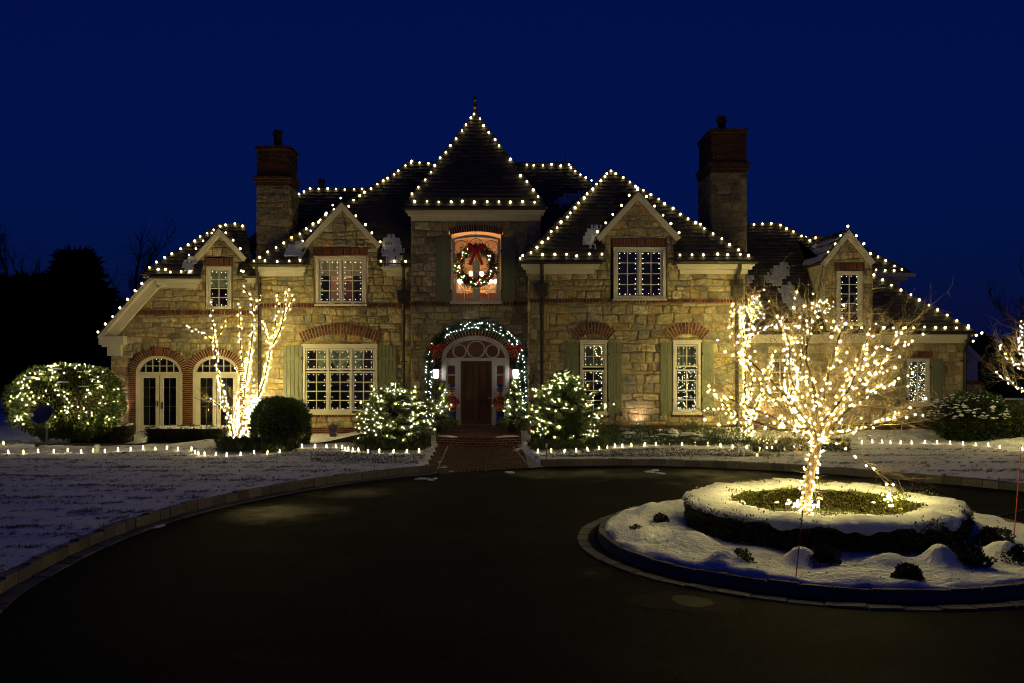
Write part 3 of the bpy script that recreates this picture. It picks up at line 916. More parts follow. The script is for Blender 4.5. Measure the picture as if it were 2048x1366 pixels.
def stone_layout(outline, opens, rnd, hs=(.15, .36), ws=(.24, .72)):
    xs = [p[0] for p in outline]; zs = [p[1] for p in outline]
    x0, x1, z0, z1 = min(xs), max(xs), min(zs), max(zs)
    polys = []
    z = z0 - .05
    ph = rnd.uniform(0, 6)
    def wave(k, x): return .030 * math.sin(x * 1.7 + k * 2.1 + ph) + .022 * math.sin(x * 4.3 + k * 5.3)
    k = 0
    while z < z1:
        h = rnd.uniform(*hs)
        x = x0 - rnd.uniform(0, .4); sl0 = 0
        while x < x1:
            w_ = rnd.uniform(*ws) * (1.15 if h < .22 else .9)
            a, b_ = x, x + w_
            sl1 = rnd.uniform(-.045, .045)
            r = rnd.random()
            if h > .25 and r < .42: sl1 = 0
            if h > .25 and r < .42 and sl0: b_ += 0
            at, bt = a + sl0, b_ + sl1
            q = [(a - sl0 * .6, z + wave(k, a)), (b_ - sl1 * .6, z + wave(k, b_)), (bt, z + h + wave(k + 1, bt)), (at, z + h + wave(k + 1, at))]
            if rnd.random() < .45:
                mxx = (a + b_) / 2; q.insert(3, (mxx, z + h + wave(k + 1, mxx) + rnd.uniform(-.002, .028)))
            sl_prev, sl0 = sl0, sl1
            if h > .25 and r < .42 and sl_prev == 0 and len(q) == 4:
                fm = rnd.uniform(.35, .65)
                m0 = q[0][1] + (q[3][1] - q[0][1]) * fm + rnd.uniform(-.02, .02); m1 = q[1][1] + (q[2][1] - q[1][1]) * fm + rnd.uniform(-.02, .02)
                parts = []
                for lo0, lo1, hi0, hi1 in ((q[0][1], q[1][1], m0, m1), (m0, m1, q[3][1], q[2][1])):
                    if w_ > .42 and rnd.random() < .55:
                        c = a + w_ * rnd.uniform(.35, .65); tt = (c - a) / w_
                        lc, hc = lo0 + (lo1 - lo0) * tt, hi0 + (hi1 - hi0) * tt
                        parts += [[(a, lo0), (c, lc), (c, hc), (a, hi0)], [(c, lc), (b_, lo1), (b_, hi1), (c, hc)]]
                    else: parts.append([(a, lo0), (b_, lo1), (b_, hi1), (a, hi0)])
                polys += parts
            else: polys.append(q)
            x = b_
        z += h; k += 1
    out = []
    for p in polys:
        p = clip_poly(p, outline)
        if len(p) < 3: continue
        ps = [p]
        for o in opens: ps = sub_rect(ps, o)
        out += [ccw(q) for q in ps if abs(area(q)) > .0035]
    return out
def stone_mesh(mb, poly, mapf, c, rnd, m=.011):
    p = inset(poly, m + rnd.uniform(0, .006))
    if len(p) < 3 or abs(area(p)) < .0015: return 0
    p = rounded(p, .035)
    n = len(p); cx = sum(q[0] for q in p) / n; cz = sum(q[1] for q in p) / n
    pr = rnd.uniform(.022, .06); tx, tz = rnd.uniform(-.09, .09), rnd.uniform(-.10, .10)
    p = [(q[0] + rnd.uniform(-.007, .007), q[1] + rnd.uniform(-.007, .007)) for q in p]
    v = [mapf(q[0], q[1], -.004) for q in p] + [mapf(q[0], q[1], pr * .6) for q in p]
    for q in p:
        u = (cx + (q[0] - cx) * .84, cz + (q[1] - cz) * .80)
        v.append(mapf(u[0], u[1], pr + (u[0] - cx) * tx + (u[1] - cz) * tz + rnd.uniform(-.004, .006)))
    v.append(mapf(cx + rnd.uniform(-.03, .03), cz + rnd.uniform(-.02, .02), pr + rnd.uniform(.0, .016)))
    f = []
    for i in range(n):
        j = (i + 1) % n
        f += [(i, j, n + j, n + i), (n + i, n + j, 2 * n + j, 2 * n + i), (2 * n + i, 2 * n + j, 3 * n)]
    mb.add(v, f, c)
    return abs(area(p))
def front_map(Z):
    return lambda a, z, out: (a, Z - out, z)
def stone_wall(name, outline, opens, mapf, parent, seed, keep=1.0, hs=(.15, .36), ws=(.24, .72)):
    """mortar backing with holes, plus laid stones; returns the wall object"""
    rnd = random.Random(seed)
    ps = [ccw(list(outline))]
    for o in opens: ps = sub_rect(ps, o)
    v = []; f = []
    for p in ps:
        o = len(v); p = ccw(p)
        v += [mapf(q[0], q[1], 0) for q in p]; f.append(tuple(range(o, o + len(p))))
    wobj = mk(name, v, f, M['mortar'], parent)
    rest = MB()
    for q in stone_layout(list(outline), opens, rnd, hs, ws):
        c = jit(rnd.choice(STONES), .10)
        big_stones.append((abs(area(q)) * keep, q, mapf, c, wobj, rnd.random()))
    return wobj
def place_stones():
    big_stones.sort(key=lambda s: -s[0])
    rest = {}
    for i, (a, q, mapf, c, wobj, sd_) in enumerate(big_stones):
        rnd = random.Random(sd_)
        if i < 300:
            mb = MB()
            if stone_mesh(mb, q, mapf, c, rnd): mb.build('stone', M['stone'], wobj, col=True)
        else:
            mb = rest.setdefault(wobj.name, (wobj, MB()))[1]; stone_mesh(mb, q, mapf, c, rnd)
    for wobj, mb in rest.values():
        if mb.v: mb.build('stone', M['stone'], wobj, col=True, kind='stuff')

def ell_slices(cx, y0, a, b, n=9):
    """pixel rects that fill the upper half of an ellipse standing on y0"""
    out = []
    for i in range(n):
        t0, t1 = i / n, (i + 1) / n
        hw = a * math.sqrt(max(0, 1 - ((t0 + t1) / 2) ** 2))
        out.append((cx - hw, y0 - b * t1, cx + hw, y0 - b * t0))
    return out
FD1, FD2 = 319, 433
opW = [(258, 745, 492, 870)] + ell_slices(FD1, 745, 60, 49) + ell_slices(FD2, 745, 60, 49) + [(411, 530, 465, 619), (262, 620, 522, 630)]
opM = [(604, 690, 757, 826), (628, 495, 735, 610), (519, 606, 823, 616), (519, 855, 823, 875)]
opT = [(903, 468, 1002, 607), (820, 603, 1084, 612), (868, 716, 1034, 870), (898, 458, 1006, 469)] + ell_slices(951, 716, 81, 62)
opR = [(1158, 682, 1216, 828), (1344, 682, 1403, 826), (1221, 477, 1333, 600), (1058, 598, 1492, 606), (1058, 850, 1492, 875)]
opRW = [(1811, 716, 1859, 811), (1806, 702, 1864, 716), (1535, 716, 1585, 811), (1478, 845, 1940, 875)]
opD = [(1672, 541, 1725, 664), (1668, 525, 1728, 541)]
def px_poly(pts, Z): return [(wx(x, Z), wz(y, Z)) for x, y in pts]
W_ = {}
W_['W'] = stone_wall('wall', px_poly([(222, 872), (524, 872), (524, 560), (316, 560), (222, 684)], ZW), [wrect(r, ZW) for r in opW], front_map(ZW), house, 11)
stone_wall('dormer_wall', px_poly([(398, 560), (486, 560), (486, 512), (438, 463), (398, 506)], ZW), [wrect(r, ZW) for r in opW + [(409, 514, 467, 532)]], front_map(ZW), house, 12)
W_['M'] = stone_wall('wall', px_poly([(522, 875), (822, 875), (822, 528), (522, 528)], ZM), [wrect(r, ZM) for r in opM], front_map(ZM), house, 13)
stone_wall('dormer_wall', px_poly([(613, 528), (757, 528), (757, 488), (683, 413), (613, 488)], ZM), [wrect(r, ZM) for r in opM], front_map(ZM), house, 14)
W_['T'] = stone_wall('wall', px_poly([(822, 868), (1082, 868), (1082, 438), (822, 438)], ZT), [wrect(r, ZT) for r in opT], front_map(ZT), house, 15)
W_['R'] = stone_wall('wall', px_poly([(1060, 874), (1490, 874), (1490, 524), (1060, 524)], ZR), [wrect(r, ZR) for r in opR], front_map(ZR), house, 16)
stone_wall('dormer_wall', px_poly([(1203, 524), (1352, 524), (1352, 470), (1277, 390), (1203, 470)], ZR), [wrect(r, ZR) for r in opR], front_map(ZR), house, 17)
W_['RW'] = stone_wall('wall', px_poly([(1488, 874), (1932, 874), (1932, 672), (1488, 672)], ZRW), [wrect(r, ZRW) for r in opRW], front_map(ZRW), house, 18, keep=.8)
W_['D'] = stone_wall('dormer_wall', px_poly([(1650, 664), (1745, 664), (1745, 524), (1697, 468), (1650, 524)], ZD), [wrect(r, ZD) for r in opD], front_map(ZD), house, 19)
# the return of the projecting bay beside the door, and plain side and rear walls
xr_ = wx(1060, ZR)
stone_wall('wall', [(ZR, .0), (ZT, .0), (ZT, wz(546, ZR)), (ZR, wz(546, ZR))], [], lambda a, z, out: (xr_ - out, a, z), house, 20)
mb = MB()
def quad(a, b_, c, d): mb.add([a, b_, c, d], [(0, 1, 2, 3)])
def shell(px0, px1, Z, ytop, back):
    x0, x1, zt = wx(px0, Z), wx(px1, Z), wz(ytop, Z)
    quad((x0, Z, 0), (x0, back, 0), (x0, back, zt), (x0, Z, zt)); quad((x1, Z, 0), (x1, back, 0), (x1, back, zt), (x1, Z, zt))
    quad((x0, back, 0), (x1, back, 0), (x1, back, zt), (x0, back, zt))
shell(222, 524, ZW, 684, 46); shell(522, 822, ZM, 546, 46); shell(822, 1082, ZT, 438, 40); shell(1061, 1490, ZR, 546, 46); shell(1488, 1932, ZRW, 672, 46)
mb.build('side_wall', M['stucco'], house)

# ---------------------------------------------------------------- brickwork
BRK = [(.135, .045, .025), (.17, .058, .032), (.11, .037, .022), (.16, .066, .038), (.085, .032, .021)]
def brick_field(mb, x0, z0, x1, z1, mapf, bw=.21, bh=.065, j=.011, proud=.02, outl=None, seed=0, soldier=False):
    rnd = random.Random(seed)
    if soldier:
        n = max(1, round((x1 - x0) / (bw + j))); s = (x1 - x0) / n
        cells = [[(x0 + i * s, z0), (x0 + (i + 1) * s, z0), (x0 + (i + 1) * s, z1), (x0 + i * s, z1)] for i in range(n)]
    else:
        cells = []
        nr = max(1, round((z1 - z0) / (bh + j))); sh = (z1 - z0) / nr
        for r in range(nr):
            x = x0 - (r % 2) * (bw + j) / 2
            while x < x1:
                a, b_ = max(x, x0), min(x + bw + j, x1)
                if b_ - a > .03: cells.append([(a, z0 + r * sh), (b_, z0 + r * sh), (b_, z0 + (r + 1) * sh), (a, z0 + (r + 1) * sh)])
                x += bw + j
    n_ = 0
    for q in cells:
        if outl: q = clip_poly(q, outl)
        if len(q) < 3: continue
        q = inset(q, j / 2)
        if len(q) < 3 or abs(area(q)) < .0006: continue
        add_brick(mb, q, mapf, proud + rnd.uniform(-.004, .004), jit(rnd.choice(BRK), .15)); n_ += 1
def add_brick(mb, q, mapf, pr, c, back=-.003):
    q = ccw(q); k = len(q)
    v = [mapf(p[0], p[1], back) for p in q] + [mapf(p[0], p[1], pr) for p in q]
    f = [(i, (i + 1) % k, k + (i + 1) % k, k + i) for i in range(k)] + [tuple(range(k, 2 * k))]
    mb.add(v, f, c)
def plate(poly, mapf, out): return [mapf(p[0], p[1], out) for p in poly]
def brick_panel(name, r, Z, soldier=False, bw=.21, parent=None, seed=1, proud=.03, bh=.065, j=.011):
    x0, z0, x1, z1 = wrect(r, Z)
    mf = front_map(Z)
    mb = MB(); mb.box((x0, Z - .012, z0), (x1, Z + .05, z1))
    p = mb.build(name, M['brick_mortar'], parent or house)
    mb = MB(); brick_field(mb, x0, z0, x1, z1, mf, bw=bw, bh=bh, j=j, proud=proud, soldier=soldier, seed=seed)
    mb.build('brick', M['brick'], p, col=True, kind='stuff')
    return p
# string courses, base courses, lintels, sills
for r, Z, s in (((265, 620, 522, 630), ZW, 1), ((522, 606, 822, 616), ZM, 2), ((822, 603, 1060, 612), ZT, 3), ((1061, 598, 1490, 606), ZR, 4)):
    brick_panel('string_course', r, Z, True, bw=.085, seed=s, proud=.06, j=.022)
for r, Z, s in (((522, 855, 822, 878), ZM, 5), ((1061, 850, 1490, 877), ZR, 6), ((1490, 845, 1932, 877), ZRW, 7)):
    brick_panel('base_course', r, Z, seed=s, proud=.05)
for r, Z, s in (((409, 516, 467, 531), ZW, 8), ((628, 496, 735, 511), ZM, 9), ((1221, 478, 1333, 492), ZR, 10), ((1806, 702, 1864, 715), ZRW, 11), ((1668, 526, 1728, 540), ZD, 12)):
    x0, z0, x1, z1 = wrect(r, Z); mf = front_map(Z)
    mb = MB(); mb.box((x0, Z - .015, z0), (x1, Z + .05, z1)); p = mb.build('lintel', M['brick_mortar'], house)
    n_ = max(3, round((x1 - x0) / .098)); sp = (x1 - x0) / n_
    for i in range(n_):
        mb = MB(); add_brick(mb, [(x0 + i * sp + .009, z0 + .006), (x0 + (i + 1) * sp - .009, z0 + .006), (x0 + (i + 1) * sp - .009, z1 - .006), (x0 + i * sp + .009, z1 - .006)], mf, .045, jit(random.choice(BRK), .15))
        mb.build('brick', M['brick'], p, col=True)
for r, Z, s in (((1155, 828, 1219, 836), ZR, 13), ((1341, 827, 1406, 835), ZR, 14), ((602, 828, 760, 835), ZM, 15), ((1808, 811, 1862, 818), ZRW, 16)):
    brick_panel('sill_course', r, Z, True, bw=.085, seed=s, proud=.07, j=.022)
def ring_arch(Z, fin, fout, n, double=False, name='brick_arch', single=True, proud=.105, mid=None):
    """arch of bricks between two pixel curves fin(t), fout(t), t in 0..1"""
    mf = front_map(Z); W = lambda p: (wx(p[0], Z), wz(p[1], Z))
    mb = MB()
    for i in range(n * 2):
        a, b_ = i / (2 * n), (i + 1) / (2 * n)
        q = [W(fin(a)), W(fin(b_)), W(fout(b_)), W(fout(a))]
        v = plate(q, mf, .082) ; mb.add(v, [(0, 1, 2, 3)])
        mb.add([mf(*q[0], 0), mf(*q[1], 0), mf(*q[1], .082), mf(*q[0], .082)], [(0, 1, 2, 3)])
        mb.add([mf(*q[2], 0), mf(*q[3], 0), mf(*q[3], .082), mf(*q[2], .082)], [(0, 1, 2, 3)])
    p = mb.build(name, M['brick_mortar'], house)
    lerp = lambda u, v_, t: (u[0] + (v_[0] - u[0]) * t, u[1] + (v_[1] - u[1]) * t)
    allb = MB()
    for i in range(n):
        a, b_ = i / n, (i + 1) / n
        g = .15 / n
        spl = [(0, 1)]
        if double: spl = [(0, .48), (.52, 1)] if i % 2 else [(0, .27), (.31, .70), (.74, 1)][0:3]
        if double and i % 2 == 0: spl = [(0, .68), (.72, 1)] if (i // 2) % 2 else [(0, .28), (.32, 1)]
        for s0, s1 in spl:
            q = [W(lerp(fin(a + g), fout(a + g), s0)), W(lerp(fin(b_ - g), fout(b_ - g), s0)), W(lerp(fin(b_ - g), fout(b_ - g), s1)), W(lerp(fin(a + g), fout(a + g), s1))]
            mb = MB() if single else allb
            add_brick(mb, q, mf, proud + random.uniform(-.004, .004), jit(random.choice(BRK), .16))
            if single: mb.build('brick', M['brick'], p, col=True)
    if not single: allb.build('brick', M['brick'], p, col=True, kind='stuff')
    return p
def seg_arch(x0, x1, yend, ytop, th):
    """pixel functions of a segmental arch whose inner chord ends at (x0/x1, yend) with crown at ytop (inner)"""
    c = (x1 - x0) / 2; h = yend - ytop; R = (c * c + h * h) / (2 * h); cx = (x0 + x1) / 2; cyy = ytop + R
    A = math.asin(c / R)
    fi = lambda t: (cx + R * math.sin(-A + 2 * A * t), cyy - R * math.cos(-A + 2 * A * t))
    fo = lambda t: (cx + (R + th) * math.sin(-A + 2 * A * t), cyy - (R + th) * math.cos(-A + 2 * A * t))
    return fi, fo
ring_arch(ZM, *seg_arch(606, 757, 685, 668, 20), 26, True)
ring_arch(ZR, *seg_arch(1156, 1217, 679, 667, 22), 13, True)
ring_arch(ZR, *seg_arch(1343, 1404, 679, 667, 22), 13, True)
ring_arch(ZT, *seg_arch(901, 1004, 470, 463, 13), 22)
def ell(cx, y0, a, b, t0=0, t1=math.pi):
    return lambda t: (cx - a * math.cos(t0 + (t1 - t0) * t), y0 - b * math.sin(t0 + (t1 - t0) * t))
ring_arch(ZW, ell(FD1, 745, 46, 34), ell(FD1, 745, 60, 49), 30)
ring_arch(ZW, ell(FD2, 745, 46, 34), ell(FD2, 745, 60, 49), 30)
ring_arch(ZT, ell(951, 716, 67, 45), ell(951, 716, 81, 60), 34)
for r in ((259, 745, 273, 868), (365, 745, 387, 868), (479, 745, 492, 868)): brick_panel('brick_pier', r, ZW, seed=int(r[0]), proud=.045)
for r in ((869, 716, 884, 868), (1018, 716, 1033, 868)): brick_panel('brick_pier', r, ZT, seed=int(r[0]), proud=.045)
mb = MB()                                                    # keystones over the arched doors
for cx in (FD1,): mb.prism([(wx(cx - 7, ZW), wz(712, ZW)), (wx(cx + 7, ZW), wz(712, ZW)), (wx(cx + 9, ZW), wz(694, ZW)), (wx(cx - 9, ZW), wz(694, ZW))], ZW - .14, ZW)
mb.build('keystone', mat('brick_red', (.22, .07, .04), .85, noise=(20, .2)), house)

# ---------------------------------------------------------------- windows
def bars(mb, x0, y0, x1, y1, fw, Z0, Z1, ref=None):
    """rectangular frame of four butted bars, pixel outline seen at ref"""
    mb.pbox(x0, y0, x0 + fw, y1, Z0, Z1, ref=ref); mb.pbox(x1 - fw, y0, x1, y1, Z0, Z1, ref=ref)
    mb.pbox(x0 + fw, y0, x1 - fw, y0 + fw, Z0, Z1, ref=ref); mb.pbox(x0 + fw, y1 - fw, x1 - fw, y1, Z0, Z1, ref=ref)
def panes(parent, x0, y0, x1, y1, nc, nr, Z, mw=1.6, mm='white'):
    dx, dy = (x1 - x0) / nc, (y1 - y0) / nr
    mb = MB()
    for i in range(1, nc): mb.pbox(x0 + i * dx - mw / 2, y0, x0 + i * dx + mw / 2, y1, Z - .015, Z + .025, ref=Z)
    for j in range(1, nr):
        for i in range(nc):
            mb.pbox(x0 + i * dx + (mw / 2 if i else 0), y0 + j * dy - mw / 2, x0 + (i + 1) * dx - (mw / 2 if i < nc - 1 else 0), y0 + j * dy + mw / 2, Z - .012, Z + .022, ref=Z)
    if nc * nr > 1: mb.build('muntin', M[mm], parent)
    for i in range(nc):
        for j in range(nr):
            a = P(x0 + i * dx, y0 + (j + 1) * dy, Z); b_ = P(x0 + (i + 1) * dx, y0 + j * dy, Z)
            t = [random.uniform(-.003, .003) for _ in range(3)]
            v = [(a[0], Z + .004 + t[0], a[2]), (b_[0], Z + .004 + t[1], a[2]), (b_[0], Z + .004 + t[1] + t[2], b_[2]), (a[0], Z + .004 + t[0] + t[2], b_[2])]
            mk('pane', v, [(0, 1, 2, 3)], M['glass'], parent)
def window(fr, fw, sashes, Z, sill=0, head=0, mull=()):
    x0, y0, x1, y1 = fr
    mb = MB()
    bars(mb, x0, y0, x1, y1, fw, Z - .06, Z + .10, ref=Z)
    wobj = mb.build('window', M['white'], house)
    if sill:
        mb = MB(); mb.pbox(x0 - 2, y1 - .5, x1 + 2, y1 + sill, Z - .13, Z + .05, ref=Z); mb.build('sill', M['white'], wobj)
    if head:
        mb = MB(); mb.pbox(x0 - 2, y0 - head, x1 + 2, y0 + .5, Z - .10, Z + .05, ref=Z); mb.build('cap', M['white'], wobj)
    for m_ in mull:
        mb = MB(); mb.pbox(*m_, Z - .045, Z + .09, ref=Z); mb.build('mullion', M['white'], wobj)
    for s in sashes:
        a, b_, c, d, nc, nr = s
        mb = MB(); bars(mb, a - 3.2, b_ - 3.2, c + 3.2, d + 3.2, 3.2, Z - .01, Z + .06, ref=Z); mb.build('sash', M['white'], wobj)
        panes(wobj, a, b_, c, d, nc, nr, Z + .03)
    return wobj
S_W2 = [(614, 701, 652, 737, 2, 2), (661, 701, 699, 737, 2, 2), (708, 701, 746, 737, 2, 2), (614, 746, 652, 819, 2, 4), (661, 746, 699, 819, 2, 4), (708, 746, 746, 819, 2, 4)]
S_W3 = [(641, 521, 678, 602, 2, 4), (687, 521, 724, 602, 2, 4)]
S_W7 = [(1236, 504, 1274, 591, 2, 4), (1283, 504, 1321, 591, 2, 4)]
S_W5 = [(1168, 693, 1206, 732, 2, 2), (1168, 743, 1206, 820, 2, 4)]
S_W6 = [(1354, 693, 1393, 731, 2, 2), (1354, 742, 1393, 819, 2, 4)]
S_W8 = [(1819, 724, 1851, 805, 2, 4)]
S_W8b = [(1543, 724, 1577, 805, 2, 4)]
S_W9 = [(1681, 550, 1716, 645, 2, 5)]
S_W10 = [(421, 541, 455, 613, 2, 4)]
win2 = window((606, 692, 755, 824), 5, S_W2, ZM, sill=5, head=4, mull=[(655.2, 697, 657.8, 819), (702.2, 697, 704.8, 819)])
win3 = window((632, 513, 733, 609), 6, S_W3, ZM, sill=3, mull=[(681.2, 519, 683.8, 603)])
win7 = window((1227, 494, 1331, 598), 6, S_W7, ZR, sill=3, mull=[(1277.2, 500, 1279.8, 592)])
win5 = window((1160, 684, 1214, 826), 5, S_W5, ZR, sill=4, head=4)
win6 = window((1346, 684, 1401, 825), 5, S_W6, ZR, sill=4, head=4)
win8 = window((1812, 717, 1858, 810), 4, S_W8, ZRW, sill=3)
win8b = window((1536, 717, 1584, 810), 4, S_W8b, ZRW, sill=3)
win9 = window((1673, 542, 1724, 652), 5, S_W9, ZD)
win10 = window((413, 533, 463, 618), 5, S_W10, ZW)

def ring_frame(mb, fi, fo, n, Z0, Z1, Z):
    for i in range(n):
        a, b_ = i / n, (i + 1) / n
        q = [fi(a), fi(b_), fo(b_), fo(a)]
        q = [(wx(p[0], Z), wz(p[1], Z)) for p in q]
        v = [(p[0], Z0, p[1]) for p in q] + [(p[0], Z1, p[1]) for p in q]
        mb.add(v, [(0, 1, 2, 3), (0, 4, 5, 1), (2, 6, 7, 3)])
def fan(poly_px, Z, parent):
    v = [P(x, y, Z) for x, y in poly_px]
    mk('pane', v, [tuple(range(len(v)))], M['glass'], parent)
# arched garden doors
for cx in (FD1, FD2):
    mb = MB()
    ring_frame(mb, ell(cx, 745, 40, 28), ell(cx, 745, 46.5, 34.5), 24, ZW - .05, ZW + .1, ZW)
    mb.pbox(cx - 46.5, 745, cx - 40, 866, ZW - .05, ZW + .1, ref=ZW); mb.pbox(cx + 40, 745, cx + 46.5, 866, ZW - .05, ZW + .1, ref=ZW)
    mb.pbox(cx - 40, 744, cx + 40, 750, ZW - .04, ZW + .1, ref=ZW)
    ad_ = mb.build('arched_door', M['white'], house)
    mb = MB()
    for k in (-2, -1, 0, 1, 2):
        x = cx + k * 14; h = 28 * math.sqrt(1 - (k * 14 / 40) ** 2)
        mb.pbox(x - .7, 745 - h, x + .7, 744, ZW + .02, ZW + .05, ref=ZW)
    mb.pbox(cx - 38, 731.3, cx + 38, 732.7, ZW + .018, ZW + .048, ref=ZW)
    mb.build('muntin', M['white'], ad_)
    fan([ell(cx, 744.5, 40, 28)(i / 20) for i in range(21)], ZW + .06, ad_)
    for s in (-1, 1):
        a, b_ = (cx - 40, cx - .8) if s < 0 else (cx + .8, cx + 40)
        mb = MB(); 
        mb.pbox(a, 750, a + 7, 862, ZW + .0, ZW + .07, ref=ZW); mb.pbox(b_ - 7, 750, b_, 862, ZW + .0, ZW + .07, ref=ZW)
        mb.pbox(a + 7, 750, b_ - 7, 756, ZW + .0, ZW + .07, ref=ZW); mb.pbox(a + 7, 851, b_ - 7, 862, ZW + .0, ZW + .07, ref=ZW)
        lf = mb.build('door_leaf', M['white'], ad_)
        panes(ad_, a + 7, 756, b_ - 7, 851, 2, 5, ZW + .045, mw=.5, mm='grey_metal')
    mb = MB(); mb.pbox(cx - 4, 802, cx - 2.5, 812, ZW - .05, ZW, ref=ZW); mb.pbox(cx + 5, 804, cx + 7, 818, ZW - .05, ZW, ref=ZW)
    mb.build('handle', M['iron'], ad_)
brick_panel('sill_course', (268, 866, 492, 873), ZW, True, bw=.085, seed=50, proud=.12, j=.02)

# tall window of the tower
def sega(x0, x1, yend, ytop):
    fi, _ = seg_arch(x0, x1, yend, ytop, 1); return fi
mb = MB()
ring_frame(mb, sega(909, 996, 480, 475), sega(904, 1001, 478, 469), 14, ZT - .06, ZT + .1, ZT)
mb.pbox(904, 478, 909.5, 603, ZT - .06, ZT + .1, ref=ZT); mb.pbox(995.5, 478, 1001, 603, ZT - .06, ZT + .1, ref=ZT)
win4 = mb.build('window', M['white'], house)
mb = MB(); mb.pbox(901, 602, 1004, 608, ZT - .13, ZT + .05, ref=ZT); mb.build('sill', M['white'], win4)
mb = MB(); mb.pbox(909.5, 507, 995.5, 514, ZT - .03, ZT + .09, ref=ZT); mb.pbox(947.5, 514, 957.5, 602, ZT - .025, ZT + .085, ref=ZT); mb.build('mullion', M['white'], win4)
mb = MB()
for cx, r, cy0 in ((922.5, 13, 494), (952, 13, 490), (982.5, 13, 494)):
    c = P(cx, cy0, ZT + .05)
    mb.tube([(c[0] + r * ZT / F * math.cos(a), ZT + .05, c[2] + r * ZT / F * math.sin(a)) for a in np.linspace(0, 2 * math.pi, 25)], .010, 4, cap=False)
mb.build('muntin', M['iron'], win4)
top_ = [(909.5, 507)] + [(995.5, 507)] + [sega(909.5, 995.5, 480, 475)(1 - i / 12) for i in range(13)]
fan(top_, ZT + .06, win4)
for a, b_ in ((910, 947.5), (957.5, 995.5)):
    mb = MB(); bars(mb, a, 514, b_, 602, 2.6, ZT, ZT + .06, ref=ZT); mb.build('sash', M['white'], win4)
    panes(win4, a + 2.6, 516.6, b_ - 2.6, 599.4, 2, 4, ZT + .035, mw=1.1)

# ---------------------------------------------------------------- shutters
GRN = (.17, .185, .115)
def shutter(x0, y0, x1, y1, Z, bats, hinge=None):
    s = thing_child('shutter', (x0, y0, x1, y1), Z)
    n_ = 5
    w_ = (x1 - x0) / n_
    for i in range(n_):
        mb = MB(); mb.pbox(x0 + i * w_ + .35, y0, x0 + (i + 1) * w_ - .35, y1, Z - .085, Z - .045, c=jit(GRN, .06), ref=Z); mb.build('plank', M['green'], s, col=True)
    for b_ in bats:
        mb = MB(); mb.pbox(x0 + .3, b_, x1 - .3, b_ + 7, Z - .115, Z - .085, c=jit(GRN, .05), ref=Z); mb.build('batten', M['green'], s, col=True)
    if hinge is not None:
        for yy in bats:
            mb = MB(); mb.pbox(hinge - 1.5, yy, hinge + 1.5, yy + 5, Z - .135, Z - .05, ref=Z); mb.build('hinge', M['iron'], s)
    mb = MB(); mb.pbox(x1 - 2 if hinge == x0 else x0, y1 - 2, x1 if hinge == x0 else x0 + 2, y1 + 6, Z - .12, Z - .05, ref=Z); mb.build('holdback', M['iron'], s)
def thing_child(name, r, Z):
    mb = MB(); mb.pbox(r[0] + 1, r[1] + 1, r[2] - 1, r[3] - 1, Z - .047, Z - .0, c=GRN, ref=Z)
    return mb.build(name, M['green'], house, col=True)
shutter(567, 692, 605, 824, ZM, (714, 800), 605); shutter(757, 692, 793, 824, ZM, (714, 800), 757)
shutter(1132, 687, 1158, 826, ZR, (706, 798), 1158); shutter(1216, 687, 1243, 826, ZR, (706, 798), 1216)
shutter(1320, 686, 1344, 825, ZR, (705, 797), 1344); shutter(1403, 686, 1427, 825, ZR, (705, 797), 1403)
shutter(872, 476, 902, 604, ZT, (500, 580), 902); shutter(1003, 476, 1031, 604, ZT, (500, 580), 1003)
shutter(1788, 718, 1811, 809, ZRW, (732, 795), 1811); shutter(1860, 718, 1884, 809, ZRW, (732, 795), 1860)

# ---------------------------------------------------------------- rooms behind the glass
def room(r, Z, depth, m, back=None, margin=14, y_extra=(6, 6)):
    x0, z0, x1, z1 = wrect((r[0] - margin, r[1] - y_extra[0], r[2] + margin, r[3] + y_extra[1]), Z)
    a, b_ = Z + .11, Z + depth
    v = [(x0, a, z0), (x1, a, z0), (x1, a, z1), (x0, a, z1), (x0, b_, z0), (x1, b_, z0), (x1, b_, z1), (x0, b_, z1)]
    f = [(0, 4, 5, 1), (1, 5, 6, 2), (2, 6, 7, 3), (3, 7, 4, 0), (4, 7, 6, 5)]
    return mk('room', v, f, m, house)
room((606, 692, 755, 824), ZM, 2.4, M['dark_room']); room((1160, 684, 1214, 826), ZR, 2.2, M['dark_room'], margin=24); room((1346, 684, 1401, 825), ZR, 2.2, M['dark_room'], margin=24)
room((1227, 494, 1331, 598), ZR, 2.0, mat('grey_green_room', (.05, .058, .045), .9)); room((1812, 717, 1858, 810), ZRW, 2.0, M['dark_room']); room((1536, 717, 1584, 810), ZRW, 2, M['dark_room'])
room((1673, 542, 1724, 652), ZD, 2.0, M['dark_room'], margin=8); room((413, 533, 463, 618), ZW, 2, M['dark_room'], margin=8)
room((273, 712, 365, 866), ZW, 2.2, M['dark_room'], margin=5); room((387, 712, 479, 866), ZW, 2.2, M['dark_room'], margin=5)
r3 = room((632, 513, 733, 609), ZM, 2.6, mat('pink_room', (.55, .40, .30), .9), margin=10)
mb = MB()                                                    # lamp that lights the dormer room from beside the opening
c = P(700, 524, ZM + 2.1); mb.ball(c, .09, 10, 8); mb.build('room_lamp', emit('lamp_glow', (1, .66, .40), 90), r3)
mb = MB(); mb.pbox(687, 556, 712, 610, ZM + 2.3, ZM + 2.5, ref=ZM + 2.3); mb.build('doorway', mat('inner_door', (.2, .13, .07), .8), r3)
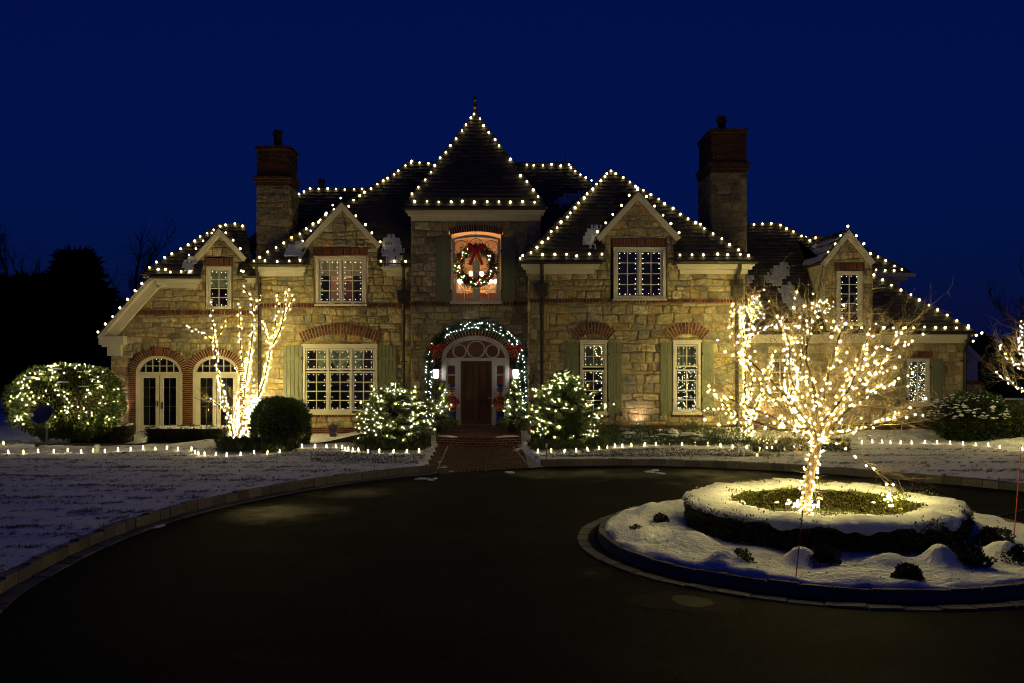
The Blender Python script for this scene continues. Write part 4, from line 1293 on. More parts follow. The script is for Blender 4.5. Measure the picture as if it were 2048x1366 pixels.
def curtain(parent, x0, y0, x1, y1, Z, m, folds=5, amp=.03, taper=0, name='curtain'):
    v = []; f = []; n_ = folds * 8; rows = 6
    for j in range(rows + 1):
        y = y0 + (y1 - y0) * j / rows
        for i in range(n_ + 1):
            t = i / n_
            a = x0 + taper * j / rows; x = a + (x1 - a) * t
            p = P(x, y, Z); v.append((p[0], Z + amp * math.sin(t * folds * 2 * math.pi), p[2]))
    for j in range(rows):
        for i in range(n_):
            q = j * (n_ + 1) + i; f.append((q, q + 1, q + n_ + 2, q + n_ + 1))
    return mk(name, v, f, m, parent, smooth=True)
def swag(parent, x0, x1, y0, drop, Z, m):
    v = []; f = []; n_ = 24; rows = 10
    for j in range(rows + 1):
        for i in range(n_ + 1):
            t = i / n_; s = 4 * t * (1 - t)
            y = y0 + drop * (j / rows) * (.30 + .70 * s)
            p = P(x0 + (x1 - x0) * t, y, Z); v.append((p[0], Z + .05 * math.sin(j / rows * 5 * math.pi) * s - .04 * s, p[2]))
    for j in range(rows):
        for i in range(n_):
            q = j * (n_ + 1) + i; f.append((q, q + 1, q + n_ + 2, q + n_ + 1))
    mk('valance', v, f, m, parent, smooth=True)
curtain(r3, 636, 516, 680, 552, ZM + .35, M['blind'], 2, .01, name='blind'); curtain(r3, 685, 516, 729, 552, ZM + .37, M['blind'], 2, .01, name='blind')
curtain(r3, 634, 552, 662, 612, ZM + .5, mat('dark_curtain', (.05, .05, .04), .9), 3, .03, 0); curtain(r3, 706, 552, 732, 612, ZM + .5, M['dark_room'], 3)
v2 = win2
swag(win2, 632, 656, 696, 48, ZM + .4, M['fabric']); swag(win2, 660, 701, 696, 48, ZM + .36, M['fabric']); swag(win2, 704, 730, 696, 48, ZM + .4, M['fabric'])
red_dr = mat('deep_curtain', (.10, .045, .03), .9)
curtain(win2, 612, 696, 630, 742, ZM + .45, red_dr, 4); curtain(win2, 731, 696, 748, 742, ZM + .45, red_dr, 4)
gc = mat('green_curtain', (.16, .22, .15), .9)
curtain(win5, 1166, 690, 1207, 733, ZR + .4, gc, 6, .03, 4); curtain(win6, 1352, 690, 1395, 733, ZR + .4, gc, 6, .03)
curtain(win10, 419, 540, 457, 575, ZW + .35, M['fabric'], 3, .01, name='blind')
# the lit upper hall of the tower
rt = room((904, 470, 1001, 604), ZT, 4.2, mat('peach_room', (.80, .52, .30), .9), margin=16, y_extra=(10, 2))
mb = MB(); mb.pbox(890, 586, 1016, 612, ZT + 3.9, ZT + 4.0, ref=ZT + 3.9); mb.build('dado', mat('dado_brown', (.12, .06, .03), .8), rt)
# front hall seen through the fan and the sidelights
rh = room((886, 664, 1018, 850), ZT, 3.0, mat('hall_paint', (.52, .34, .18), .9), margin=2, y_extra=(0, 6))
mb = MB(); c = P(952, 770, ZT + .9); mb.ball(c, .06, 10, 8); mb.build('hall_lamp', emit('hall_glow', (1, .66, .36), 34), rh)

# ---------------------------------------------------------------- front door
mb = MB()
ring_frame(mb, ell(951, 717, 59, 37), ell(951, 717, 67.5, 45.5), 30, ZT - .06, ZT + .1, ZT)
mb.pbox(883.5, 717, 892, 862, ZT - .06, ZT + .1, ref=ZT); mb.pbox(1010, 717, 1018.5, 862, ZT - .06, ZT + .1, ref=ZT)
mb.pbox(892, 716, 1010, 722, ZT - .05, ZT + .1, ref=ZT)
mb.pbox(914, 722, 921.5, 856, ZT - .05, ZT + .1, ref=ZT); mb.pbox(983.5, 722, 990.5, 856, ZT - .05, ZT + .1, ref=ZT)
df = mb.build('door_surround', M['white'], house)
mb = MB()
for cx, cy0, r in ((919, 702.5, 13), (952, 699, 17), (985, 702.5, 13)):
    c = P(cx, cy0, ZT + .03); s = ZT / F
    mb.tube([(c[0] + r * s * math.cos(a), ZT + .03, c[2] + r * s * math.sin(a)) for a in np.linspace(0, 2 * math.pi, 33)], .026, 6, cap=False)
mb.build('fanlight_ring', M['white'], df)
fan([ell(951, 716, 59, 36)(i / 24) for i in range(25)], ZT + .06, df)
for a, b_ in ((892, 914), (990.5, 1010)):
    mb = MB(); mb.pbox(a, 722, a + 3.5, 856, ZT - .02, ZT + .08, ref=ZT); mb.pbox(b_ - 3.5, 722, b_, 856, ZT - .02, ZT + .08, ref=ZT)
    mb.pbox(a + 3.5, 722, b_ - 3.5, 731, ZT - .02, ZT + .08, ref=ZT); mb.pbox(a + 3.5, 808, b_ - 3.5, 856, ZT - .02, ZT + .08, ref=ZT)
    for yy in (750, 770, 789): mb.pbox(a + 3.5, yy - .9, b_ - 3.5, yy + .9, ZT, ZT + .07, ref=ZT)
    sl = mb.build('sidelight', M['white'], df)
    for y0, y1 in ((731, 749.1), (750.9, 769.1), (770.9, 788.1), (789.9, 808)):
        v = [P(a + 3.5, y1, ZT + .05), P(b_ - 3.5, y1, ZT + .05), P(b_ - 3.5, y0, ZT + .05), P(a + 3.5, y0, ZT + .05)]
        mk('pane', v, [(0, 1, 2, 3)], M['glass'], df)
WD = (.13, .058, .024)
mb = MB(); mb.pbox(921.5, 722, 983.5, 853, ZT + .04, ZT + .10, c=WD, ref=ZT)
for x0, x1 in ((922, 928), (948.5, 956.5), (977, 983)): mb.pbox(x0, 722.5, x1, 852.5, ZT - .02, ZT + .04, c=jit(WD), ref=ZT)
for y0, y1 in ((722.5, 728), (783, 793), (797, 800), (842, 852.5)):
    for xa, xb in ((928, 948.5), (956.5, 977)): mb.pbox(xa, y0, xb, y1, ZT - .017, ZT + .04, c=jit(WD), ref=ZT)
fdoor = mb.build('front_door', M['wood'], house, col=True)
for xa, xb in ((928, 948.5), (956.5, 977)):
    for y0, y1 in ((728, 783), (800, 842)):
        mb = MB(); mb.pbox(xa + 3.5, y0 + 3.5, xb - 3.5, y1 - 3.5, ZT + .004, ZT + .04, c=jit(WD), ref=ZT); mb.build('panel', M['wood'], fdoor, col=True)
mb = MB(); mb.ball(P(979, 796, ZT - .03), .035, 8, 6); mb.build('handle', M['gold'], fdoor)
x0, z0, x1, z1 = wrect((912, 851, 992, 861), ZT - .35)
st = MB(); st.box((x0, ZT - .36, LZ), (x1, ZT + .1, z1)); st = st.build('door_step', M['brick_mortar'], house)
n_ = 16; sp = (x1 - x0) / n_
for i in range(n_):
    mb = MB(); mb.box((x0 + i * sp + .008, ZT - .385, LZ + .004), (x0 + (i + 1) * sp - .008, ZT - .2, z1 + .006), jit(random.choice(BRK))); mb.build('brick', M['brick'], st, col=True)

# ---------------------------------------------------------------- roofs
SL = [(.052, .046, .036), (.042, .038, .030), (.062, .054, .042), (.034, .031, .027), (.055, .044, .032)]
tower_slates = []
def roof_face(name, poly, expo=.19, wid=(.20, .34), subs=(), plain=False, seed=0, single=0):
    """planar convex roof face (3D points), laid with slates; subs: rects (x0, z0, x1, z1) left free for dormers"""
    rnd = random.Random(seed)
    poly = [np.array(p, float) for p in poly]
    nrm = np.cross(poly[1] - poly[0], poly[2] - poly[0]); nrm /= np.linalg.norm(nrm)
    if nrm[2] < 0: nrm = -nrm
    u = np.cross((0, 0, 1.), nrm); u /= np.linalg.norm(u)
    vdir = np.cross(nrm, u)
    if vdir[2] < 0: vdir = -vdir
    o = min(poly, key=lambda p: p[2])
    uv = [(float(np.dot(p - o, u)), float(np.dot(p - o, vdir))) for p in poly]
    to3 = lambda p, h=0: o + u * p[0] + vdir * p[1] + nrm * h
    rects = []
    for x0, z0, x1, z1 in subs:
        ua, ub = sorted(((x0 - o[0]) / u[0], (x1 - o[0]) / u[0]))
        rects.append((ua, (z0 - o[2]) / vdir[2], ub, (z1 - o[2]) / vdir[2]))
    ps = [ccw(uv)]
    for r in rects: ps = sub_rect(ps, r)
    v = []; f = []
    for p in ps:
        k = len(v); v += [to3(q, 0) for q in p]; f.append(tuple(range(k, k + len(p))))
        k2 = len(v); v += [to3(q, -.08) for q in p]; f.append(tuple(range(k2 + len(p) - 1, k2 - 1, -1)))
        for i in range(len(p)):
            j = (i + 1) % len(p); f.append((k + i, k2 + i, k2 + j, k + j))
    ro = mk(name, v, f, M['slate_plain'], house)
    if plain: return ro
    umin, umax = min(p[0] for p in uv), max(p[0] for p in uv); vmax = max(p[1] for p in uv)
    rest = MB(); cnt = 0
    vv = 0.0; row = 0
    while vv < vmax:
        x = umin - rnd.uniform(0, .3)
        while x < umax:
            w_ = rnd.uniform(*wid)
            q = [(x + .004, vv), (x + w_ - .004, vv), (x + w_ - .004, vv + expo), (x + .004, vv + expo)]
            d0 = rnd.uniform(-.012, .008)
            q[0] = (q[0][0], q[0][1] + d0); q[1] = (q[1][0], q[1][1] + d0)
            q = clip_poly(q, uv)
            if len(q) >= 3 and abs(area(q)) > .001:
                qq = [q]
                for r in rects: qq = sub_rect(qq, r)
                for p in qq:
                    p = ccw(p); n_ = len(p); lf = rnd.uniform(.016, .03)
                    top = [to3(z, max(.003, lf * (1 - .8 * (z[1] - vv) / expo))) for z in p]; bot = [to3(z, 0) for z in p]
                    fc = [tuple(range(n_))] + [(i, n_ + i, n_ + (i + 1) % n_, (i + 1) % n_) for i in range(n_)]
                    c = jit(rnd.choice(SL), .2)
                    if single and cnt < single and abs(area(p)) > .02:
                        mb = MB(); mb.add(top + bot, fc, c); mb.build('slate', M['slate'], ro, col=True); cnt += 1
                    else: rest.add(top + bot, fc, c)
            x += w_
        vv += expo; row += 1
    rest.build('slate', M['slate'], ro, col=True, kind='stuff')
    return ro
PL = {'M': (35.9, wz(527, 35.9), 1.2), 'R': (32.8, wz(521, 32.8), 1.2), 'T': (34.7, wz(413, 34.7), 1.59), 'W': (36.4, wz(549, 36.4), 1.1), 'RW': (34.9, wz(663, 34.9), 1.0), 'BB': (41.0, wz(548, 41.0), 1.0), 'B': (37.75, wz(376, 41) - 1.2 * 3.25, 1.2)}
def on(pl, px, py, off=0.0):
    Ze, ze, s = PL[pl]
    h = off * math.sqrt(1 + s * s)
    Z = (HC - ze - h + s * Ze) / (s + (py - CY) / F)
    return P(px, py, Z)
def dsub(pl, px0, px1, Z, ytop): return (wx(px0, Z), -5, wx(px1, Z), wz(ytop, Z))
roof_face('roof', [on('M', *p) for p in ((497, 527), (1330, 527), (1140, 325), (815, 325))], subs=[dsub('M', 620, 757, ZM, 487), (wx(820, ZT), -5, wx(1084, ZT), 8.3), (wx(1060, ZR), -5, wx(1500, ZR), 7.2)], seed=1)
roof_face('roof', [on('B', *p) for p in ((470, 500), (790, 500), (790, 376), (618, 376))], seed=2)
roof_face('roof', [on('R', *p) for p in ((1037, 521), (1517, 521), (1219, 338))], subs=[dsub('R', 1209, 1346, ZR, 468)], seed=3)
roof_face('roof', [on('W', *p) for p in ((281, 549), (512, 549), (490, 446), (440, 446))], subs=[dsub('W', 408, 480, ZW, 505)], seed=4)
roof_face('roof', [on('RW', *p) for p in ((1478, 663), (1952, 663), (1560, 446), (1440, 446))], subs=[dsub('RW', 1648, 1747, ZD, 522)], seed=5)
roof_face('roof', [on('BB', *p) for p in ((1540, 548), (1832, 548), (1688, 473), (1560, 473))], seed=6)
ta = on('T', 950, 222); tl = on('T', 806, 413); tr = on('T', 1094, 413)
ext = 2 * (ta[1] - 34.7)
tbl, tbr = tl + (0, ext, 0), tr + (0, ext, 0)
roof_face('roof', [tl, tr, ta], expo=.185, wid=(.2, .36), seed=7, single=300)
roof_face('roof', [tbl, tl, ta], seed=8); roof_face('roof', [tr, tbr, ta], seed=9); roof_face('roof', [tbr, tbl, ta], plain=True)
# hidden hip and rear slopes, plain
mrl, mrr = on('M', 815, 325), on('M', 1140, 325); mel, mer = on('M', 497, 527), on('M', 1330, 527)
bk = np.array([0, 2 * (mrl[1] - 35.9), 0])
roof_face('roof', [mel + bk, mel, mrl], plain=True); roof_face('roof', [mer, mer + bk, mrr], plain=True); roof_face('roof', [mer + bk, mel + bk, mrl, mrr], plain=True)
ra, rl, rr2 = on('R', 1219, 338), on('R', 1037, 521), on('R', 1517, 521)
roof_face('roof', [rl + (0, 8, 0), rl, ra, ra + (0, 5, 0)], seed=10); roof_face('roof', [rr2, rr2 + (0, 8, 0), ra + (0, 5, 0), ra], seed=11)
wl, wr1, wr2 = on('W', 281, 549), on('W', 440, 446), on('W', 490, 446)
roof_face('roof', [wl + (0, 3.4, 0), wl, wr1], plain=True)
rw1, rw2 = on('RW', 1952, 663), on('RW', 1560, 446)
roof_face('roof', [rw1, rw1 + (0, 8.8, 0), rw2], seed=12)
bb1, bb2 = on('BB', 1832, 548), on('BB', 1688, 473)
roof_face('roof', [bb1, bb1 + (0, 5, 0), bb2], plain=True)
# white wall and soffit under the rear block's eave
mb = MB(); mb.pbox(1700, 556, 1800, 600, 41.5, 42.0); mb.pbox(1690, 553, 1816, 561, 41.15, 41.6); mb.build('side_wall', M['stucco'], house)
mb = MB(); mb.pbox(1560, 546, 1832, 553, 40.9, 41.1); mb.build('gutter', M['white'], house)

# eaves: gutter and stepped white cornice
def eave(x0, x1, yg, yw, Zw, over=.5, ends=()):
    Zg = Zw - over
    mb = MB()
    a, b_ = P(x0, yg, Zg - .06), P(x1, yg, Zg - .06)
    n_ = 8
    pr = [(-.0, .0), (-.02, -.05), (.0, -.10), (.05, -.125), (.12, -.125), (.12, .0)]
    v = [(a[0], a[1] + d, a[2] + h) for d, h in pr] + [(b_[0], b_[1] + d, b_[2] + h) for d, h in pr]
    f = [(i, (i + 1) % 6, 6 + (i + 1) % 6, 6 + i) for i in range(6)] + [tuple(range(5, -1, -1)), tuple(range(6, 12))]
    mb.add(v, f); mb.build('gutter', M['gutter'], house)
    z_top = wz(yg + 7, Zg); z_bot = wz(yw, Zw)
    xa, xb = wx(x0, Zg) + .08, wx(x1, Zg) - .08
    h = z_top - z_bot
    mb = MB()
    mb.box((xa, Zg + .10, z_top - .07), (xb, Zw, z_top))
    mb.box((xa + .06, Zg + .22, z_top - .17), (xb - .06, Zw, z_top - .07))
    mb.box((xa + .12, Zw - .14, z_bot + .16), (xb - .12, Zw, z_top - .17))
    mb.box((xa + .16, Zw - .085, z_bot), (xb - .16, Zw, z_bot + .16))
    mb.build('cornice', M['white'], house)
eave(500, 615, 526, 553, ZM); eave(757, 823, 526, 553, ZM)
eave(1038, 1205, 520, 548, ZR); eave(1350, 1516, 520, 548, ZR)
eave(806, 1096, 412, 442, ZT)
eave(300, 400, 550, 576, ZW); eave(484, 514, 549, 575, ZW)
eave(1488, 1953, 662, 686, ZRW)
mb = MB()                                                    # left overhang of the upper left roof
mb.pbox(277, 543, 345, 548, 36.7, 40.5); mb.build('gutter', M['gutter'], house)
mb = MB(); mb.pbox(286, 548, 330, 556, 36.8, 40.0); mb.build('cornice', M['white'], house)
# sweeping white rake of the left gable and its boxed return
mb = MB()
rk = [(203, 678), (240, 634), (290, 577), (305, 562), (322, 556)]
for a, b_ in zip(rk[:-1], rk[1:]):
    p, q = P(*a, ZW - .12), P(*b_, ZW - .12); mb.bar(p + (.16, 0, -.07), q + (.16, 0, -.07), .40, .20, up=(0, 1, 0)); mb.bar(p + (.04, -.12, .03), q + (.04, -.12, .03), .12, .5, up=(0, 1, 0))
mb.build('rake_board', M['white'], house)
mb = MB(); mb.pbox(197, 672, 246, 690, ZW - .45, ZW + .1, ref=ZW - .45); mb.pbox(203, 690, 242, 694, ZW - .38, ZW + .1, ref=ZW - .4); mb.pbox(214, 694, 241, 712, ZW - .25, ZW + .1, ref=ZW - .25)
mb.build('cornice', M['white'], house)
p0, p1 = P(196, 674, ZW - .3), P(322, 550, ZW - .3)
mb = MB()
for a, b_ in zip(rk[:-1], rk[1:]):
    p, q = P(a[0] - 4, a[1] - 4, ZW), P(b_[0] - 4, b_[1] - 4, ZW)
    mb.add([p + (0, -.3, 0), q + (0, -.3, 0), q + (0, 6, 0), p + (0, 6, 0), p + (0, -.3, -.1), q + (0, -.3, -.1), q + (0, 6, -.1), p + (0, 6, -.1)], [(0, 1, 2, 3), (7, 6, 5, 4), (0, 4, 5, 1), (3, 2, 6, 7), (0, 3, 7, 4), (1, 5, 6, 2)])
mb.build('roof', M['slate_plain'], house)

# dormer gables: small roofs running back into the slopes, with white rakes
def dormer(Zf, apex, lb, rb_, depth, pl=None, side=False, seed=0):
    A, Lb, Rb = P(*apex, Zf - .18), P(*lb, Zf - .18), P(*rb_, Zf - .18)
    back = np.array([0, depth, 0])
    roof_face('dormer_roof', [Lb + back, Lb, A, A + back], seed=seed, expo=.17); roof_face('dormer_roof', [Rb, Rb + back, A + back, A], seed=seed + 1, expo=.17)
    mb = MB()
    for e, s in ((Lb, 1), (Rb, -1)):
        d = (A - e) / np.linalg.norm(A - e)
        nrm = np.array([-d[2] * -s, 0, 0])
        dn = np.array([d[2] * s, 0, -d[0] * s]) ; dn = dn if dn[2] < 0 else -dn
        a0, a1 = e + dn * .115, A + dn * .115
        for off, w_, yy0, yy1 in ((.045, .09, -.05, .16), (.135, .09, -.015, .16)):
            p, q = e + dn * (off + .01), A + dn * (off + .01)
            # mitre at the apex
            q = q + d * 0
            hw = dn * w_ / 2
            tz = lambda P_: P_ + d * ((0 if abs(d[0]) < 1e-6 else (A[0] - P_[0]) / d[0]))
            c1, c2 = tz(p - hw), tz(p + hw)
            v = []
            for yy in (yy0, yy1): v += [p - hw + (0, yy, 0), p + hw + (0, yy, 0), c2 + (0, yy, 0), c1 + (0, yy, 0)]
            mb.add(v, [(0, 1, 2, 3), (7, 6, 5, 4), (0, 4, 5, 1), (1, 5, 6, 2), (2, 6, 7, 3), (3, 7, 4, 0)])
    mb.build('rake_board', M['white'], house)
dormer(ZM, (683, 404), (604, 490), (762, 490), 3.4, seed=21)
dormer(ZR, (1277, 382), (1192, 475), (1362, 475), 3.4, seed=23)
dormer(ZW, (438, 456), (387, 514), (494, 516), 2.6, seed=25)
dormer(ZD, (1697, 458), (1642, 526), (1751, 524), 4.2, seed=27)
# cheeks of the dormer that stands free on the right-hand roof
mb = MB()
for px in (1651, 1744):
    x = wx(px, ZD); z0 = PL['RW'][1]; zt = wz(526, ZD)
    mb.add([(x, ZD, z0 - .2), (x, ZD + 4, z0 + 3.9), (x, ZD + 4, zt), (x, ZD, zt)], [(0, 1, 2, 3)])
mb.build('dormer_cheek', M['stucco'], house)
# side cheeks of the wall dormers
mb = MB()
for px, Z, yt, yb in ((614, ZM, 489, 546), (756, ZM, 489, 546), (1204, ZR, 471, 546), (1351, ZR, 471, 546), (399, ZW, 507, 560), (485, ZW, 512, 560)):
    x = wx(px, Z); mb.add([(x, Z + .002, wz(yb, Z)), (x, Z + 2.5, wz(yb, Z)), (x, Z + 2.5, wz(yt, Z)), (x, Z + .002, wz(yt, Z))], [(0, 1, 2, 3)])
mb.build('dormer_cheek', M['stucco'], house)

# ---------------------------------------------------------------- chimneys
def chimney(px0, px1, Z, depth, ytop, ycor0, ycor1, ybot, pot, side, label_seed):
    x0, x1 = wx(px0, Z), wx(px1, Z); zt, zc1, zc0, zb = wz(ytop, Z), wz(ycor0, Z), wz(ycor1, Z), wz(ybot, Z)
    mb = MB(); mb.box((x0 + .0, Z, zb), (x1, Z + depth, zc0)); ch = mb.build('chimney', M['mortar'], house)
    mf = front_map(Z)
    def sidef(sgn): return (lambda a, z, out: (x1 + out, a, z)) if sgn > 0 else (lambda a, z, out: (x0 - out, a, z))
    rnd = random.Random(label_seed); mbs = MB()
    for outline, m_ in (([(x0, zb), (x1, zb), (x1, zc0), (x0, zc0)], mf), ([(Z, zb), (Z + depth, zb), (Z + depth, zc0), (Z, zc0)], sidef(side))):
        for q in stone_layout(outline, [], rnd): stone_mesh(mbs, q, m_, jit(tuple(.62 * k for k in rnd.choice(STONES))), rnd)  # stone colour darkened: the dim light up here is put into it
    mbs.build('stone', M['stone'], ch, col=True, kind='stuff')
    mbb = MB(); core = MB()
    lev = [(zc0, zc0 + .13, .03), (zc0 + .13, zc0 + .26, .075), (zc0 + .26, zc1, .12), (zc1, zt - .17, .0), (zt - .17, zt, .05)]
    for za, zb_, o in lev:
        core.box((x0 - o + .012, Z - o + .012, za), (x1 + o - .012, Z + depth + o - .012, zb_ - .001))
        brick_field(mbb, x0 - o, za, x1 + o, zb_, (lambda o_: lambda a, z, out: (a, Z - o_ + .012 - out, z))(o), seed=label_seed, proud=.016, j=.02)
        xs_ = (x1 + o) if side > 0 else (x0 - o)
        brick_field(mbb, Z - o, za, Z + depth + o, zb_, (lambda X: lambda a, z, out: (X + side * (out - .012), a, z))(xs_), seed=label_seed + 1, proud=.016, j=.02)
    core.build('brick_core', mat('shaded_mortar', (.15, .12, .08), .9), ch)  # mortar tone carries painted shade, as on the stones below
    mbb.c = [tuple(.5 * k for k in c) for c in mbb.c]; mbb.build('brick', M['brick'], ch, col=True, kind='stuff')  # brick colour darkened to imitate weak light on the stack
    cx, r, yp = pot
    c = P(cx, ytop, Z + depth * .5)
    s = (Z + depth / 2) / F; hgt = (ytop - yp) * s
    mb = MB(); mb.lathe(c[0], c[1], [(r * s * 1.0, zt - .05), (r * s * .86, zt + hgt * .2), (r * s * .80, zt + hgt * .66), (r * s * 1.08, zt + hgt * .74), (r * s * 1.08, zt + hgt * .82), (r * s * .86, zt + hgt * .9), (r * s * .80, zt + hgt)], 14)
    mb.build('chimney_pot', M['clay'], ch)
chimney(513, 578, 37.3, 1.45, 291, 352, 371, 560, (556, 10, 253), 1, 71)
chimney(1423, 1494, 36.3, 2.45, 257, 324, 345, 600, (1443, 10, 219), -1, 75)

# finials and a roof vent
def finial(px, ytop, ybot, pl_or_Z, r=.03, balls=False):
    Z = pl_or_Z
    a, b_ = P(px, ybot, Z), P(px, ytop, Z); h = b_[2] - a[2]
    mb = MB()
    pr = [(r * 1.6, -.1), (r, .0)]
    if balls: pr = [(.10, -.12), (.06, .02), (.03, .06), (.075, .12), (.09, .17), (.075, .22), (.03, .28), (.03, .36), (.06, .40), (.07, .44), (.06, .48), (.025, .53), (.022, h * .6), (.006, h)]
    else: pr = [(.05, -.12), (.03, .0), (.014, h * .5), (.005, h)]
    mb.lathe(a[0], a[1], [(q, a[2] + z) for q, z in pr], 10)
    mb.build('finial', M['copper'] if balls else M['iron'], house)
finial(950, 160, 222, ta[1], balls=True)
finial(827, 296, 326, mrl[1]); finial(1131, 302, 326, mrr[1]); finial(620, 350, 376, 41.0); finial(1556, 424, 447, rw2[1])
mb = MB(); c = P(643, 376, 42); mb.lathe(c[0], 42, [(.13, c[2] - .3), (.13, c[2] + .2), (.17, c[2] + .22), (.17, c[2] + .33), (.08, c[2] + .4)], 12); mb.build('roof_vent', M['clay'], house)

# downspouts with leader heads
def spout(px, Zw, ytop, ybot, yhead=None, jog=0):
    Zf = Zw - .16
    mb = MB()
    a = P(px + jog, ytop, Zw - .5)
    pts = [a, P(px + jog, ytop + 6, Zw - .46), P(px, ytop + 24, Zf), P(px, ybot, Zf)]
    if jog: pts = [a, P(px + jog, ytop + 8, Zw - .46), P(px, ytop + 32, Zf), P(px, ybot, Zf)]
    mb.tube(pts, .062, 8)
    d = mb.build('downspout', M['gutter'], house)
    if yhead:
        mb = MB(); x0, z0, x1, z1 = wrect((px - 11, yhead, px + 11, yhead + 20), Zf)
        mb.box((x0, Zf - .14, z0), (x1, Zf + .12, z1)); mb.box((x0 - .04, Zf - .17, z1), (x1 + .04, Zf + .13, z1 + .05)); mb.prism([(x0 + .1, z0 - .10), (x1 - .1, z0 - .10), (x1, z0), (x0, z0)], Zf - .14, Zf + .12)
        mb.build('leader_head', M['gutter'], d)
    for yy in (ybot - 60, ybot - 150):
        mb = MB(); x0, z0, x1, z1 = wrect((px - 5.5, yy, px + 5.5, yy + 3), Zf); mb.box((x0, Zf - .075, z0), (x1, Zf + .14, z1)); mb.build('bracket', M['gutter'], d)
spout(519, ZM, 534, 872, None, -6); spout(807, ZM, 534, 872, 583); spout(1084, ZR, 528, 872, 570); spout(1474, ZR, 528, 872, 571, 6); spout(1930, ZRW, 670, 870, None, 8)

# snow lying on the roof slopes
def roof_snow(pl, pts, h=.02, seed=0):
    """snow caught on the slates: one thin pad per slate, ragged at the rim"""
    rnd = random.Random(seed)
    Ze, ze, s = PL[pl]; k_ = math.sqrt(1 + s * s)
    poly = []
    for x, y in pts:
        p = on(pl, x, y); poly.append((p[0], (p[1] - Ze) * k_))
    def inside(x, y):
        r = False
        for i in range(len(poly)):
            (xa, ya), (xb, yb) = poly[i], poly[i - 1]
            if (ya > y) != (yb > y) and x < (xb - xa) * (y - ya) / (yb - ya) + xa: r = not r
        return r
    mb = MB(); x0, x1 = min(p[0] for p in poly) - .2, max(p[0] for p in poly) + .2; v0, v1 = min(p[1] for p in poly) - .2, max(p[1] for p in poly) + .2
    def to3(u, v, hh): return (u, Ze + v / k_ - hh * s / k_, ze + v * s / k_ + hh / k_)
    v = math.floor(v0 / .19) * .19
    while v < v1:
        x = x0 - rnd.random() * .1
        while x < x1:
            w_ = rnd.uniform(.03, .07)
            if inside(x + w_ / 2 + rnd.gauss(0, .05), v + .1 + rnd.gauss(0, .05)) and rnd.random() < .95:
                a, b_ = v - rnd.uniform(.0, .02), v + rnd.uniform(.185, .2); o = .03; t = o + rnd.uniform(.6, 1.0) * h
                q = [(x - .004, a), (x + w_ + .004, a + rnd.uniform(-.02, .02)), (x + w_ + .004, b_), (x - .004, b_ + rnd.uniform(-.02, .01))]
                mb.add([to3(*p, .005) for p in q] + [to3(*p, t) for p in q], [(4, 5, 6, 7), (0, 1, 5, 4), (1, 2, 6, 5), (2, 3, 7, 6), (3, 0, 4, 7)])
            x += w_
        v += .19
    if mb.v: mb.build('snow', M['thin_snow'], house, kind='stuff')
M['thin_snow'] = mat('thin_snow', (.56, .59, .66), .8, noise=(6, .3), bump=(20, .6, .03))
roof_snow('M', [(566, 516), (572, 496), (590, 486), (607, 478), (610, 496), (606, 515), (588, 512)], seed=1)
roof_snow('M', [(764, 500), (768, 478), (790, 470), (802, 484), (803, 524), (778, 522)], seed=2)
roof_snow('M', [(764, 531), (800, 532), (806, 526), (788, 522), (770, 525)], seed=3)
roof_snow('M', [(1112, 404), (1128, 393), (1150, 388), (1167, 381), (1160, 396), (1136, 411), (1118, 411)], seed=4)
roof_snow('R', [(1162, 488), (1168, 470), (1184, 455), (1197, 449), (1203, 462), (1192, 482), (1188, 493)], seed=5)
roof_snow('W', [(366, 531), (376, 517), (396, 512), (394, 526), (384, 541), (370, 546)], seed=6)
roof_snow('RW', [(1530, 556), (1552, 534), (1572, 520), (1578, 545), (1560, 570), (1536, 566)], seed=7)
roof_snow('RW', [(1556, 580), (1580, 566), (1604, 600), (1622, 628), (1600, 632), (1574, 612)], seed=8)
roof_snow('RW', [(1486, 560), (1500, 548), (1508, 556), (1496, 575)], seed=9)
# snow on the left slope of the free dormer
A, Lb = P(1697, 458, ZD - .18), P(1642, 526, ZD - .18)
for s0, s1, y0, y1 in ((.05, .32, .1, 3.0), (.40, .58, .2, 3.6), (.66, .8, .1, 3.4)):
    v = []; f = []; k = 14
    nr = np.array([-(A - Lb)[2], 0, (A - Lb)[0]]); nr /= np.linalg.norm(nr)
    for i in range(k + 1):
        t = i / k
        for s in (s0, (s0 + s1) / 2, s1):
            hh = .05 if s == (s0 + s1) / 2 else .022
            v.append(Lb + (A - Lb) * (s + .03 * math.sin(9 * t + 20 * s)) + np.array([0, y0 + (y1 - y0) * t, 0]) + nr * hh)
    for i in range(k):
        for j in range(2): f.append((i * 3 + j, i * 3 + j + 1, i * 3 + j + 4, i * 3 + j + 3))
    mk('snow', v, f, M['thin_snow'], house, smooth=True)
place_stones()

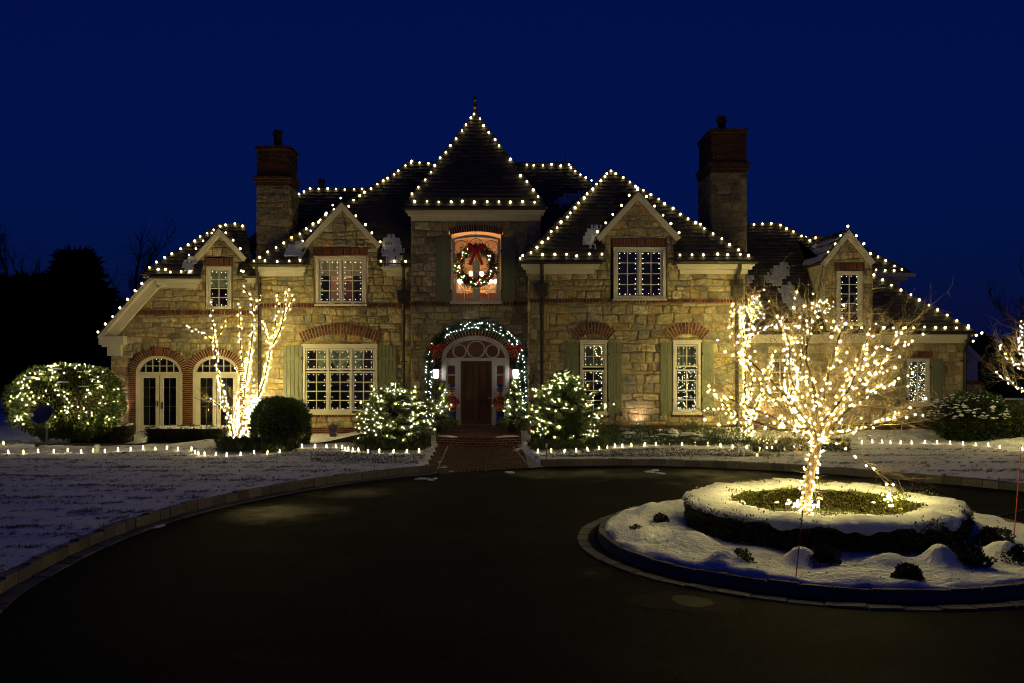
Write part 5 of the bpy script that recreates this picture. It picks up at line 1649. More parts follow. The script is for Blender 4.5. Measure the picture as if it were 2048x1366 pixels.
# neighbour wing and garden wall at the right
nw = thing('garden_wall', 'low stone garden wall with a curved brick end beside the house corner', 'wall', (wx(1960, 37), 37, .15))
Zg = 37.0
mf = front_map(Zg)
out1 = px_poly([(1930, 870), (1976, 870), (1972, 800), (1962, 768), (1930, 768)], Zg)
wv = MB(); wv.prism(out1, Zg, Zg + .4); wv.build('wall', M['mortar'], nw)
mb = MB(); rnd = random.Random(5)
for q in stone_layout(out1, [], rnd): stone_mesh(mb, q, mf, jit(rnd.choice(STONES)), rnd)
mb.build('stone', M['stone'], nw, col=True, kind='stuff')
cap_ = [(1930, 764), (1961, 764), (1966, 775), (1969, 787), (1975, 797), (1984, 802)]
for i in range(len(cap_) - 1):
    a, b_ = P(*cap_[i], Zg), P(*cap_[i + 1], Zg)
    nseg = max(1, int(np.linalg.norm(b_ - a) / .085))
    for j in range(nseg):
        p, q = a + (b_ - a) * (j + .06) / nseg, a + (b_ - a) * (j + .94) / nseg
        mb = MB(); mb.bar(p + (0, .18, -.02), q + (0, .18, -.02), .46, .13, up=(0, 0, 1) if abs((q - p)[0]) > .01 else (1, 0, 0), c=jit(random.choice(BRK))); mb.build('brick', M['brick'], nw, col=True)
lw = thing('brick_wall', 'low brick wall with snow on its coping behind the snowy shrub', 'wall', (wx(2060, 36), 36, .15))
x0, z0, x1, z1 = wrect((1985, 800, 2300, 872), 36.0)
mb = MB(); mb.box((x0, 36, .0), (x1, 36.35, z1)); mb.build('core', M['brick_mortar'], lw)
mb = MB(); brick_field(mb, x0, z1 - .3, x1, z1, front_map(36.0), soldier=True, bw=.085, seed=3); brick_field(mb, x0, .1, x1, z1 - .31, front_map(36.0), seed=4); mb.build('brick', M['brick'], lw, col=True, kind='stuff')
mb = MB(); mb.box((x0, 35.97, z1), (x1, 36.38, z1 + .06)); mb.build('snow', M['snow'], lw)
sh = thing('outbuilding', 'white gabled outbuilding seen past the corner of the house', 'building', (wx(1945, 44), 44, .1))
mb = MB(); mb.prism(px_poly([(1915, 800), (1955, 800), (1955, 712), (1936, 688), (1915, 688)], 44), 44, 50); mb.build('wall', M['white'], sh)
a, b_ = P(1932, 684, 43.8), P(1963, 716, 43.8)
mb = MB(); mb.bar(a + (0, 3, 0), b_ + (0, 3, 0), 6.2, .12, up=(0, 0, 1)); mb.build('roof', M['slate_plain'], sh)
mb = MB(); mb.bar(a + (-.1, -.1, -.1), b_ + (-.1, -.1, -.1), .12, .2, up=(0, 0, 1)); mb.build('rake_board', M['white'], sh)
# ================================================================ STRINGS OF ROUND BULBS ON THE ROOFS
proto_me = None
def roof_bulb_mesh():
    mb = MB(); mb.ball((0, 0, 0), .038, 10, 7, sq=(1, 1, 1.12))
    me = bpy.data.meshes.new('round_bulb'); me.from_pydata([list(p) for p in mb.v], [], [list(f) for f in mb.f])
    me.materials.append(E['roof']); me.polygons.foreach_set('use_smooth', [True] * len(me.polygons)); return me
RB = roof_bulb_mesh()
def roof_string(label, pts):
    """a wire with one bulb object per point"""
    pts = [np.array(p, float) for p in pts]
    c = pts[len(pts) // 2]
    t = thing('roof_light_string', label, 'string lights', c, 'strings of round bulbs on the roofs')
    mb = MB(); mb.tube([p + (0, .02, -.05) for p in pts], .008, 4); mb.build('wire', M['cable'], t)
    for p in pts:
        p = p + rng.normal(0, .018, 3) * np.array([1, .3, .7])
        o = bpy.data.objects.new('round_bulb', RB); COL.objects.link(o); o.parent = t; o.location = tuple(p - c + rng.normal(0, .008, 3)); o.rotation_euler = (random.uniform(-.4, .4), random.uniform(-.4, .4), 0); k = random.uniform(.74, 1.12); o.scale = (k, k, k)
def onp(pl, pts, off=.055): return [on(pl, x, y, off) for x, y in pts]
roof_string('string of bulbs on the long hip from the chimney eave to the highest ridge', onp('M', [(519, 514), (536, 504), (553, 495), (568, 486), (583, 475), (600, 467), (613, 457), (627, 448), (641, 440), (652, 430), (668, 420), (684, 410), (706, 399), (719, 391), (730, 384), (743, 376), (754, 369), (766, 363), (776, 355), (788, 348), (798, 342), (811, 331), (821, 325)]))
roof_string('short string of bulbs on the highest ridge just before the tower roof', onp('M', [(823, 323), (839, 325), (857, 326)]))
roof_string('string of bulbs on the highest ridge and hip between tower and front hip roof', onp('M', [(1052, 330), (1068, 330), (1086, 330), (1103, 330), (1121, 331), (1137, 329), (1141, 336), (1151, 342), (1162, 349), (1171, 356), (1181, 362)]))
roof_string('string of bulbs on the low ridge beside the brick topped chimney and round vent', onp('B', [(598, 387), (609, 382), (620, 377), (638, 378), (655, 378), (673, 378), (690, 378), (708, 378), (725, 378), (742, 379)]))
roof_string('string of bulbs along the eave in front of the snow by the first chimney', onp('M', [(508, 522), (530, 522), (553, 522), (577, 523), (600, 522)]))
roof_string('short string of three bulbs on the snowy eave between dormer and tower', onp('M', [(762, 523), (787, 524), (811, 523)]))
roof_string('string of bulbs down the tower roof edge on the chimney with round vent side', onp('T', [(949, 227), (943, 236), (932, 249), (923, 262), (913, 276), (902, 289), (892, 303), (881, 316), (869, 330), (860, 343), (848, 359), (837, 375), (825, 389)]))
roof_string('string of bulbs down the tower roof edge facing the pointed front hip', onp('T', [(959, 237), (968, 251), (978, 265), (989, 278), (999, 292), (1020, 319), (1041, 351), (1055, 363), (1066, 380), (1076, 394)]))
roof_string('string of bulbs along the tower eave above its white cornice', onp('T', [(829, 402), (853, 402), (878, 403), (902, 403), (926, 402), (950, 403), (975, 403), (998, 403), (1021, 403), (1046, 404), (1070, 404)]))
roof_string('string of bulbs on the steep edge of the front hip roof next to the tower', onp('R', [(1215, 346), (1208, 353), (1200, 361), (1192, 370), (1184, 380), (1175, 387), (1168, 396), (1159, 405), (1150, 415), (1141, 425), (1132, 434), (1123, 444), (1113, 455), (1103, 464), (1096, 475), (1084, 484), (1074, 494), (1062, 505)]))
roof_string('string of bulbs on the front hip roof edge that runs down to the tall chimney', onp('R', [(1221, 341), (1232, 346), (1245, 354), (1258, 363), (1272, 372), (1276, 376), (1286, 381), (1302, 389), (1316, 399), (1330, 407), (1345, 417), (1360, 427), (1376, 436), (1391, 445), (1400, 449), (1408, 457), (1425, 467), (1442, 478), (1460, 488), (1478, 499)]))
roof_string('string of bulbs along the eave between the tower and the double window dormer', onp('R', [(1083, 509), (1108, 509), (1132, 509), (1156, 510), (1180, 509), (1202, 509)]))
roof_string('string of bulbs along the eave under the tall chimney', onp('R', [(1360, 509), (1385, 510), (1408, 510), (1434, 509), (1457, 510), (1480, 510), (1496, 510)]))
roof_string('string of bulbs up the hip above the sweeping white rake board', onp('W', [(299, 534), (314, 524), (328, 514), (344, 506), (359, 498), (374, 489), (389, 482), (402, 474), (415, 467), (428, 459), (440, 452), (451, 449), (469, 448), (485, 452)]))
roof_string('string of bulbs along the low eave over the arched doors', onp('W', [(316, 538), (329, 538), (339, 543), (361, 543), (382, 543)]))
dz = lambda pts, Z, up=.0: [P(x, y, Z - .12) for x, y in pts]
roof_string('string of bulbs on the rakes of the dormer over the arched doors', dz([(380, 510), (392, 498), (407, 483), (423, 468), (438, 452), (453, 465), (466, 481), (481, 497)], ZW))
roof_string('string of bulbs down the sweeping white rake board', dz([(282, 566), (270, 581), (255, 598), (240, 615), (224, 632), (210, 648), (197, 664)], ZW - .36, 0))
roof_string('string of bulbs on the rakes of the dormer with the lit room', dz([(604, 480), (621, 463), (637, 445), (652, 428), (667, 411), (682, 397), (699, 413), (714, 431), (730, 448), (744, 466), (761, 483)], ZM))
roof_string('string of bulbs on the rakes of the dormer with the dark double window', dz([(1196, 463), (1212, 446), (1227, 429), (1242, 411), (1259, 392), (1277, 378), (1293, 392), (1310, 411), (1327, 430), (1343, 448), (1358, 466)], ZR))
roof_string('string of bulbs on the ridge just past the tall chimney and its hip', onp('RW', [(1507, 448), (1525, 448), (1543, 448), (1561, 450), (1574, 457), (1587, 464), (1603, 472), (1618, 480)]))
roof_string('short string of bulbs on the rear ridge before the free standing dormer', onp('BB', [(1612, 475), (1630, 475), (1648, 476)]))
roof_string('string of bulbs on the rakes of the free standing dormer', dz([(1656, 504), (1670, 488), (1683, 471), (1697, 453), (1713, 470), (1728, 488), (1743, 506)], ZD))
roof_string('string of bulbs on the rear hip behind the free standing dormer', onp('BB', [(1741, 506), (1755, 513), (1772, 522), (1790, 531), (1804, 538)]))
roof_string('short string of bulbs on the rear eave behind the free standing dormer', onp('BB', [(1752, 539), (1771, 540), (1789, 540)]))
roof_string('string of bulbs on the hip falling from the free standing dormer to the house corner', onp('RW', [(1748, 551), (1766, 560), (1783, 570), (1802, 580), (1823, 590), (1839, 600), (1858, 610), (1875, 620), (1895, 630), (1915, 641), (1935, 651), (1934, 655)]))
roof_string('string of bulbs along the low eave behind the wrapped island tree', onp('RW', [(1508, 655), (1530, 655), (1553, 655), (1575, 655), (1598, 655), (1620, 655), (1642, 655), (1662, 655), (1683, 655), (1703, 655), (1723, 655), (1742, 656), (1765, 656), (1786, 655), (1806, 655), (1828, 655), (1849, 655), (1872, 655), (1893, 655), (1914, 655)]))
roof_string('three bulbs on the gutter end and soffit at the house corner', [P(1946, 680, 35.3), P(1964, 667, 34.8), P(1950, 672, 35.0)])
roof_string('two bulbs on the gutter end where the tower meets the front hip eave', [P(1045, 511, 32.7), P(1039, 517, 32.7)])
roof_string('two bulbs at the eave end under the dormer by the downspout', [P(481, 543, 36.2), P(487, 544, 36.2)])

# ================================================================ WRAPPED TREES
def smooth(pts, k=6):
    pts = [np.array(p, float) for p in pts]
    if len(pts) < 3: 
        return [pts[0] + (pts[1] - pts[0]) * i / k for i in range(k + 1)]
    q = [2 * pts[0] - pts[1]] + pts + [2 * pts[-1] - pts[-2]]
    out = []
    for i in range(1, len(q) - 2):
        for j in range(k):
            t = j / k
            a, b_, c, d = q[i - 1:i + 3]
            out.append(.5 * (2 * b_ + (c - a) * t + (2 * a - 5 * b_ + 4 * c - d) * t * t + (3 * b_ - a - 3 * c + d) * t ** 3))
    out.append(pts[-1]); return out
def grow(p, d, L, n, wob, up, rnd):
    out = [np.array(p, float)]; d = np.array(d, float); d /= np.linalg.norm(d)
    for _ in range(n):
        d = d + rnd.normal(0, wob, 3) + np.array([0, 0, up]); d /= np.linalg.norm(d)
        out.append(out[-1] + d * L / n)
    return out
def along(path, sp, r, start=0.0, jitter=.35, rnd=rng):
    """points spiralling round a path"""
    pts = []; d = start; acc = 0; k = 0
    for a, b_ in zip(path[:-1], path[1:]):
        l = np.linalg.norm(b_ - a); t = (b_ - a) / (l + 1e-9)
        u = np.cross(t, (.3, .8, .5)); u /= np.linalg.norm(u) + 1e-9; v_ = np.cross(t, u)
        while d < acc + l:
            s = (d - acc) / l; an = k * 2.4 + rnd.normal(0, .5)
            pts.append(a + (b_ - a) * s + (u * math.cos(an) + v_ * math.sin(an)) * r)
            d += sp * (1 + rnd.uniform(-jitter, jitter)); k += 1
        acc += l
    return pts
class Tree:
    def __init__(s, seed): s.rnd = np.random.default_rng(seed); s.wood = MB(); s.tw = MB(); s.limbs = []; s.subs = []
    def limb(s, pts, r0, r1, n=7):
        p = smooth(pts); m_ = len(p)
        s.wood.tube(p, [r0 + (r1 - r0) * (i / (m_ - 1)) ** .8 for i in range(m_)], n); s.limbs.append((p, r0, r1)); return p
    def twigs(s, nsub, ntw, Ls, Lt, out_c, up=.05, rs=.012, rt=.005, t0=.25, spread=.8, curl=.12):
        for p, r0, r1 in list(s.limbs):
            for _ in range(nsub // 3 if p[-1][2] < p[0][2] and len(p) > 8 else nsub):
                i = int(s.rnd.uniform(t0, 1) * (len(p) - 1)); q = p[i]
                o = q - np.array(out_c); o /= np.linalg.norm(o) + 1e-9
                d = (p[min(i + 1, len(p) - 1)] - p[max(0, i - 1)]); d /= np.linalg.norm(d) + 1e-9
                d = d * .5 + o * .5 + s.rnd.normal(0, spread, 3)
                b_ = grow(q, d, s.rnd.uniform(*Ls), 6, curl, up, s.rnd)
                s.tw.tube(b_, [rs * (1 - .75 * k / 6) for k in range(7)], 4, cap=False); s.subs.append(b_)
                for _ in range(ntw):
                    j = s.rnd.integers(1, 7)
                    d2 = (b_[j] - b_[j - 1]) / np.linalg.norm(b_[j] - b_[j - 1]) + s.rnd.normal(0, .75, 3)
                    c = grow(b_[j], d2, s.rnd.uniform(*Lt), 4, .2, up, s.rnd)
                    s.tw.tube(c, [rt * (1 - .7 * k / 4) for k in range(5)], 3, cap=False)
    def build(s, name, label, cat, base, group=None, bark=None, twig=None):
        t = thing(name, label, cat, base, group)
        s.wood.build('trunk', bark or M['bark'], t, smooth=True)
        if s.tw.v: s.tw.build('crown', twig or M['twig'], t, kind='stuff')
        return t
# --- island tree
T = Tree(5); Zt = 16.9
def I(x, y, dz=0): return P(x, y, Zt + dz)
tr = T.limb([(5.06, Zt, .12), I(1606, 1030), I(1613, 985), I(1622, 940), I(1632, 900), I(1637, 872)], .10, .075)
fork = I(1635, 885)
LIMBS = [[(1612, 842, -.1), (1570, 790, -.25), (1528, 748, -.4), (1482, 706, -.5)], [(1612, 820, .15), (1580, 750, .3), (1578, 690, .35), (1556, 622, .4)], [(1642, 820, 0), (1654, 760, 0), (1668, 710, .05), (1684, 652, .1), (1696, 600, .1)],
         [(1668, 848, -.15), (1704, 812, -.3), (1750, 782, -.4), (1798, 752, -.5)], [(1658, 830, .15), (1692, 772, .3), (1722, 712, .4), (1752, 632, .5)], [(1600, 862, .1), (1550, 836, .25), (1500, 815, .35), (1446, 792, .4)],
         [(1668, 868, .1), (1722, 858, .2), (1772, 842, .3), (1812, 822, .3)], [(1634, 830, -.2), (1626, 770, -.4), (1612, 712, -.5), (1624, 640, -.6), (1632, 585, -.6)], [(1662, 884, -.2), (1702, 908, -.35), (1736, 930, -.45), (1752, 946, -.5)],
         [(1672, 830, .2), (1732, 762, .5), (1778, 702, .7), (1806, 652, .8)], [(1622, 858, -.3), (1566, 860, -.6), (1528, 850, -.8), (1494, 836, -.9)], [(1650, 840, -.4), (1690, 790, -.8), (1716, 740, -1.0)], [(1604, 850, .3), (1540, 790, .7), (1500, 740, .9), (1478, 700, 1.0)]]
lp = []
for l in LIMBS: lp.append(T.limb([fork] + [I(*q) for q in l], .018 if l[-1][1] > 940 else .042, .006 if l[-1][1] > 940 else .011, 6))
T.twigs(22, 12, (.45, 1.1), (.2, .5), (5.36, Zt, 1.4), up=.05, rs=.008, rt=.0036, t0=.22, spread=.55)
T.build('ornamental_tree', 'bare ornamental tree wrapped in glowing bulbs, standing inside the ring hedge', 'tree', (5.06, Zt, .12))
bp_ = along(tr[3:], .028, .125) + along(tr[6:], .10, .1)
for q_, p in enumerate(lp):
    if q_ == 8: bp_ += along(p, .22, .03, jitter=.6); continue
    bp_ += along(p, .15, .05, jitter=.7) + along(p[:10], .30, .06, jitter=.6)
for i, p in enumerate(T.subs):
    if i % 4 == 0: bp_ += along(p, .24, .03, jitter=.7)
for _ in range(26): bp_.append(np.array([5.06 + random.uniform(-.35, .35), Zt - .25 + random.uniform(-.25, .25), .60 + random.uniform(-.06, .05)]))
for _ in range(12): bp_.append(np.array([6.62, Zt + .1, .64]) + rng.normal(0, .05, 3))
bp_ = np.array(bp_)
st = thing('tree_light_string', 'warm bulbs wound round the trunk and limbs of the island tree', 'string lights', (5.06, Zt, .3))
def ico_mesh(name, r, m):
    me = bpy.data.meshes.new(name); me.from_pydata((ICO_V * r).tolist(), [], ICO_F.tolist()); me.materials.append(m); return me
IB = ico_mesh('bulb', .0145, E['tree'])
order = np.argsort(bp_[:, 1]); sel = set(order[:300].tolist())
for i in sel:
    o = bpy.data.objects.new('bulb', IB); COL.objects.link(o); o.parent = st; o.location = tuple(bp_[i] - WO[st.name]); k = random.uniform(.6, 1.25); o.scale = (k,) * 3
rest = np.array([bp_[i] for i in range(len(bp_)) if i not in sel])
if len(rest): many_bulbs('bulb', rest, .0135, E['tree'], st, .4, ico=True)
mb = MB(); mb.tube(along(tr[2:], .05, .10), .007, 4); mb.build('wire', M['cable'], st)

# --- clump by the arched doors
T = Tree(9); Zc = 33.9
def Q(x, y, dz=0): return P(x, y, Zc + dz)
b0 = (wx(480, Zc), Zc, -.15)
stems = [[(470, 884), (460, 845), (453, 819), (442, 771), (433, 720), (429, 676), (425, 640), (421, 604)], [(453, 819), (430, 806), (412, 794)], [(433, 690), (410, 670), (390, 662), (369, 650)], [(434, 676), (447, 655), (457, 634)],
         [(474, 882), (484, 834), (491, 768), (502, 695), (506, 647), (502, 600), (485, 574)], [(504, 625), (512, 610), (524, 588)], [(491, 745), (482, 700), (480, 654), (478, 608)], [(488, 882), (498, 840), (513, 808), (531, 750), (541, 702), (561, 658), (568, 625), (575, 575)],
         [(541, 702), (534, 676), (523, 638)], [(546, 675), (552, 640), (557, 585)], [(566, 640), (578, 615), (588, 590)], [(482, 884), (494, 850), (505, 812), (508, 780), (500, 740)], [(478, 884), (470, 850), (476, 800), (482, 760), (470, 730)], [(461, 850), (470, 815), (478, 780)]]
dzs = [0, 0, -.1, .1, .2, .2, .3, .0, .1, .0, .1, -.1, .15, -.1]
paths = []
for s_, d_ in zip(stems, dzs):
    r0 = .045 if len(s_) > 5 else .022
    paths.append(T.limb([Q(x, y, d_ * (1 if i else .5)) for i, (x, y) in enumerate(s_)], r0, .012, 6))
T.twigs(8, 6, (.35, .9), (.2, .5), (wx(490, Zc), Zc, 1.5), up=.09, rs=.009, rt=.005, t0=.35, spread=.55)
t = T.build('multi_stem_tree', 'many stemmed bare tree wrapped in bulbs beside the arched doors', 'tree', b0)
bp_ = []
for s_, p in zip(stems, paths):
    n_ = len(p); bp_ += along(p, .135, .055, jitter=.5)
    if len(s_) > 5: bp_ += along(p[:n_ * 2 // 3], .12, .085, jitter=.5)
    if s_[0][1] > 870: bp_ += along(p[:n_ // 2], .10, .10, jitter=.6)
for _ in range(12): bp_.append(Q(485 + random.gauss(0, 22), 879 + random.gauss(0, 4), -.15))
st = thing('tree_light_string', 'warm bulbs wound up the stems of the tree beside the arched doors', 'string lights', b0)
many_bulbs('mini_bulb', bp_, .0125, E['clump'], st, .4)
pk = []
for _ in range(260):
    t_ = random.random(); y = 790 + 92 * t_; x = 506 - 6 * t_ + random.gauss(0, 8 + 2 * t_); pk.append(Q(x, y, -.15 + random.uniform(-.1, .1)))
st = thing('tree_light_string', 'dense pale net of tiny bulbs on the thickest lower stem of the clump', 'string lights', (wx(500, Zc), Zc - .1, .3))
many_bulbs('mini_bulb', pk, .0065, E['pinkmini'], st, .3)

# --- tree against the wall corner
T = Tree(12); Zc = 31.3
b0 = (wx(1498, Zc), Zc, .2)
stems = [[(1498, 878), (1494, 830), (1490, 780), (1490, 720), (1486, 660), (1478, 610)], [(1490, 700), (1502, 650), (1516, 610), (1518, 590)], [(1500, 878), (1508, 830), (1522, 790), (1540, 750), (1548, 700)], [(1486, 860), (1470, 830), (1440, 800), (1416, 770)],
         [(1476, 838), (1450, 822), (1424, 818), (1402, 820)], [(1490, 740), (1472, 700), (1462, 670), (1466, 606)], [(1486, 650), (1496, 620), (1502, 592)], [(1516, 620), (1508, 600), (1500, 588)], [(1520, 795), (1552, 800), (1580, 790)], [(1490, 690), (1520, 660), (1560, 650)], [(1490, 830), (1498, 800), (1506, 760), (1512, 720)]]
paths = []
for i, s_ in enumerate(stems):
    paths.append(T.limb([Q(x, y, (i % 3 - 1) * .15) for x, y in s_], .05 if i in (0, 2) else .028, .010, 6))
T.twigs(8, 6, (.4, 1.1), (.25, .55), (wx(1495, Zc), Zc, 1.5), up=.05, rs=.008, rt=.004, t0=.25, spread=.6)
T.build('slender_tree', 'slender bare tree wrapped in bulbs against the wall corner under the tall chimney', 'tree', b0)
bp_ = []
for i, p in enumerate(paths):
    bp_ += along(p, .125, .05, jitter=.5)
    if i in (0, 1, 6): bp_ += along(p, .17, .09, jitter=.6)
    if i in (0, 2): bp_ += along(p[:12], .06, .10)
for _ in range(18): bp_.append(Q(1497 + random.gauss(0, 14), 636 + random.gauss(0, 20), 0))
st = thing('tree_light_string', 'warm bulbs wound up the slender tree against the wall corner', 'string lights', b0)
many_bulbs('mini_bulb', bp_, .0125, E['slender'], st, .4)
# --- small tree in front of the hidden window
T = Tree(14); Zc = 32.6
b0 = (wx(1588, Zc), Zc, .2)
stems = [[(1590, 878), (1586, 840), (1580, 790), (1572, 740), (1568, 700)], [(1590, 870), (1596, 810), (1592, 760), (1588, 716)], [(1584, 830), (1570, 800), (1560, 760)], [(1580, 790), (1600, 740), (1606, 690), (1612, 640)], [(1600, 720), (1630, 650), (1660, 600)]]
paths = [T.limb([Q(x, y, i * .08) for x, y in s_], .035, .010, 6) for i, s_ in enumerate(stems)]
T.twigs(7, 6, (.4, .9), (.25, .5), (wx(1588, Zc), Zc, 1.5), up=.05, rs=.008, rt=.004, t0=.25, spread=.6)
T.build('small_tree', 'small bare tree with tiny bulbs before the hidden window behind the island tree', 'tree', b0)
bp_ = []
for p in paths[:4]: bp_ += along(p, .12, .06)
for _ in range(150):
    a = random.uniform(0, 6.28); k = random.uniform(.75, 1); bp_.append(Q(1582 + 15 * k * math.cos(a), 760 + 44 * k * math.sin(a), random.uniform(-.1, .1)))
for _ in range(26): bp_.append(Q(1650 + random.gauss(0, 9), 612 - random.uniform(-14, 14), 0))
st = thing('tree_light_string', 'tiny white bulbs round the small tree before the hidden window', 'string lights', b0)
many_bulbs('mini_bulb', bp_, .009, E['mini'], st, .4)
# --- tree cut by the picture edge
T = Tree(16); Zc = 29.5
b0 = (wx(2078, Zc), Zc, .2)
stems = [[(2078, 880), (2072, 820), (2062, 770), (2052, 735), (2040, 690), (2046, 640)], [(2066, 790), (2035, 775), (2010, 758), (1990, 745)], [(2056, 745), (2030, 728), (2010, 708), (1996, 688)], [(2070, 800), (2090, 740), (2096, 690)], [(2052, 735), (2050, 700), (2070, 660)]]
paths = [T.limb([Q(x, y, (i % 3 - 1) * .2) for x, y in s_], .05, .010, 6) for i, s_ in enumerate(stems)]
T.twigs(10, 7, (.5, 1.2), (.25, .6), (wx(2070, Zc), Zc, 1.8), up=.06, rs=.009, rt=.0045, t0=.2, spread=.6)
T.build('edge_tree', 'bare tree with wrapped limbs cut by the picture edge above the snowy shrub', 'tree', b0)
bp_ = []
for p in paths: bp_ += along(p, .10, .05) + along(p[4:], .14, .05)
st = thing('tree_light_string', 'warm bulbs along the limbs of the tree cut by the picture edge', 'string lights', b0)
many_bulbs('mini_bulb', bp_, .0125, E['tree'], st, .4)

# ================================================================ BUSHES AND HEDGES
HOLLY = [(.06, .10, .022), (.085, .13, .03), (.045, .075, .018), (.11, .14, .04)]
def lights_on(c, r3, n, name_label, r=.013, m='bush', low=-.55, seed=1):
    rnd = np.random.default_rng(seed)
    d = rnd.normal(size=(n * 3, 3)); d /= np.linalg.norm(d, axis=1)[:, None]
    d = d[(d[:, 2] > low) & (d[:, 1] < .35)][:n]
    p = np.array(c) + d * np.array(r3) * rnd.uniform(.93, 1.04, len(d))[:, None]
    t = thing('bush_light_string', name_label, 'string lights', c)
    many_bulbs('mini_bulb', p, r, E[m], t, .35)
# round holly
c = np.array([wx(134, 32.6), 32.6, 1.38]); r3 = np.array([1.74, 1.5, 1.28])
def ell_bush(name, label, c, r3, n, cols, L, W, seed, core=.82, lump=.14, cat='bush', zmin=.16, boxy=2.0):
    rnd = np.random.default_rng(seed)
    d = rnd.normal(size=(n, 3)); d /= np.linalg.norm(d, axis=1)[:, None]
    k = (np.abs(d) ** boxy).sum(1) ** (-1 / boxy) * (rnd.uniform(.74, 1.0, n) ** .5) * (1 + lump * noise3(d, 2.6, seed) + .07 * noise3(d, 7, seed + 1))
    p = np.array(c) + d * np.array(r3) * k[:, None]
    ok = p[:, 2] > zmin; p, d = p[ok], d[ok]
    v, f, cc = leaf_cards(p, L, W, cols, dirs=d)
    t = thing(name, label, cat, (c[0], c[1], zmin))
    mk('foliage', v, f, M['leaf'], t, col=cc, kind='stuff')
    mb = MB(); mb.ball(c, 1, 14, 10, sq=np.array(r3) * core); 
    mb.v = [(x, y, max(z, zmin)) for x, y, z in mb.v]; mb.build('stem', M['mulch'], t)
    return t, rnd
def snow_on(t, c, r3, n, seed, zlo=.35, r=(.08, .22), flat=.3, k=1.0):
    rnd = np.random.default_rng(seed); pts = []
    while len(pts) < n:
        d = rnd.normal(size=3); d /= np.linalg.norm(d)
        if d[2] > zlo: pts.append(np.array(c) + d * np.array(r3) * k + (0, 0, -.02))
    snow_blob(pts, 'snow', t, r=r, flat=flat)
t, _ = ell_bush('holly_bush', 'big round holly bush covered in tiny lights at the end of the house', c, r3, 17000, HOLLY, .12, .06, 41)
snow_on(t, c, r3, 30, 42, .45, (.08, .24), .25, .98)
lights_on(c, r3 * 1.0, 250, 'tiny lights scattered over the big round holly bush', .0115, seed=43)
# dark round evergreen
c = np.array([wx(562, 32.4), 32.4, .62]); r3 = np.array([.92, .85, .92])
ell_bush('evergreen_bush', 'dark unlit round evergreen bush beside the wrapped clump', c, r3, 16000, [(.11, .19, .045), (.15, .23, .06), (.07, .13, .03)], .12, .026, 45, lump=.12, zmin=-.12, boxy=2.6)
# snowy shrub near the corner
c = np.array([wx(1942, 31.6), 31.6, .85]); r3 = np.array([1.40, 1.0, .82])
t, _ = ell_bush('laurel_shrub', 'broad dark green shrub dusted with snow below the house corner', c, r3, 12000, [(.03, .06, .015), (.05, .085, .025), (.02, .04, .012)], .11, .05, 47)
rnd_ = np.random.default_rng(48); pts = []
while len(pts) < 230:
    d = rnd_.normal(size=3); d /= np.linalg.norm(d)
    if d[2] > .1 and d[1] < .3: pts.append(c + d * r3 * rnd_.uniform(.95, 1.06))
snow_blob(pts, 'snow', t, r=(.02, .085), flat=.55)
c = np.array([wx(2052, 31.0), 31.0, .75]); r3 = np.array([.75, .8, .75])
ell_bush('round_shrub', 'smaller green shrub at the picture edge beside the snowy shrub', c, r3, 6000, [(.05, .08, .02), (.06, .09, .03)], .10, .045, 49)
# spruces beside the door
SPR = [(.07, .11, .05), (.09, .13, .06), (.05, .085, .035), (.11, .14, .07)]
def spruce(px, pyb, wpx, hpx, Zb, label, llabel, seed, nb=230):
    rnd = np.random.default_rng(seed)
    b0 = np.array([wx(px, Zb), Zb, .15]); H = hpx * Zb / F; R0 = wpx / 2 * Zb / F
    parts = []; sn = []; li = []
    br = MB(); br.tube([b0, b0 + (0, 0, H * .95)], [.06, .01], 6)
    for i in range(nb):
        h = (i + rnd.random()) / nb
        prof_ = R0 * (1 - h ** 1.9) * (.72 + .28 * min(1, h / .18)) * (1 + .16 * math.sin(h * 19 + seed))
        L = max(.16, prof_ * rnd.uniform(.78, 1.14)); a = rnd.uniform(0, 6.283)
        d = np.array([math.cos(a), math.sin(a), rnd.uniform(.0, .35) + .5 * h])
        o = b0 + (0, 0, .06 + h * (H - .26))
        tip = o + d * L
        br.tube([o, (o + tip) / 2 + (0, 0, .02), tip], [.012, .008, .003], 3, cap=False)
        n_ = int(110 + 190 * L)
        t_ = rnd.uniform(.15, 1, n_); side = np.array([-d[1], d[0], 0])
        wd = .17 * (1.05 - t_ * .75)
        p = o + d * (L * t_)[:, None] + side * (rnd.uniform(-1, 1, n_) * wd)[:, None] + np.stack([0 * t_, 0 * t_, rnd.normal(0, .035, n_)], -1)
        dirs = np.tile(d, (n_, 1)) + side * rnd.uniform(-.9, .9, n_)[:, None]
        parts.append(leaf_cards(p, .10, .020, SPR, dirs=dirs))
        if rnd.random() < .30: sn.append((o + d * L * rnd.uniform(.65, .92) + (0, 0, .02), a))
        for _ in range(3):
            if rnd.random() < .62 and math.sin(a) < .35: li.append(o + d * L * rnd.uniform(.68, 1.06) + (0, -.02, rnd.uniform(-.02, .06)))
    br.lathe(b0[0], b0[1], [(R0 * .5, .12), (R0 * .52, .3), (R0 * .38, H * .5), (R0 * .12, H * .8), (.02, H * .92)], 12)
    v, f, c_ = joinleaves(parts)
    t = thing('spruce_bush', label, 'bush', b0, 'lit spruces beside the front walk')
    mk('foliage', v, f, M['leaf'], t, col=c_, kind='stuff'); br.build('trunk', M['core_green'], t)
    snow_blob([p for p, _ in sn], 'snow', t, r=(.05, .15), flat=.32)
    lt = thing('bush_light_string', llabel, 'string lights', b0 + (0, 0, .3))
    many_bulbs('mini_bulb', li, .0105, E['bush'], lt, .5)
spruce(790, 900, 168, 128, 30.6, 'snowy low spruce bush with lights below the sash window and shutter', 'warm lights scattered in the low spruce bush below the sash window', 51)
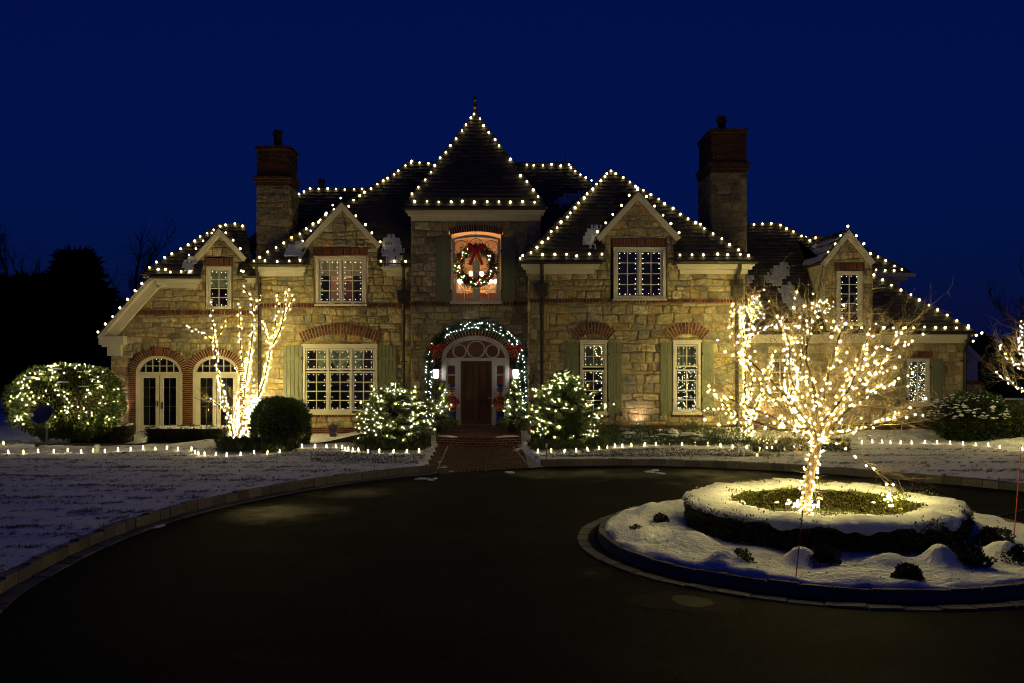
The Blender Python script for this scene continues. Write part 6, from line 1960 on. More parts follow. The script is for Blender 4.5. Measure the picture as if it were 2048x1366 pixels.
spruce(1130, 900, 172, 154, 30.6, 'taller snowy spruce bush with lights hiding a narrow window', 'warm lights scattered in the taller spruce bush at the narrow window', 53, 165)
# clipped hedges in front of the arched doors
def box_hedge(x0, x1, yt, Z, depth, label, seed):
    xa, xb = wx(x0, Z), wx(x1, Z); zt = wz(yt, Z); rnd = np.random.default_rng(seed)
    n = int(5200 * (xb - xa) / 2)
    f_ = rnd.random(n)
    x = rnd.uniform(xa, xb, n); y = np.where(f_ < .6, Z, rnd.uniform(Z, Z + depth, n)); z = np.where(f_ < .6, rnd.uniform(-.2, zt, n), zt)
    e = rnd.random(n) < .12; x = np.where(e, np.where(rnd.random(n) < .5, xa, xb), x); y = np.where(e, rnd.uniform(Z, Z + depth, n), y); z = np.where(e, rnd.uniform(.15, zt, n), z)
    p = np.stack([x, y, z], -1); p += rnd.normal(0, .03, (n, 3)) + .04 * noise3(p, 3, seed)[:, None]
    v, f, c_ = leaf_cards(p, .06, .03, [(.035, .045, .015), (.05, .05, .02), (.06, .045, .02), (.025, .03, .012)])
    t = thing('box_hedge', label, 'hedge', ((xa + xb) / 2, Z + depth / 2, .15), 'clipped hedges at the arched doors')
    mk('foliage', v, f, M['leaf'], t, col=c_, kind='stuff')
    mb = MB(); mb.box((xa + .06, Z + .06, -.25), (xb - .06, Z + depth - .06, zt - .06)); mb.build('stem', M['mulch'], t)
    pts = [(rnd.uniform(xa + .05, xb - .05), rnd.uniform(Z, Z + depth), zt + .015) for _ in range(int(40 * (xb - xa)))]
    snow_blob(pts, 'snow', t, r=(.06, .17), flat=.32)
box_hedge(136, 252, 853, 32.8, .9, 'clipped hedge with snow on top between the holly and the first arched door', 61)
box_hedge(290, 442, 858, 32.6, .8, 'longer clipped hedge with snow on top in front of the arched doors', 62)
# planting bed, dark soil behind the little lights
def bed_strip(name, front, yb, m):
    """soil sheet from a front line of pixels back to the row yb, lying on the lawn"""
    xs = np.linspace(front[0][0], front[-1][0], 40); v = []; f = []
    for x in xs:
        yf = np.interp(x, [p[0] for p in front], [p[1] for p in front])
        for k in range(9):
            p = G(x, yf + (yb - yf) * k / 8, .12); p[2] = float(lawn_h(p[0], p[1])) + (.02 if k else -.01) + .015 * math.sin(x * .7 + k * 2.3); v.append(p)
    for i in range(39):
        for k in range(8): f.append((i * 9 + k, (i + 1) * 9 + k, (i + 1) * 9 + k + 1, i * 9 + k + 1))
    mk(name, v, f, m, smooth=True, kind='structure')
bed_strip('planting_bed', [(70, 898), (130, 894), (240, 893), (360, 889)], 868, M['mulch'])
bed_strip('planting_bed', [(515, 898), (590, 890), (625, 884), (700, 890), (720, 896), (862, 897)], 872, M['mulch'])
bed_strip('planting_bed', [(1062, 897), (1200, 891), (1250, 885)], 872, M['mulch'])
# tufts and ivy
def tufts(x0, x1, y0, y1, n, L, cols, seed, lumps=.0, name='ground_cover'):
    rnd = np.random.default_rng(seed)
    x = rnd.uniform(x0, x1, n); y = rnd.uniform(y0, y1, n)
    p = np.array([G(a, b_, ZL) for a, b_ in zip(x, y)])
    p[:, 2] = lawn_h(p[:, 0], p[:, 1]) + np.abs(noise3(p, 2.0, seed)) * lumps * rnd.random(n)
    v, f, c_ = leaf_cards(p, L, L * .16, cols, dirs=np.stack([rnd.normal(0, .7, n), rnd.normal(0, .7, n), np.ones(n)], -1))
    mk(name, v, f, M['leaf'], col=c_, kind='stuff')
GR = [(.05, .075, .02), (.07, .085, .03), (.035, .055, .015)]
tufts(440, 590, 889, 905, 5000, .26, GR, 71, .12); tufts(716, 850, 886, 902, 4000, .26, GR, 72, .1); tufts(1062, 1215, 888, 900, 3000, .22, GR, 73, .1)
tufts(1200, 1500, 873, 893, 16000, .13, [(.04, .07, .02), (.06, .085, .03)], 74, .50); tufts(1500, 1700, 880, 905, 4000, .14, GR, 75, .1)
tufts(1100, 1560, 900, 915, 3500, .08, GR, 76); tufts(620, 850, 905, 925, 2000, .08, GR, 77)
rnd_ = np.random.default_rng(81); pts = []
for _ in range(230):
    g = G(rnd_.uniform(1240, 1500), rnd_.uniform(872, 890), ZL); pts.append((g[0], g[1], .20 + rnd_.uniform(.05, .24)))
tag(snow_blob(pts, 'snow_on_ivy', None, r=(.06, .20), flat=.35), kind='stuff')
pts = []
for _ in range(60):
    g = G(rnd_.uniform(1700, 1880), rnd_.uniform(868, 878), ZL); pts.append((g[0], g[1], .2))
for _ in range(30):
    g = G(rnd_.uniform(1990, 2060), rnd_.uniform(882, 892), ZL); pts.append((g[0], g[1], .2))
tag(snow_blob(pts, 'snow_bank', None, r=(.25, .6), flat=.3), kind='stuff')

# ================================================================ LITTLE LIGHTS ALONG THE BEDS
ORD = ['first', 'second', 'third', 'fourth', 'fifth', 'sixth', 'seventh', 'eighth', 'ninth', 'tenth', 'eleventh', 'twelfth', 'thirteenth', 'fourteenth', 'fifteenth', 'sixteenth', 'seventeenth', 'eighteenth', 'nineteenth', 'twentieth', 'twenty-first', 'twenty-second', 'twenty-third', 'twenty-fourth', 'twenty-fifth', 'twenty-sixth', 'twenty-seventh', 'twenty-eighth', 'twenty-ninth', 'thirtieth', 'thirty-first', 'thirty-second', 'thirty-third', 'thirty-fourth', 'thirty-fifth', 'thirty-sixth', 'thirty-seventh', 'thirty-eighth', 'thirty-ninth', 'fortieth', 'forty-first', 'forty-second']
pl_proto = thing('path_light', 'x', 'path light', (0, 0, 0), 'little stake lights along the beds')
mb = MB(); mb.lathe(0, 0, [(.008, .035), (.013, .05), (.0145, .08), (.013, .115), (.008, .138), (.003, .145)], 10); mb.build('bulb', E['path'], pl_proto, smooth=True)
mb = MB(); mb.lathe(0, 0, [(.006, -.12), (.010, .0), (.012, .02), (.018, .025), (.018, .04)], 8); mb.build('stake', M['cable'], pl_proto)
PLT = [(18, 902), (47, 902), (77, 900), (107, 900), (135, 899), (163, 900), (186, 900), (210, 900), (237, 896), (262, 896), (287, 894), (311, 894), (333, 893), (355, 895), (383, 896), (391, 902), (397, 905), (410, 905), (431, 906), (453, 906), (481, 904), (508, 903), (534, 902), (559, 900), (580, 895), (604, 890), (630, 889), (653, 889), (672, 889), (685, 891), (691, 894), (697, 896), (706, 897), (717, 899), (736, 900), (758, 900), (786, 900), (813, 900), (838, 900)][::-1]
PRT = [(1076, 900), (1102, 899), (1128, 899), (1153, 898), (1176, 896), (1198, 893), (1215, 892), (1230, 890), (1245, 888), (1264, 887), (1288, 885), (1313, 886), (1339, 884), (1365, 885), (1391, 885), (1417, 886), (1441, 888), (1466, 890), (1493, 892), (1519, 895), (1544, 894), (1569, 894), (1589, 892), (1602, 891), (1723, 881), (1745, 880), (1765, 879), (1781, 879), (1801, 879), (1824, 878), (1849, 879), (1874, 881), (1900, 882), (1926, 883), (1951, 885), (1977, 887), (1999, 891), (2045, 895)]
first = True
for side, L_ in (('holly bush', PLT), ('wrapped island tree', PRT)):
    for i, (x, y) in enumerate(L_):
        g = G(x, y + 6, ZL); g[2] = float(lawn_h(g[0], g[1])) - .02
        g = G(x, y + 6, g[2] + .02); g[2] = float(lawn_h(g[0], g[1])) - .02
        lab = f'little glowing stake light, {ORD[i]} from the brick walk towards the {side}'
        if first: pl_proto.location = tuple(g); pl_proto['label'] = lab; first = False
        else:
            q_ = dup_tree(pl_proto, tuple(g - np.array([0, 0, random.uniform(0, .035)])), lab); q_.rotation_euler = (random.uniform(-.16, .16), random.uniform(-.16, .16), random.uniform(0, 3))
g = G(7, 892, ZL); dup_tree(pl_proto, (g[0], g[1], ZL), 'little glowing stake light standing alone at the picture edge behind the row')

# ================================================================ FLOODLIGHTS AT THE WALL
def floodlight(px, Z, label, energy, aim=(0, 1, 1.1), col=(1, .68, .46), z=.2, size=75):
    b0 = np.array([wx(px, Z), Z, z]); t = thing('floodlight', label, 'floodlight', b0, 'small floodlights washing the walls')
    mb = MB(); mb.tube([b0, b0 + (0, 0, .12)], .012, 6); mb.build('stake', M['iron'], t)
    a = np.array(aim, float); a /= np.linalg.norm(a); h = b0 + (0, 0, .16)
    mb = MB(); mb.tube([h - a * .07, h + a * .07], [.05, .065], 12); mb.build('housing', M['iron'], t)
    mb = MB(); mb.tube([h + a * .071, h + a * .076], [.055, .055], 12); mb.build('lens', E['lens'], t)
    ld_ = bpy.data.lights.new('floodlight_lamp', 'SPOT'); ld_.energy = energy; ld_.color = col; ld_.spot_size = math.radians(size); ld_.spot_blend = .7; ld_.shadow_soft_size = .05
    lo = bpy.data.objects.new('floodlight_lamp', ld_); COL.objects.link(lo); lo.parent = t
    lo.location = tuple(np.array(h + a * .09) - b0); lo.rotation_euler = Vector(a).to_track_quat('-Z', 'Y').to_euler()
floodlight(1277, ZR - .36, 'small floodlight washing the stone between the two narrow shuttered windows', 34, (0, .55, 1), z=.34, size=110)
floodlight(545, ZM - .55, 'small floodlight washing the wall behind the dark evergreen bush', 110, (-.05, .5, 1))
floodlight(234, ZW - .5, 'small floodlight washing the wall between the holly and the arched doors', 60, (0, .6, 1))
floodlight(1540, ZRW - .6, 'small floodlight hidden behind the wrapped trees under the tall chimney', 70, (0, .6, 1))
# the round unlit lamp standing before the sash window
b0 = np.array([wx(667, 33.6), 33.6, .2])
t = thing('round_lamp', 'pale round unlit floodlight on a box below the sash window', 'floodlight', b0)
zc = wz(856, 33.6); mb = MB(); mb.tube([(b0[0], 33.6, zc), (b0[0], 33.5, zc)], [.06, .155], 20, cap=False); mb.tube([(b0[0], 33.49, zc), (b0[0], 33.52, zc)], .158, 20); mb.build('reflector', M['pale_plastic'], t, smooth=False)
mb = MB(); mb.tube([(b0[0], 33.485, zc), (b0[0], 33.488, zc)], .135, 20); mb.build('lens', mat('frosted_lens', (.45, .43, .36), .25), t)
mb = MB(); mb.ball((b0[0], 33.47, zc + .02), .035, 8, 6); mb.build('bulb', M['gold'], t)
mb = MB(); mb.box((b0[0] - .11, 33.5, zc - .30), (b0[0] + .11, 33.66, zc - .165)); mb.build('ballast_box', M['pale_plastic'], t)
mb = MB(); mb.tube([(b0[0], 33.58, .1), (b0[0], 33.58, zc - .30)], .015, 6); mb.build('stake', M['iron'], t)
# ================================================================ THE DOOR'S DECORATIONS
# coach lanterns
def lantern(px, label):
    Z = ZT - .22
    c = P(px, 748, Z); t = thing('wall_lantern', label, 'lantern', (c[0], Z, c[2] - .22), 'cool white lanterns at the front door')
    mb = MB()
    r0, r1, h = .115, .15, .17
    for k in range(4):
        a = math.pi / 4 + k * math.pi / 2
        mb.tube([(c[0] + r0 * math.cos(a) * 1.1, Z + r0 * math.sin(a) * 1.1, c[2] - h), (c[0] + r1 * math.cos(a) * 1.1, Z + r1 * math.sin(a) * 1.1, c[2] + h)], .009, 4)
    mb.build('cage', M['iron'], t)
    mb = MB(); mb.lathe(c[0], Z, [(.17, c[2] + h), (.175, c[2] + h + .03), (.11, c[2] + h + .12), (.05, c[2] + h + .17), (.04, c[2] + h + .22), (.01, c[2] + h + .25)], 12); mb.build('cap', M['iron'], t)
    mb = MB(); mb.lathe(c[0], Z, [(.04, c[2] - h - .07), (.11, c[2] - h - .02), (.12, c[2] - h)], 12); mb.build('base', M['iron'], t)
    mb = MB(); mb.tube([(c[0], Z, c[2] + h + .1), (c[0], Z + .1, c[2] + h + .25), (c[0], ZT - .03, c[2] + h + .1)], .012, 6); mb.box((c[0] - .05, ZT - .065, c[2] - .0), (c[0] + .05, ZT - .045, c[2] + h + .2)); mb.build('bracket', M['iron'], t)
    mb = MB(); mb.lathe(c[0], Z, [(.05, c[2] - h + .01), (.085, c[2] - h + .03), (.10, c[2]), (.11, c[2] + h - .03), (.06, c[2] + h - .01)], 12)
    mb.build('lamp_glass', E['lantern'], t, smooth=True)
lantern(872, 'glowing black coach lantern beside the door on the chimney vent side')
lantern(1031, 'glowing black coach lantern beside the door nearest the taller spruce')

# garland over the arch
gp = [(860, 852), (858, 800), (858, 750), (861, 710), (874, 683), (896, 664), (922, 654), (951, 650), (980, 654), (1006, 664), (1028, 683), (1040, 710), (1044, 750), (1046, 790), (1044, 830)]
Zg_ = ZT - .16
gpath = smooth([P(x, y, Zg_) for x, y in gp], 8)
gd = thing('garland', 'thick evergreen garland arched over the front door', 'garland', gpath[len(gpath) // 2])
parts = []; gl = []
for i, (a, b_) in enumerate(zip(gpath[:-1], gpath[1:])):
    n_ = int(np.linalg.norm(b_ - a) * 1500); t_ = rng.random(n_)
    p = a + (b_ - a) * t_[:, None] + rng.normal(0, .088, (n_, 3)) * np.array([1, .6, 1])
    d = (b_ - a) / np.linalg.norm(b_ - a)
    parts.append(leaf_cards(p, .12, .022, [(.03, .07, .035), (.045, .09, .04), (.02, .05, .025)], dirs=np.tile(d, (n_, 1)) * .5 + rng.normal(0, .8, (n_, 3))))
v, f, c_ = joinleaves(parts); mk('foliage', v, f, M['leaf'], gd, col=c_, kind='stuff')
mb = MB(); mb.tube([p + (0, .03, 0) for p in gpath], .085, 6); mb.build('rope', M['mulch'], gd)
for i, p in enumerate(along(gpath, .042, .11, jitter=.7)):
    if random.random() < .8 and not (abs(p[0] - wx(874, ZT)) < .22 and 6 > p[2] > 2.8 and random.random() < .7): gl.append(p + np.array([0, -.07, 0]))
st = thing('garland_light_string', 'cool white lights woven into the garland over the front door', 'string lights', gpath[len(gpath) // 2] + (0, -.1, 0))
many_bulbs('mini_bulb', gl, .0115, E['garland'], st, .35)
def ribbon(mb, pts, w, wd=(1, 0, 0), th=.006):
    """strip of ribbon along points, width direction wd"""
    wd = np.array(wd, float)
    v = []
    for p in pts: v += [np.array(p) - wd * w / 2, np.array(p) + wd * w / 2]
    k = len(pts); v += [q + np.array([0, th, 0]) for q in v]
    f = []
    for i in range(k - 1):
        f += [(2 * i, 2 * i + 1, 2 * i + 3, 2 * i + 2), (2 * k + 2 * i + 2, 2 * k + 2 * i + 3, 2 * k + 2 * i + 1, 2 * k + 2 * i), (2 * i, 2 * i + 2, 2 * k + 2 * i + 2, 2 * k + 2 * i), (2 * i + 1, 2 * k + 2 * i + 1, 2 * k + 2 * i + 3, 2 * i + 3)]
    mb.add(v, f)
def bow(c, s, label, gold=True, tails=((-.32, -1.05), (.30, -1.1)), group=None):
    t = thing('ribbon_bow', label, 'bow', c, group)
    for sg in (-1, 1):
        mb = MB(); pts = [c + np.array([sg * s * x, -s * y, s * z]) for x, y, z in ((.05, .05, .0), (.35, .22, .28), (.72, .25, .36), (.80, .1, .14), (.62, -.05, -.06), (.3, .0, -.02), (.05, .03, .0))]
        ribbon(mb, smooth(pts, 4), s * .42, (0.15 * sg, .1, 1)); mb.build('loop', M['red'], t, smooth=True)
        if gold:
            mb = MB(); ribbon(mb, [p + np.array([0, -.012, .0]) + np.array([0, 0, s * .2]) for p in smooth(pts, 4)], s * .04, (0, 0, 1)); mb.build('gold_edge', M['gold'], t)
    for dx, dz in tails:
        mb = MB(); pts = [c + np.array([s * dx * q, -s * (.08 + .12 * math.sin(q * 6)), s * dz * q]) for q in np.linspace(0, 1, 9)]
        ribbon(mb, pts, s * .34, (1, 0, dx * .4)); mb.build('tail', M['red'], t, smooth=True)
        if gold:
            mb = MB(); ribbon(mb, [p + np.array([s * .15, -.012, 0]) for p in pts], s * .05, (1, 0, 0)); ribbon(mb, [p + np.array([-s * .15, -.012, 0]) for p in pts], s * .05, (1, 0, 0)); mb.build('gold_edge', M['gold'], t)
    mb = MB(); mb.ball(c + np.array([0, -s * .1, 0]), s * .17, 8, 6, sq=(1, .7, 1)); mb.build('knot', M['red'], t)
bow(P(872, 697, ZT - .36), .30, 'gold edged red bow on the garland above the lantern by the chimney vent side', group='bows on the garland')
bow(P(1030, 697, ZT - .36), .30, 'gold edged red bow on the garland above the lantern near the taller spruce', group='bows on the garland')

# wreath in the tower window
Zw_ = ZT - .28
wc = P(952, 531, Zw_); Rw = 34.5 * Zw_ / F
wr = thing('wreath', 'large evergreen wreath with lights and red bow hanging before the tower window', 'wreath', (wc[0], Zw_, wc[2] - Rw))
n_ = 9500; a = rng.uniform(0, 2 * math.pi, n_)
p = np.stack([wc[0] + Rw * np.cos(a), np.full(n_, Zw_), wc[2] + Rw * np.sin(a)], -1) + rng.normal(0, .075, (n_, 3))
v, f, c_ = leaf_cards(p, .12, .022, [(.02, .05, .02), (.035, .065, .025), (.015, .035, .015)], dirs=np.stack([-np.sin(a), 0 * a - .2, np.cos(a)], -1) * .5 + rng.normal(0, .8, (n_, 3)))
mk('foliage', v, f, M['leaf'], wr, col=c_, kind='stuff')
mb = MB(); mb.tube([(wc[0] + Rw * math.cos(q), Zw_ + .02, wc[2] + Rw * math.sin(q)) for q in np.linspace(0, 2 * math.pi, 33)], .05, 6, cap=False); mb.build('hoop', M['mulch'], wr)
mb = MB()
for q in np.linspace(.4, 6.0, 16):
    rr = Rw + random.uniform(-.08, .08); mb.ball((wc[0] + rr * math.cos(q), Zw_ - .11, wc[2] + rr * math.sin(q)), .035, 8, 6)
mb.build('berry', M['ornament'], wr, kind='stuff')
mb = MB(); mb.tube([P(952, 440, ZT - .62), P(952, 470, ZT - .5), P(952, 500, Zw_ - .02)], .008, 4); mb.build('hanging_cord', M['cable'], wr)
for q in (.5, 1.0, 2.2, 2.8, 3.5, 4.1, 4.75, 5.4):
    mb = MB(); ctr = np.array([wc[0] + Rw * math.cos(q), Zw_ - .13, wc[2] + Rw * math.sin(q)]); tg = np.array([-math.sin(q), 0, math.cos(q)]); nr_ = np.array([math.cos(q), 0, math.sin(q)])
    ribbon(mb, [ctr + tg * (.16 * u) + nr_ * (.09 * math.sin(u * 2.2)) + (0, -.03 * math.cos(u * 3), 0) for u in np.linspace(-1, 1, 8)], .06, nr_); mb.build('ribbon', M['red'], wr, smooth=True)
pts = [np.array([wc[0] + (Rw + random.gauss(0, .06)) * math.cos(q), Zw_ - .12, wc[2] + (Rw + random.gauss(0, .06)) * math.sin(q)]) for q in rng.uniform(0, 6.283, 46)] + [P(952, 500 + k * 4, Zw_ - .2) for k in range(2)]
st = thing('wreath_light_string', 'warm lights woven into the wreath of the tower window', 'string lights', wc)
many_bulbs('mini_bulb', pts, .0095, E['bush'], st, .4)
bow(P(952, 499, Zw_ - .16), .37, 'big dark red bow with long tails on the wreath', gold=False, tails=((-.62, -1.5), (.62, -1.5)))

# chandelier inside the tower room
Zc = ZT + 1.5
cc = P(953, 568, Zc); ch = thing('chandelier', 'crystal chandelier with candle shades behind the wreath window', 'chandelier', cc)
s = Zc / F
mb = MB(); mb.lathe(cc[0], Zc, [(.02, cc[2] + .9), (.02, cc[2] + .35), (.05, cc[2] + .3), (.03, cc[2] + .1), (.07, cc[2]), (.05, cc[2] - .1), (.09, cc[2] - .16), (.02, cc[2] - .25)], 10); mb.build('column', M['gold'], ch)
arms = []
for k in range(10):
    a = k * math.pi / 5 + .16; R_a = .72 if k % 2 == 0 else .66
    e = np.array([math.cos(a), math.sin(a), 0])
    p = smooth([cc + (0, 0, -.12), cc + e * .25 * R_a / .7 + (0, 0, -.28), cc + e * R_a * .7 + (0, 0, -.22), cc + e * R_a + (0, 0, .02)], 5)
    mb = MB(); mb.tube(p, .014, 5); mb.build('arm', M['gold'], ch)
    q = p[-1]; arms.append(q)
    mb = MB(); mb.lathe(q[0], q[1], [(.015, q[2]), (.015, q[2] + .05), (.062, q[2] + .05), (.032, q[2] + .15)], 10); mb.build('candle_shade', E['candle'], ch)
for k in range(4):
    a = k * math.pi / 2 + .5; q = cc + np.array([.24 * math.cos(a), .24 * math.sin(a), .30])
    mb = MB(); mb.tube([cc + (0, 0, .1), q - (0, 0, .08), q], .012, 5); mb.build('arm', M['gold'], ch)
    mb = MB(); mb.lathe(q[0], q[1], [(.015, q[2]), (.075, q[2] + .04), (.04, q[2] + .16)], 10); mb.build('candle_shade', E['candle'], ch)
mb = MB()
for q in arms:
    for j in range(2): mb.tube([q + (random.uniform(-.08, .08), 0, -.05), q + (random.uniform(-.1, .1), 0, -.22 - .1 * j)], .008, 4); mb.ball(q + np.array([random.uniform(-.1, .1), -.02, -.26 - .1 * j]), .022, 6, 5)
mb.build('crystal', mat('crystal', (.8, .8, .8), .08, spec=.9), ch, kind='stuff')

# toy soldiers
CS = dict(blue=mat('soldier_blue', (.01, .04, .30), .35), red=mat('soldier_red', (.42, .02, .015), .35), yel=mat('soldier_yellow', (.60, .40, .04), .35), skin=mat('soldier_face', (.62, .42, .32), .45), black=mat('soldier_black', (.012, .012, .012), .35), wht=mat('soldier_white', (.7, .68, .64), .45), grn=mat('soldier_base', (.05, .08, .05), .7))
def soldier(px, Z, label, mirror=1):
    x = wx(px, Z); y = Z; b0 = LZ
    t = thing('toy_soldier', label, 'statue', (x, y, b0), 'toy soldier statues at the front door')
    mb = MB(); mb.lathe(x, y, [(.24, b0), (.24, b0 + .05), (.21, b0 + .07)], 16); mb.build('base', CS['grn'], t)
    for sg in (-1, 1):
        mb = MB(); mb.lathe(x + sg * .075, y, [(.07, b0 + .14), (.075, b0 + .2), (.068, b0 + .4), (.088, b0 + .66)], 12); mb.build('leg', CS['blue'], t, smooth=True)
        mb = MB(); mb.lathe(x + sg * .075, y - .015, [(.085, b0 + .06), (.088, b0 + .1), (.075, b0 + .16)], 12); mb.v = [(a, b_ - (.04 if c < b0 + .11 and b_ < y else 0), c) for a, b_, c in mb.v]; mb.build('boot', CS['black'], t, smooth=True)
    mb = MB(); mb.lathe(x, y, [(.15, b0 + .62), (.165, b0 + .70), (.15, b0 + .80), (.165, b0 + .95), (.175, b0 + 1.04), (.14, b0 + 1.10), (.06, b0 + 1.13)], 16); mb.v = [(a, y + (b_ - y) * .72, c) for a, b_, c in mb.v]; mb.build('jacket', CS['red'], t, smooth=True)
    mb = MB(); mb.lathe(x, y, [(.158, b0 + .765), (.164, b0 + .78), (.162, b0 + .815), (.156, b0 + .825)], 16); mb.v = [(a, y + (b_ - y) * .76, c) for a, b_, c in mb.v]; mb.build('belt', CS['yel'], t)
    mb = MB()
    for k in range(4): mb.box((x - .10, y - .128, b0 + .86 + k * .055), (x + .10, y - .112, b0 + .868 + k * .055)); mb.ball((x - .05, y - .13, b0 + .864 + k * .055), .013, 6, 5); mb.ball((x + .05, y - .13, b0 + .864 + k * .055), .013, 6, 5)
    mb.build('braid', CS['yel'], t)
    for sg in (-1, 1):
        p = [np.array([x + sg * .175, y, b0 + 1.03]), np.array([x + sg * .225, y - .03, b0 + .9]), np.array([x + sg * .21, y - .06, b0 + .80]), np.array([x + sg * .14, y - .16, b0 + .79])]
        if sg == mirror: p[3] = np.array([x + sg * .25, y - .17, b0 + .80])
        mb = MB(); mb.tube(smooth(p, 4), [.062, .06, .058, .056, .054, .052, .05, .048, .047, .046, .046, .045, .044], 10); mb.build('sleeve', CS['red'], t, smooth=True)
        mb = MB(); mb.ball(p[3] + (0, -.02, 0), .05, 8, 6); mb.build('hand', CS['wht'], t, smooth=True)
        mb = MB(); mb.ball((x + sg * .18, y, b0 + 1.05), .085, 10, 6, sq=(1, .9, .5)); mb.build('epaulette', CS['yel'], t, smooth=True)
    mb = MB(); mb.lathe(x, y - .16, [(.10, b0 + .60), (.105, b0 + .61), (.105, b0 + .73), (.10, b0 + .74)], 14); mb.build('drum', CS['red'], t)
    for zz in (.60, .725):
        mb = MB(); mb.lathe(x, y - .16, [(.108, b0 + zz), (.112, b0 + zz + .004), (.112, b0 + zz + .02), (.108, b0 + zz + .024)], 14); mb.build('drum_rim', CS['yel'], t)
    zh = b0 + 1.22
    mb = MB(); mb.lathe(x, y, [(.05, zh - .10), (.075, zh - .07), (.098, zh), (.10, zh + .06), (.09, zh + .11)], 14); mb.ball((x, y - .10, zh - .01), .02, 6, 5)
    for sg in (-1, 1): mb.ball((x + sg * .10, y, zh), .022, 6, 5)
    mb.build('head', CS['skin'], t, smooth=True)
    mb = MB()
    for sg in (-1, 1): mb.ball((x + sg * .035, y - .092, zh + .03), .013, 6, 5); mb.tube([(x, y - .105, zh - .035), (x + sg * .04, y - .105, zh - .03), (x + sg * .07, y - .09, zh - .055)], [.013, .013, .004], 6); mb.tube([(x + sg * .015, y - .096, zh + .055), (x + sg * .055, y - .09, zh + .055)], .006, 4)
    mb.build('moustache', CS['black'], t)
    mb = MB(); mb.lathe(x, y, [(.112, zh + .075), (.115, zh + .09), (.108, zh + .20), (.125, zh + .31), (.12, zh + .325)], 16); mb.build('hat', CS['blue'], t, smooth=False)
    mb = MB(); mb.lathe(x, y, [(.118, zh + .07), (.12, zh + .075), (.12, zh + .10), (.117, zh + .105)], 16); mb.build('hat_band', CS['yel'], t)
    mb = MB(); mb.tube([(x - .115, y - .05, zh + .27), (x - .05, y - .115, zh + .2), (x + .03, y - .125, zh + .18), (x + .115, y - .05, zh + .25)], .012, 6); mb.build('hat_cord', CS['yel'], t)
    mb = MB(); mb.tube([(x - .09, y - .09, zh + .075), (x, y - .155, zh + .068), (x + .09, y - .09, zh + .075)], .016, 6); mb.build('visor', CS['black'], t)
soldier(904, 34.3, 'toy soldier statue beside the door on the low spruce side', 1)
soldier(1000, 34.3, 'toy soldier statue beside the door on the taller spruce side', -1)

# potted evergreens
def potted(px, Z, label, llabel, seed, h=1.15):
    rnd = np.random.default_rng(seed); x = wx(px, Z)
    t = thing('potted_evergreen', label, 'potted plant', (x, Z, .2), 'potted evergreens at the front step')
    z0 = .2
    mb = MB(); mb.lathe(x, Z, [(.17, z0), (.22, z0 + .04), (.20, z0 + .08), (.26, z0 + .3), (.31, z0 + .5), (.34, z0 + .53), (.33, z0 + .58), (.28, z0 + .56)], 18); mb.build('pot', mat('dark_pot', (.03, .028, .024), .6), t, smooth=True)
    parts = []; li = []
    for i in range(90):
        k = i / 90; a = rnd.uniform(0, 6.283)
        L = .42 * (1 - k * .85) * rnd.uniform(.7, 1.15); o = np.array([x, Z, z0 + .6 + k * h])
        d = np.array([math.cos(a), math.sin(a), .45 + .5 * k])
        n_ = 70; t_ = rnd.uniform(.1, 1, n_)
        p = o + d * (L * t_)[:, None] + rnd.normal(0, .03, (n_, 3)); parts.append(leaf_cards(p, .09, .016, SPR, dirs=np.tile(d, (n_, 1))))
        if rnd.random() < .42 and math.sin(a) < .4: li.append(o + d * L * rnd.uniform(.7, 1) + (0, -.03, 0))
    for i in range(30):
        a = rnd.uniform(0, 6.283); o = np.array([x, Z, z0 + .6]); d = np.array([math.cos(a), math.sin(a), -.25])
        n_ = 90; t_ = rnd.uniform(.2, 1, n_); p = o + d * (.52 * t_)[:, None] + rnd.normal(0, .05, (n_, 3)); parts.append(leaf_cards(p, .11, .02, HOLLY, dirs=np.tile(d, (n_, 1))))
    v, f, c_ = joinleaves(parts); mk('foliage', v, f, M['leaf'], t, col=c_, kind='stuff')
    mb = MB(); mb.tube([(x, Z, z0 + .5), (x, Z, z0 + .6 + h)], [.03, .01], 6); mb.build('trunk', M['bark'], t)
    mb = MB(); mb.ball((x, Z, z0 + .6), .22, 10, 6, sq=(1, 1, .5)); mb.build('root_ball', M['mulch'], t)
    st = thing('pot_light_string', llabel, 'string lights', (x, Z, z0 + .7)); many_bulbs('mini_bulb', li, .0105, E['bush'], st, .35)
potted(882, 32.6, 'small lit evergreen in a dark pot by the step on the low spruce side', 'warm lights in the potted evergreen on the low spruce side', 91)
potted(1028, 32.6, 'small lit evergreen in a dark pot by the step on the taller spruce side', 'warm lights in the potted evergreen on the taller spruce side', 92, 1.25)

# ================================================================ STRINGS ROUND THE WINDOWS
def window_string(label, sashes, Z, sp=10.5, r=.013, sides=None):
    pts = []
    for x0, y0, x1, y1, _, _ in sashes:
        x0, y0, x1, y1 = x0 + 3, y0 + 3, x1 - 3, y1 - 3
        loop = [(x0, y0), (x1, y0), (x1, y1), (x0, y1), (x0, y0)]
        for a, b_ in zip(loop[:-1], loop[1:]):
            l = math.hypot(b_[0] - a[0], b_[1] - a[1]); k = max(1, round(l / sp))
            for i in range(k): pts.append(P(a[0] + (b_[0] - a[0]) * i / k + random.uniform(-.7, .7), a[1] + (b_[1] - a[1]) * i / k + random.uniform(-.7, .7), Z + .085))
    t = thing('window_light_string', label, 'string lights', pts[0], 'strings of tiny lights round the window panes')
    many_bulbs('mini_bulb', pts, r, E['window'], t, .15)
window_string('tiny lights outlining the panes of the wide sash window with sage shutters', S_W2, ZM)
window_string('tiny lights outlining the lit dormer window above the wide sash window', S_W3, ZM)
window_string('tiny lights outlining the dark double dormer window by the tall chimney', S_W7, ZR)
window_string('tiny lights outlining the narrow window behind the taller spruce', S_W5, ZR)
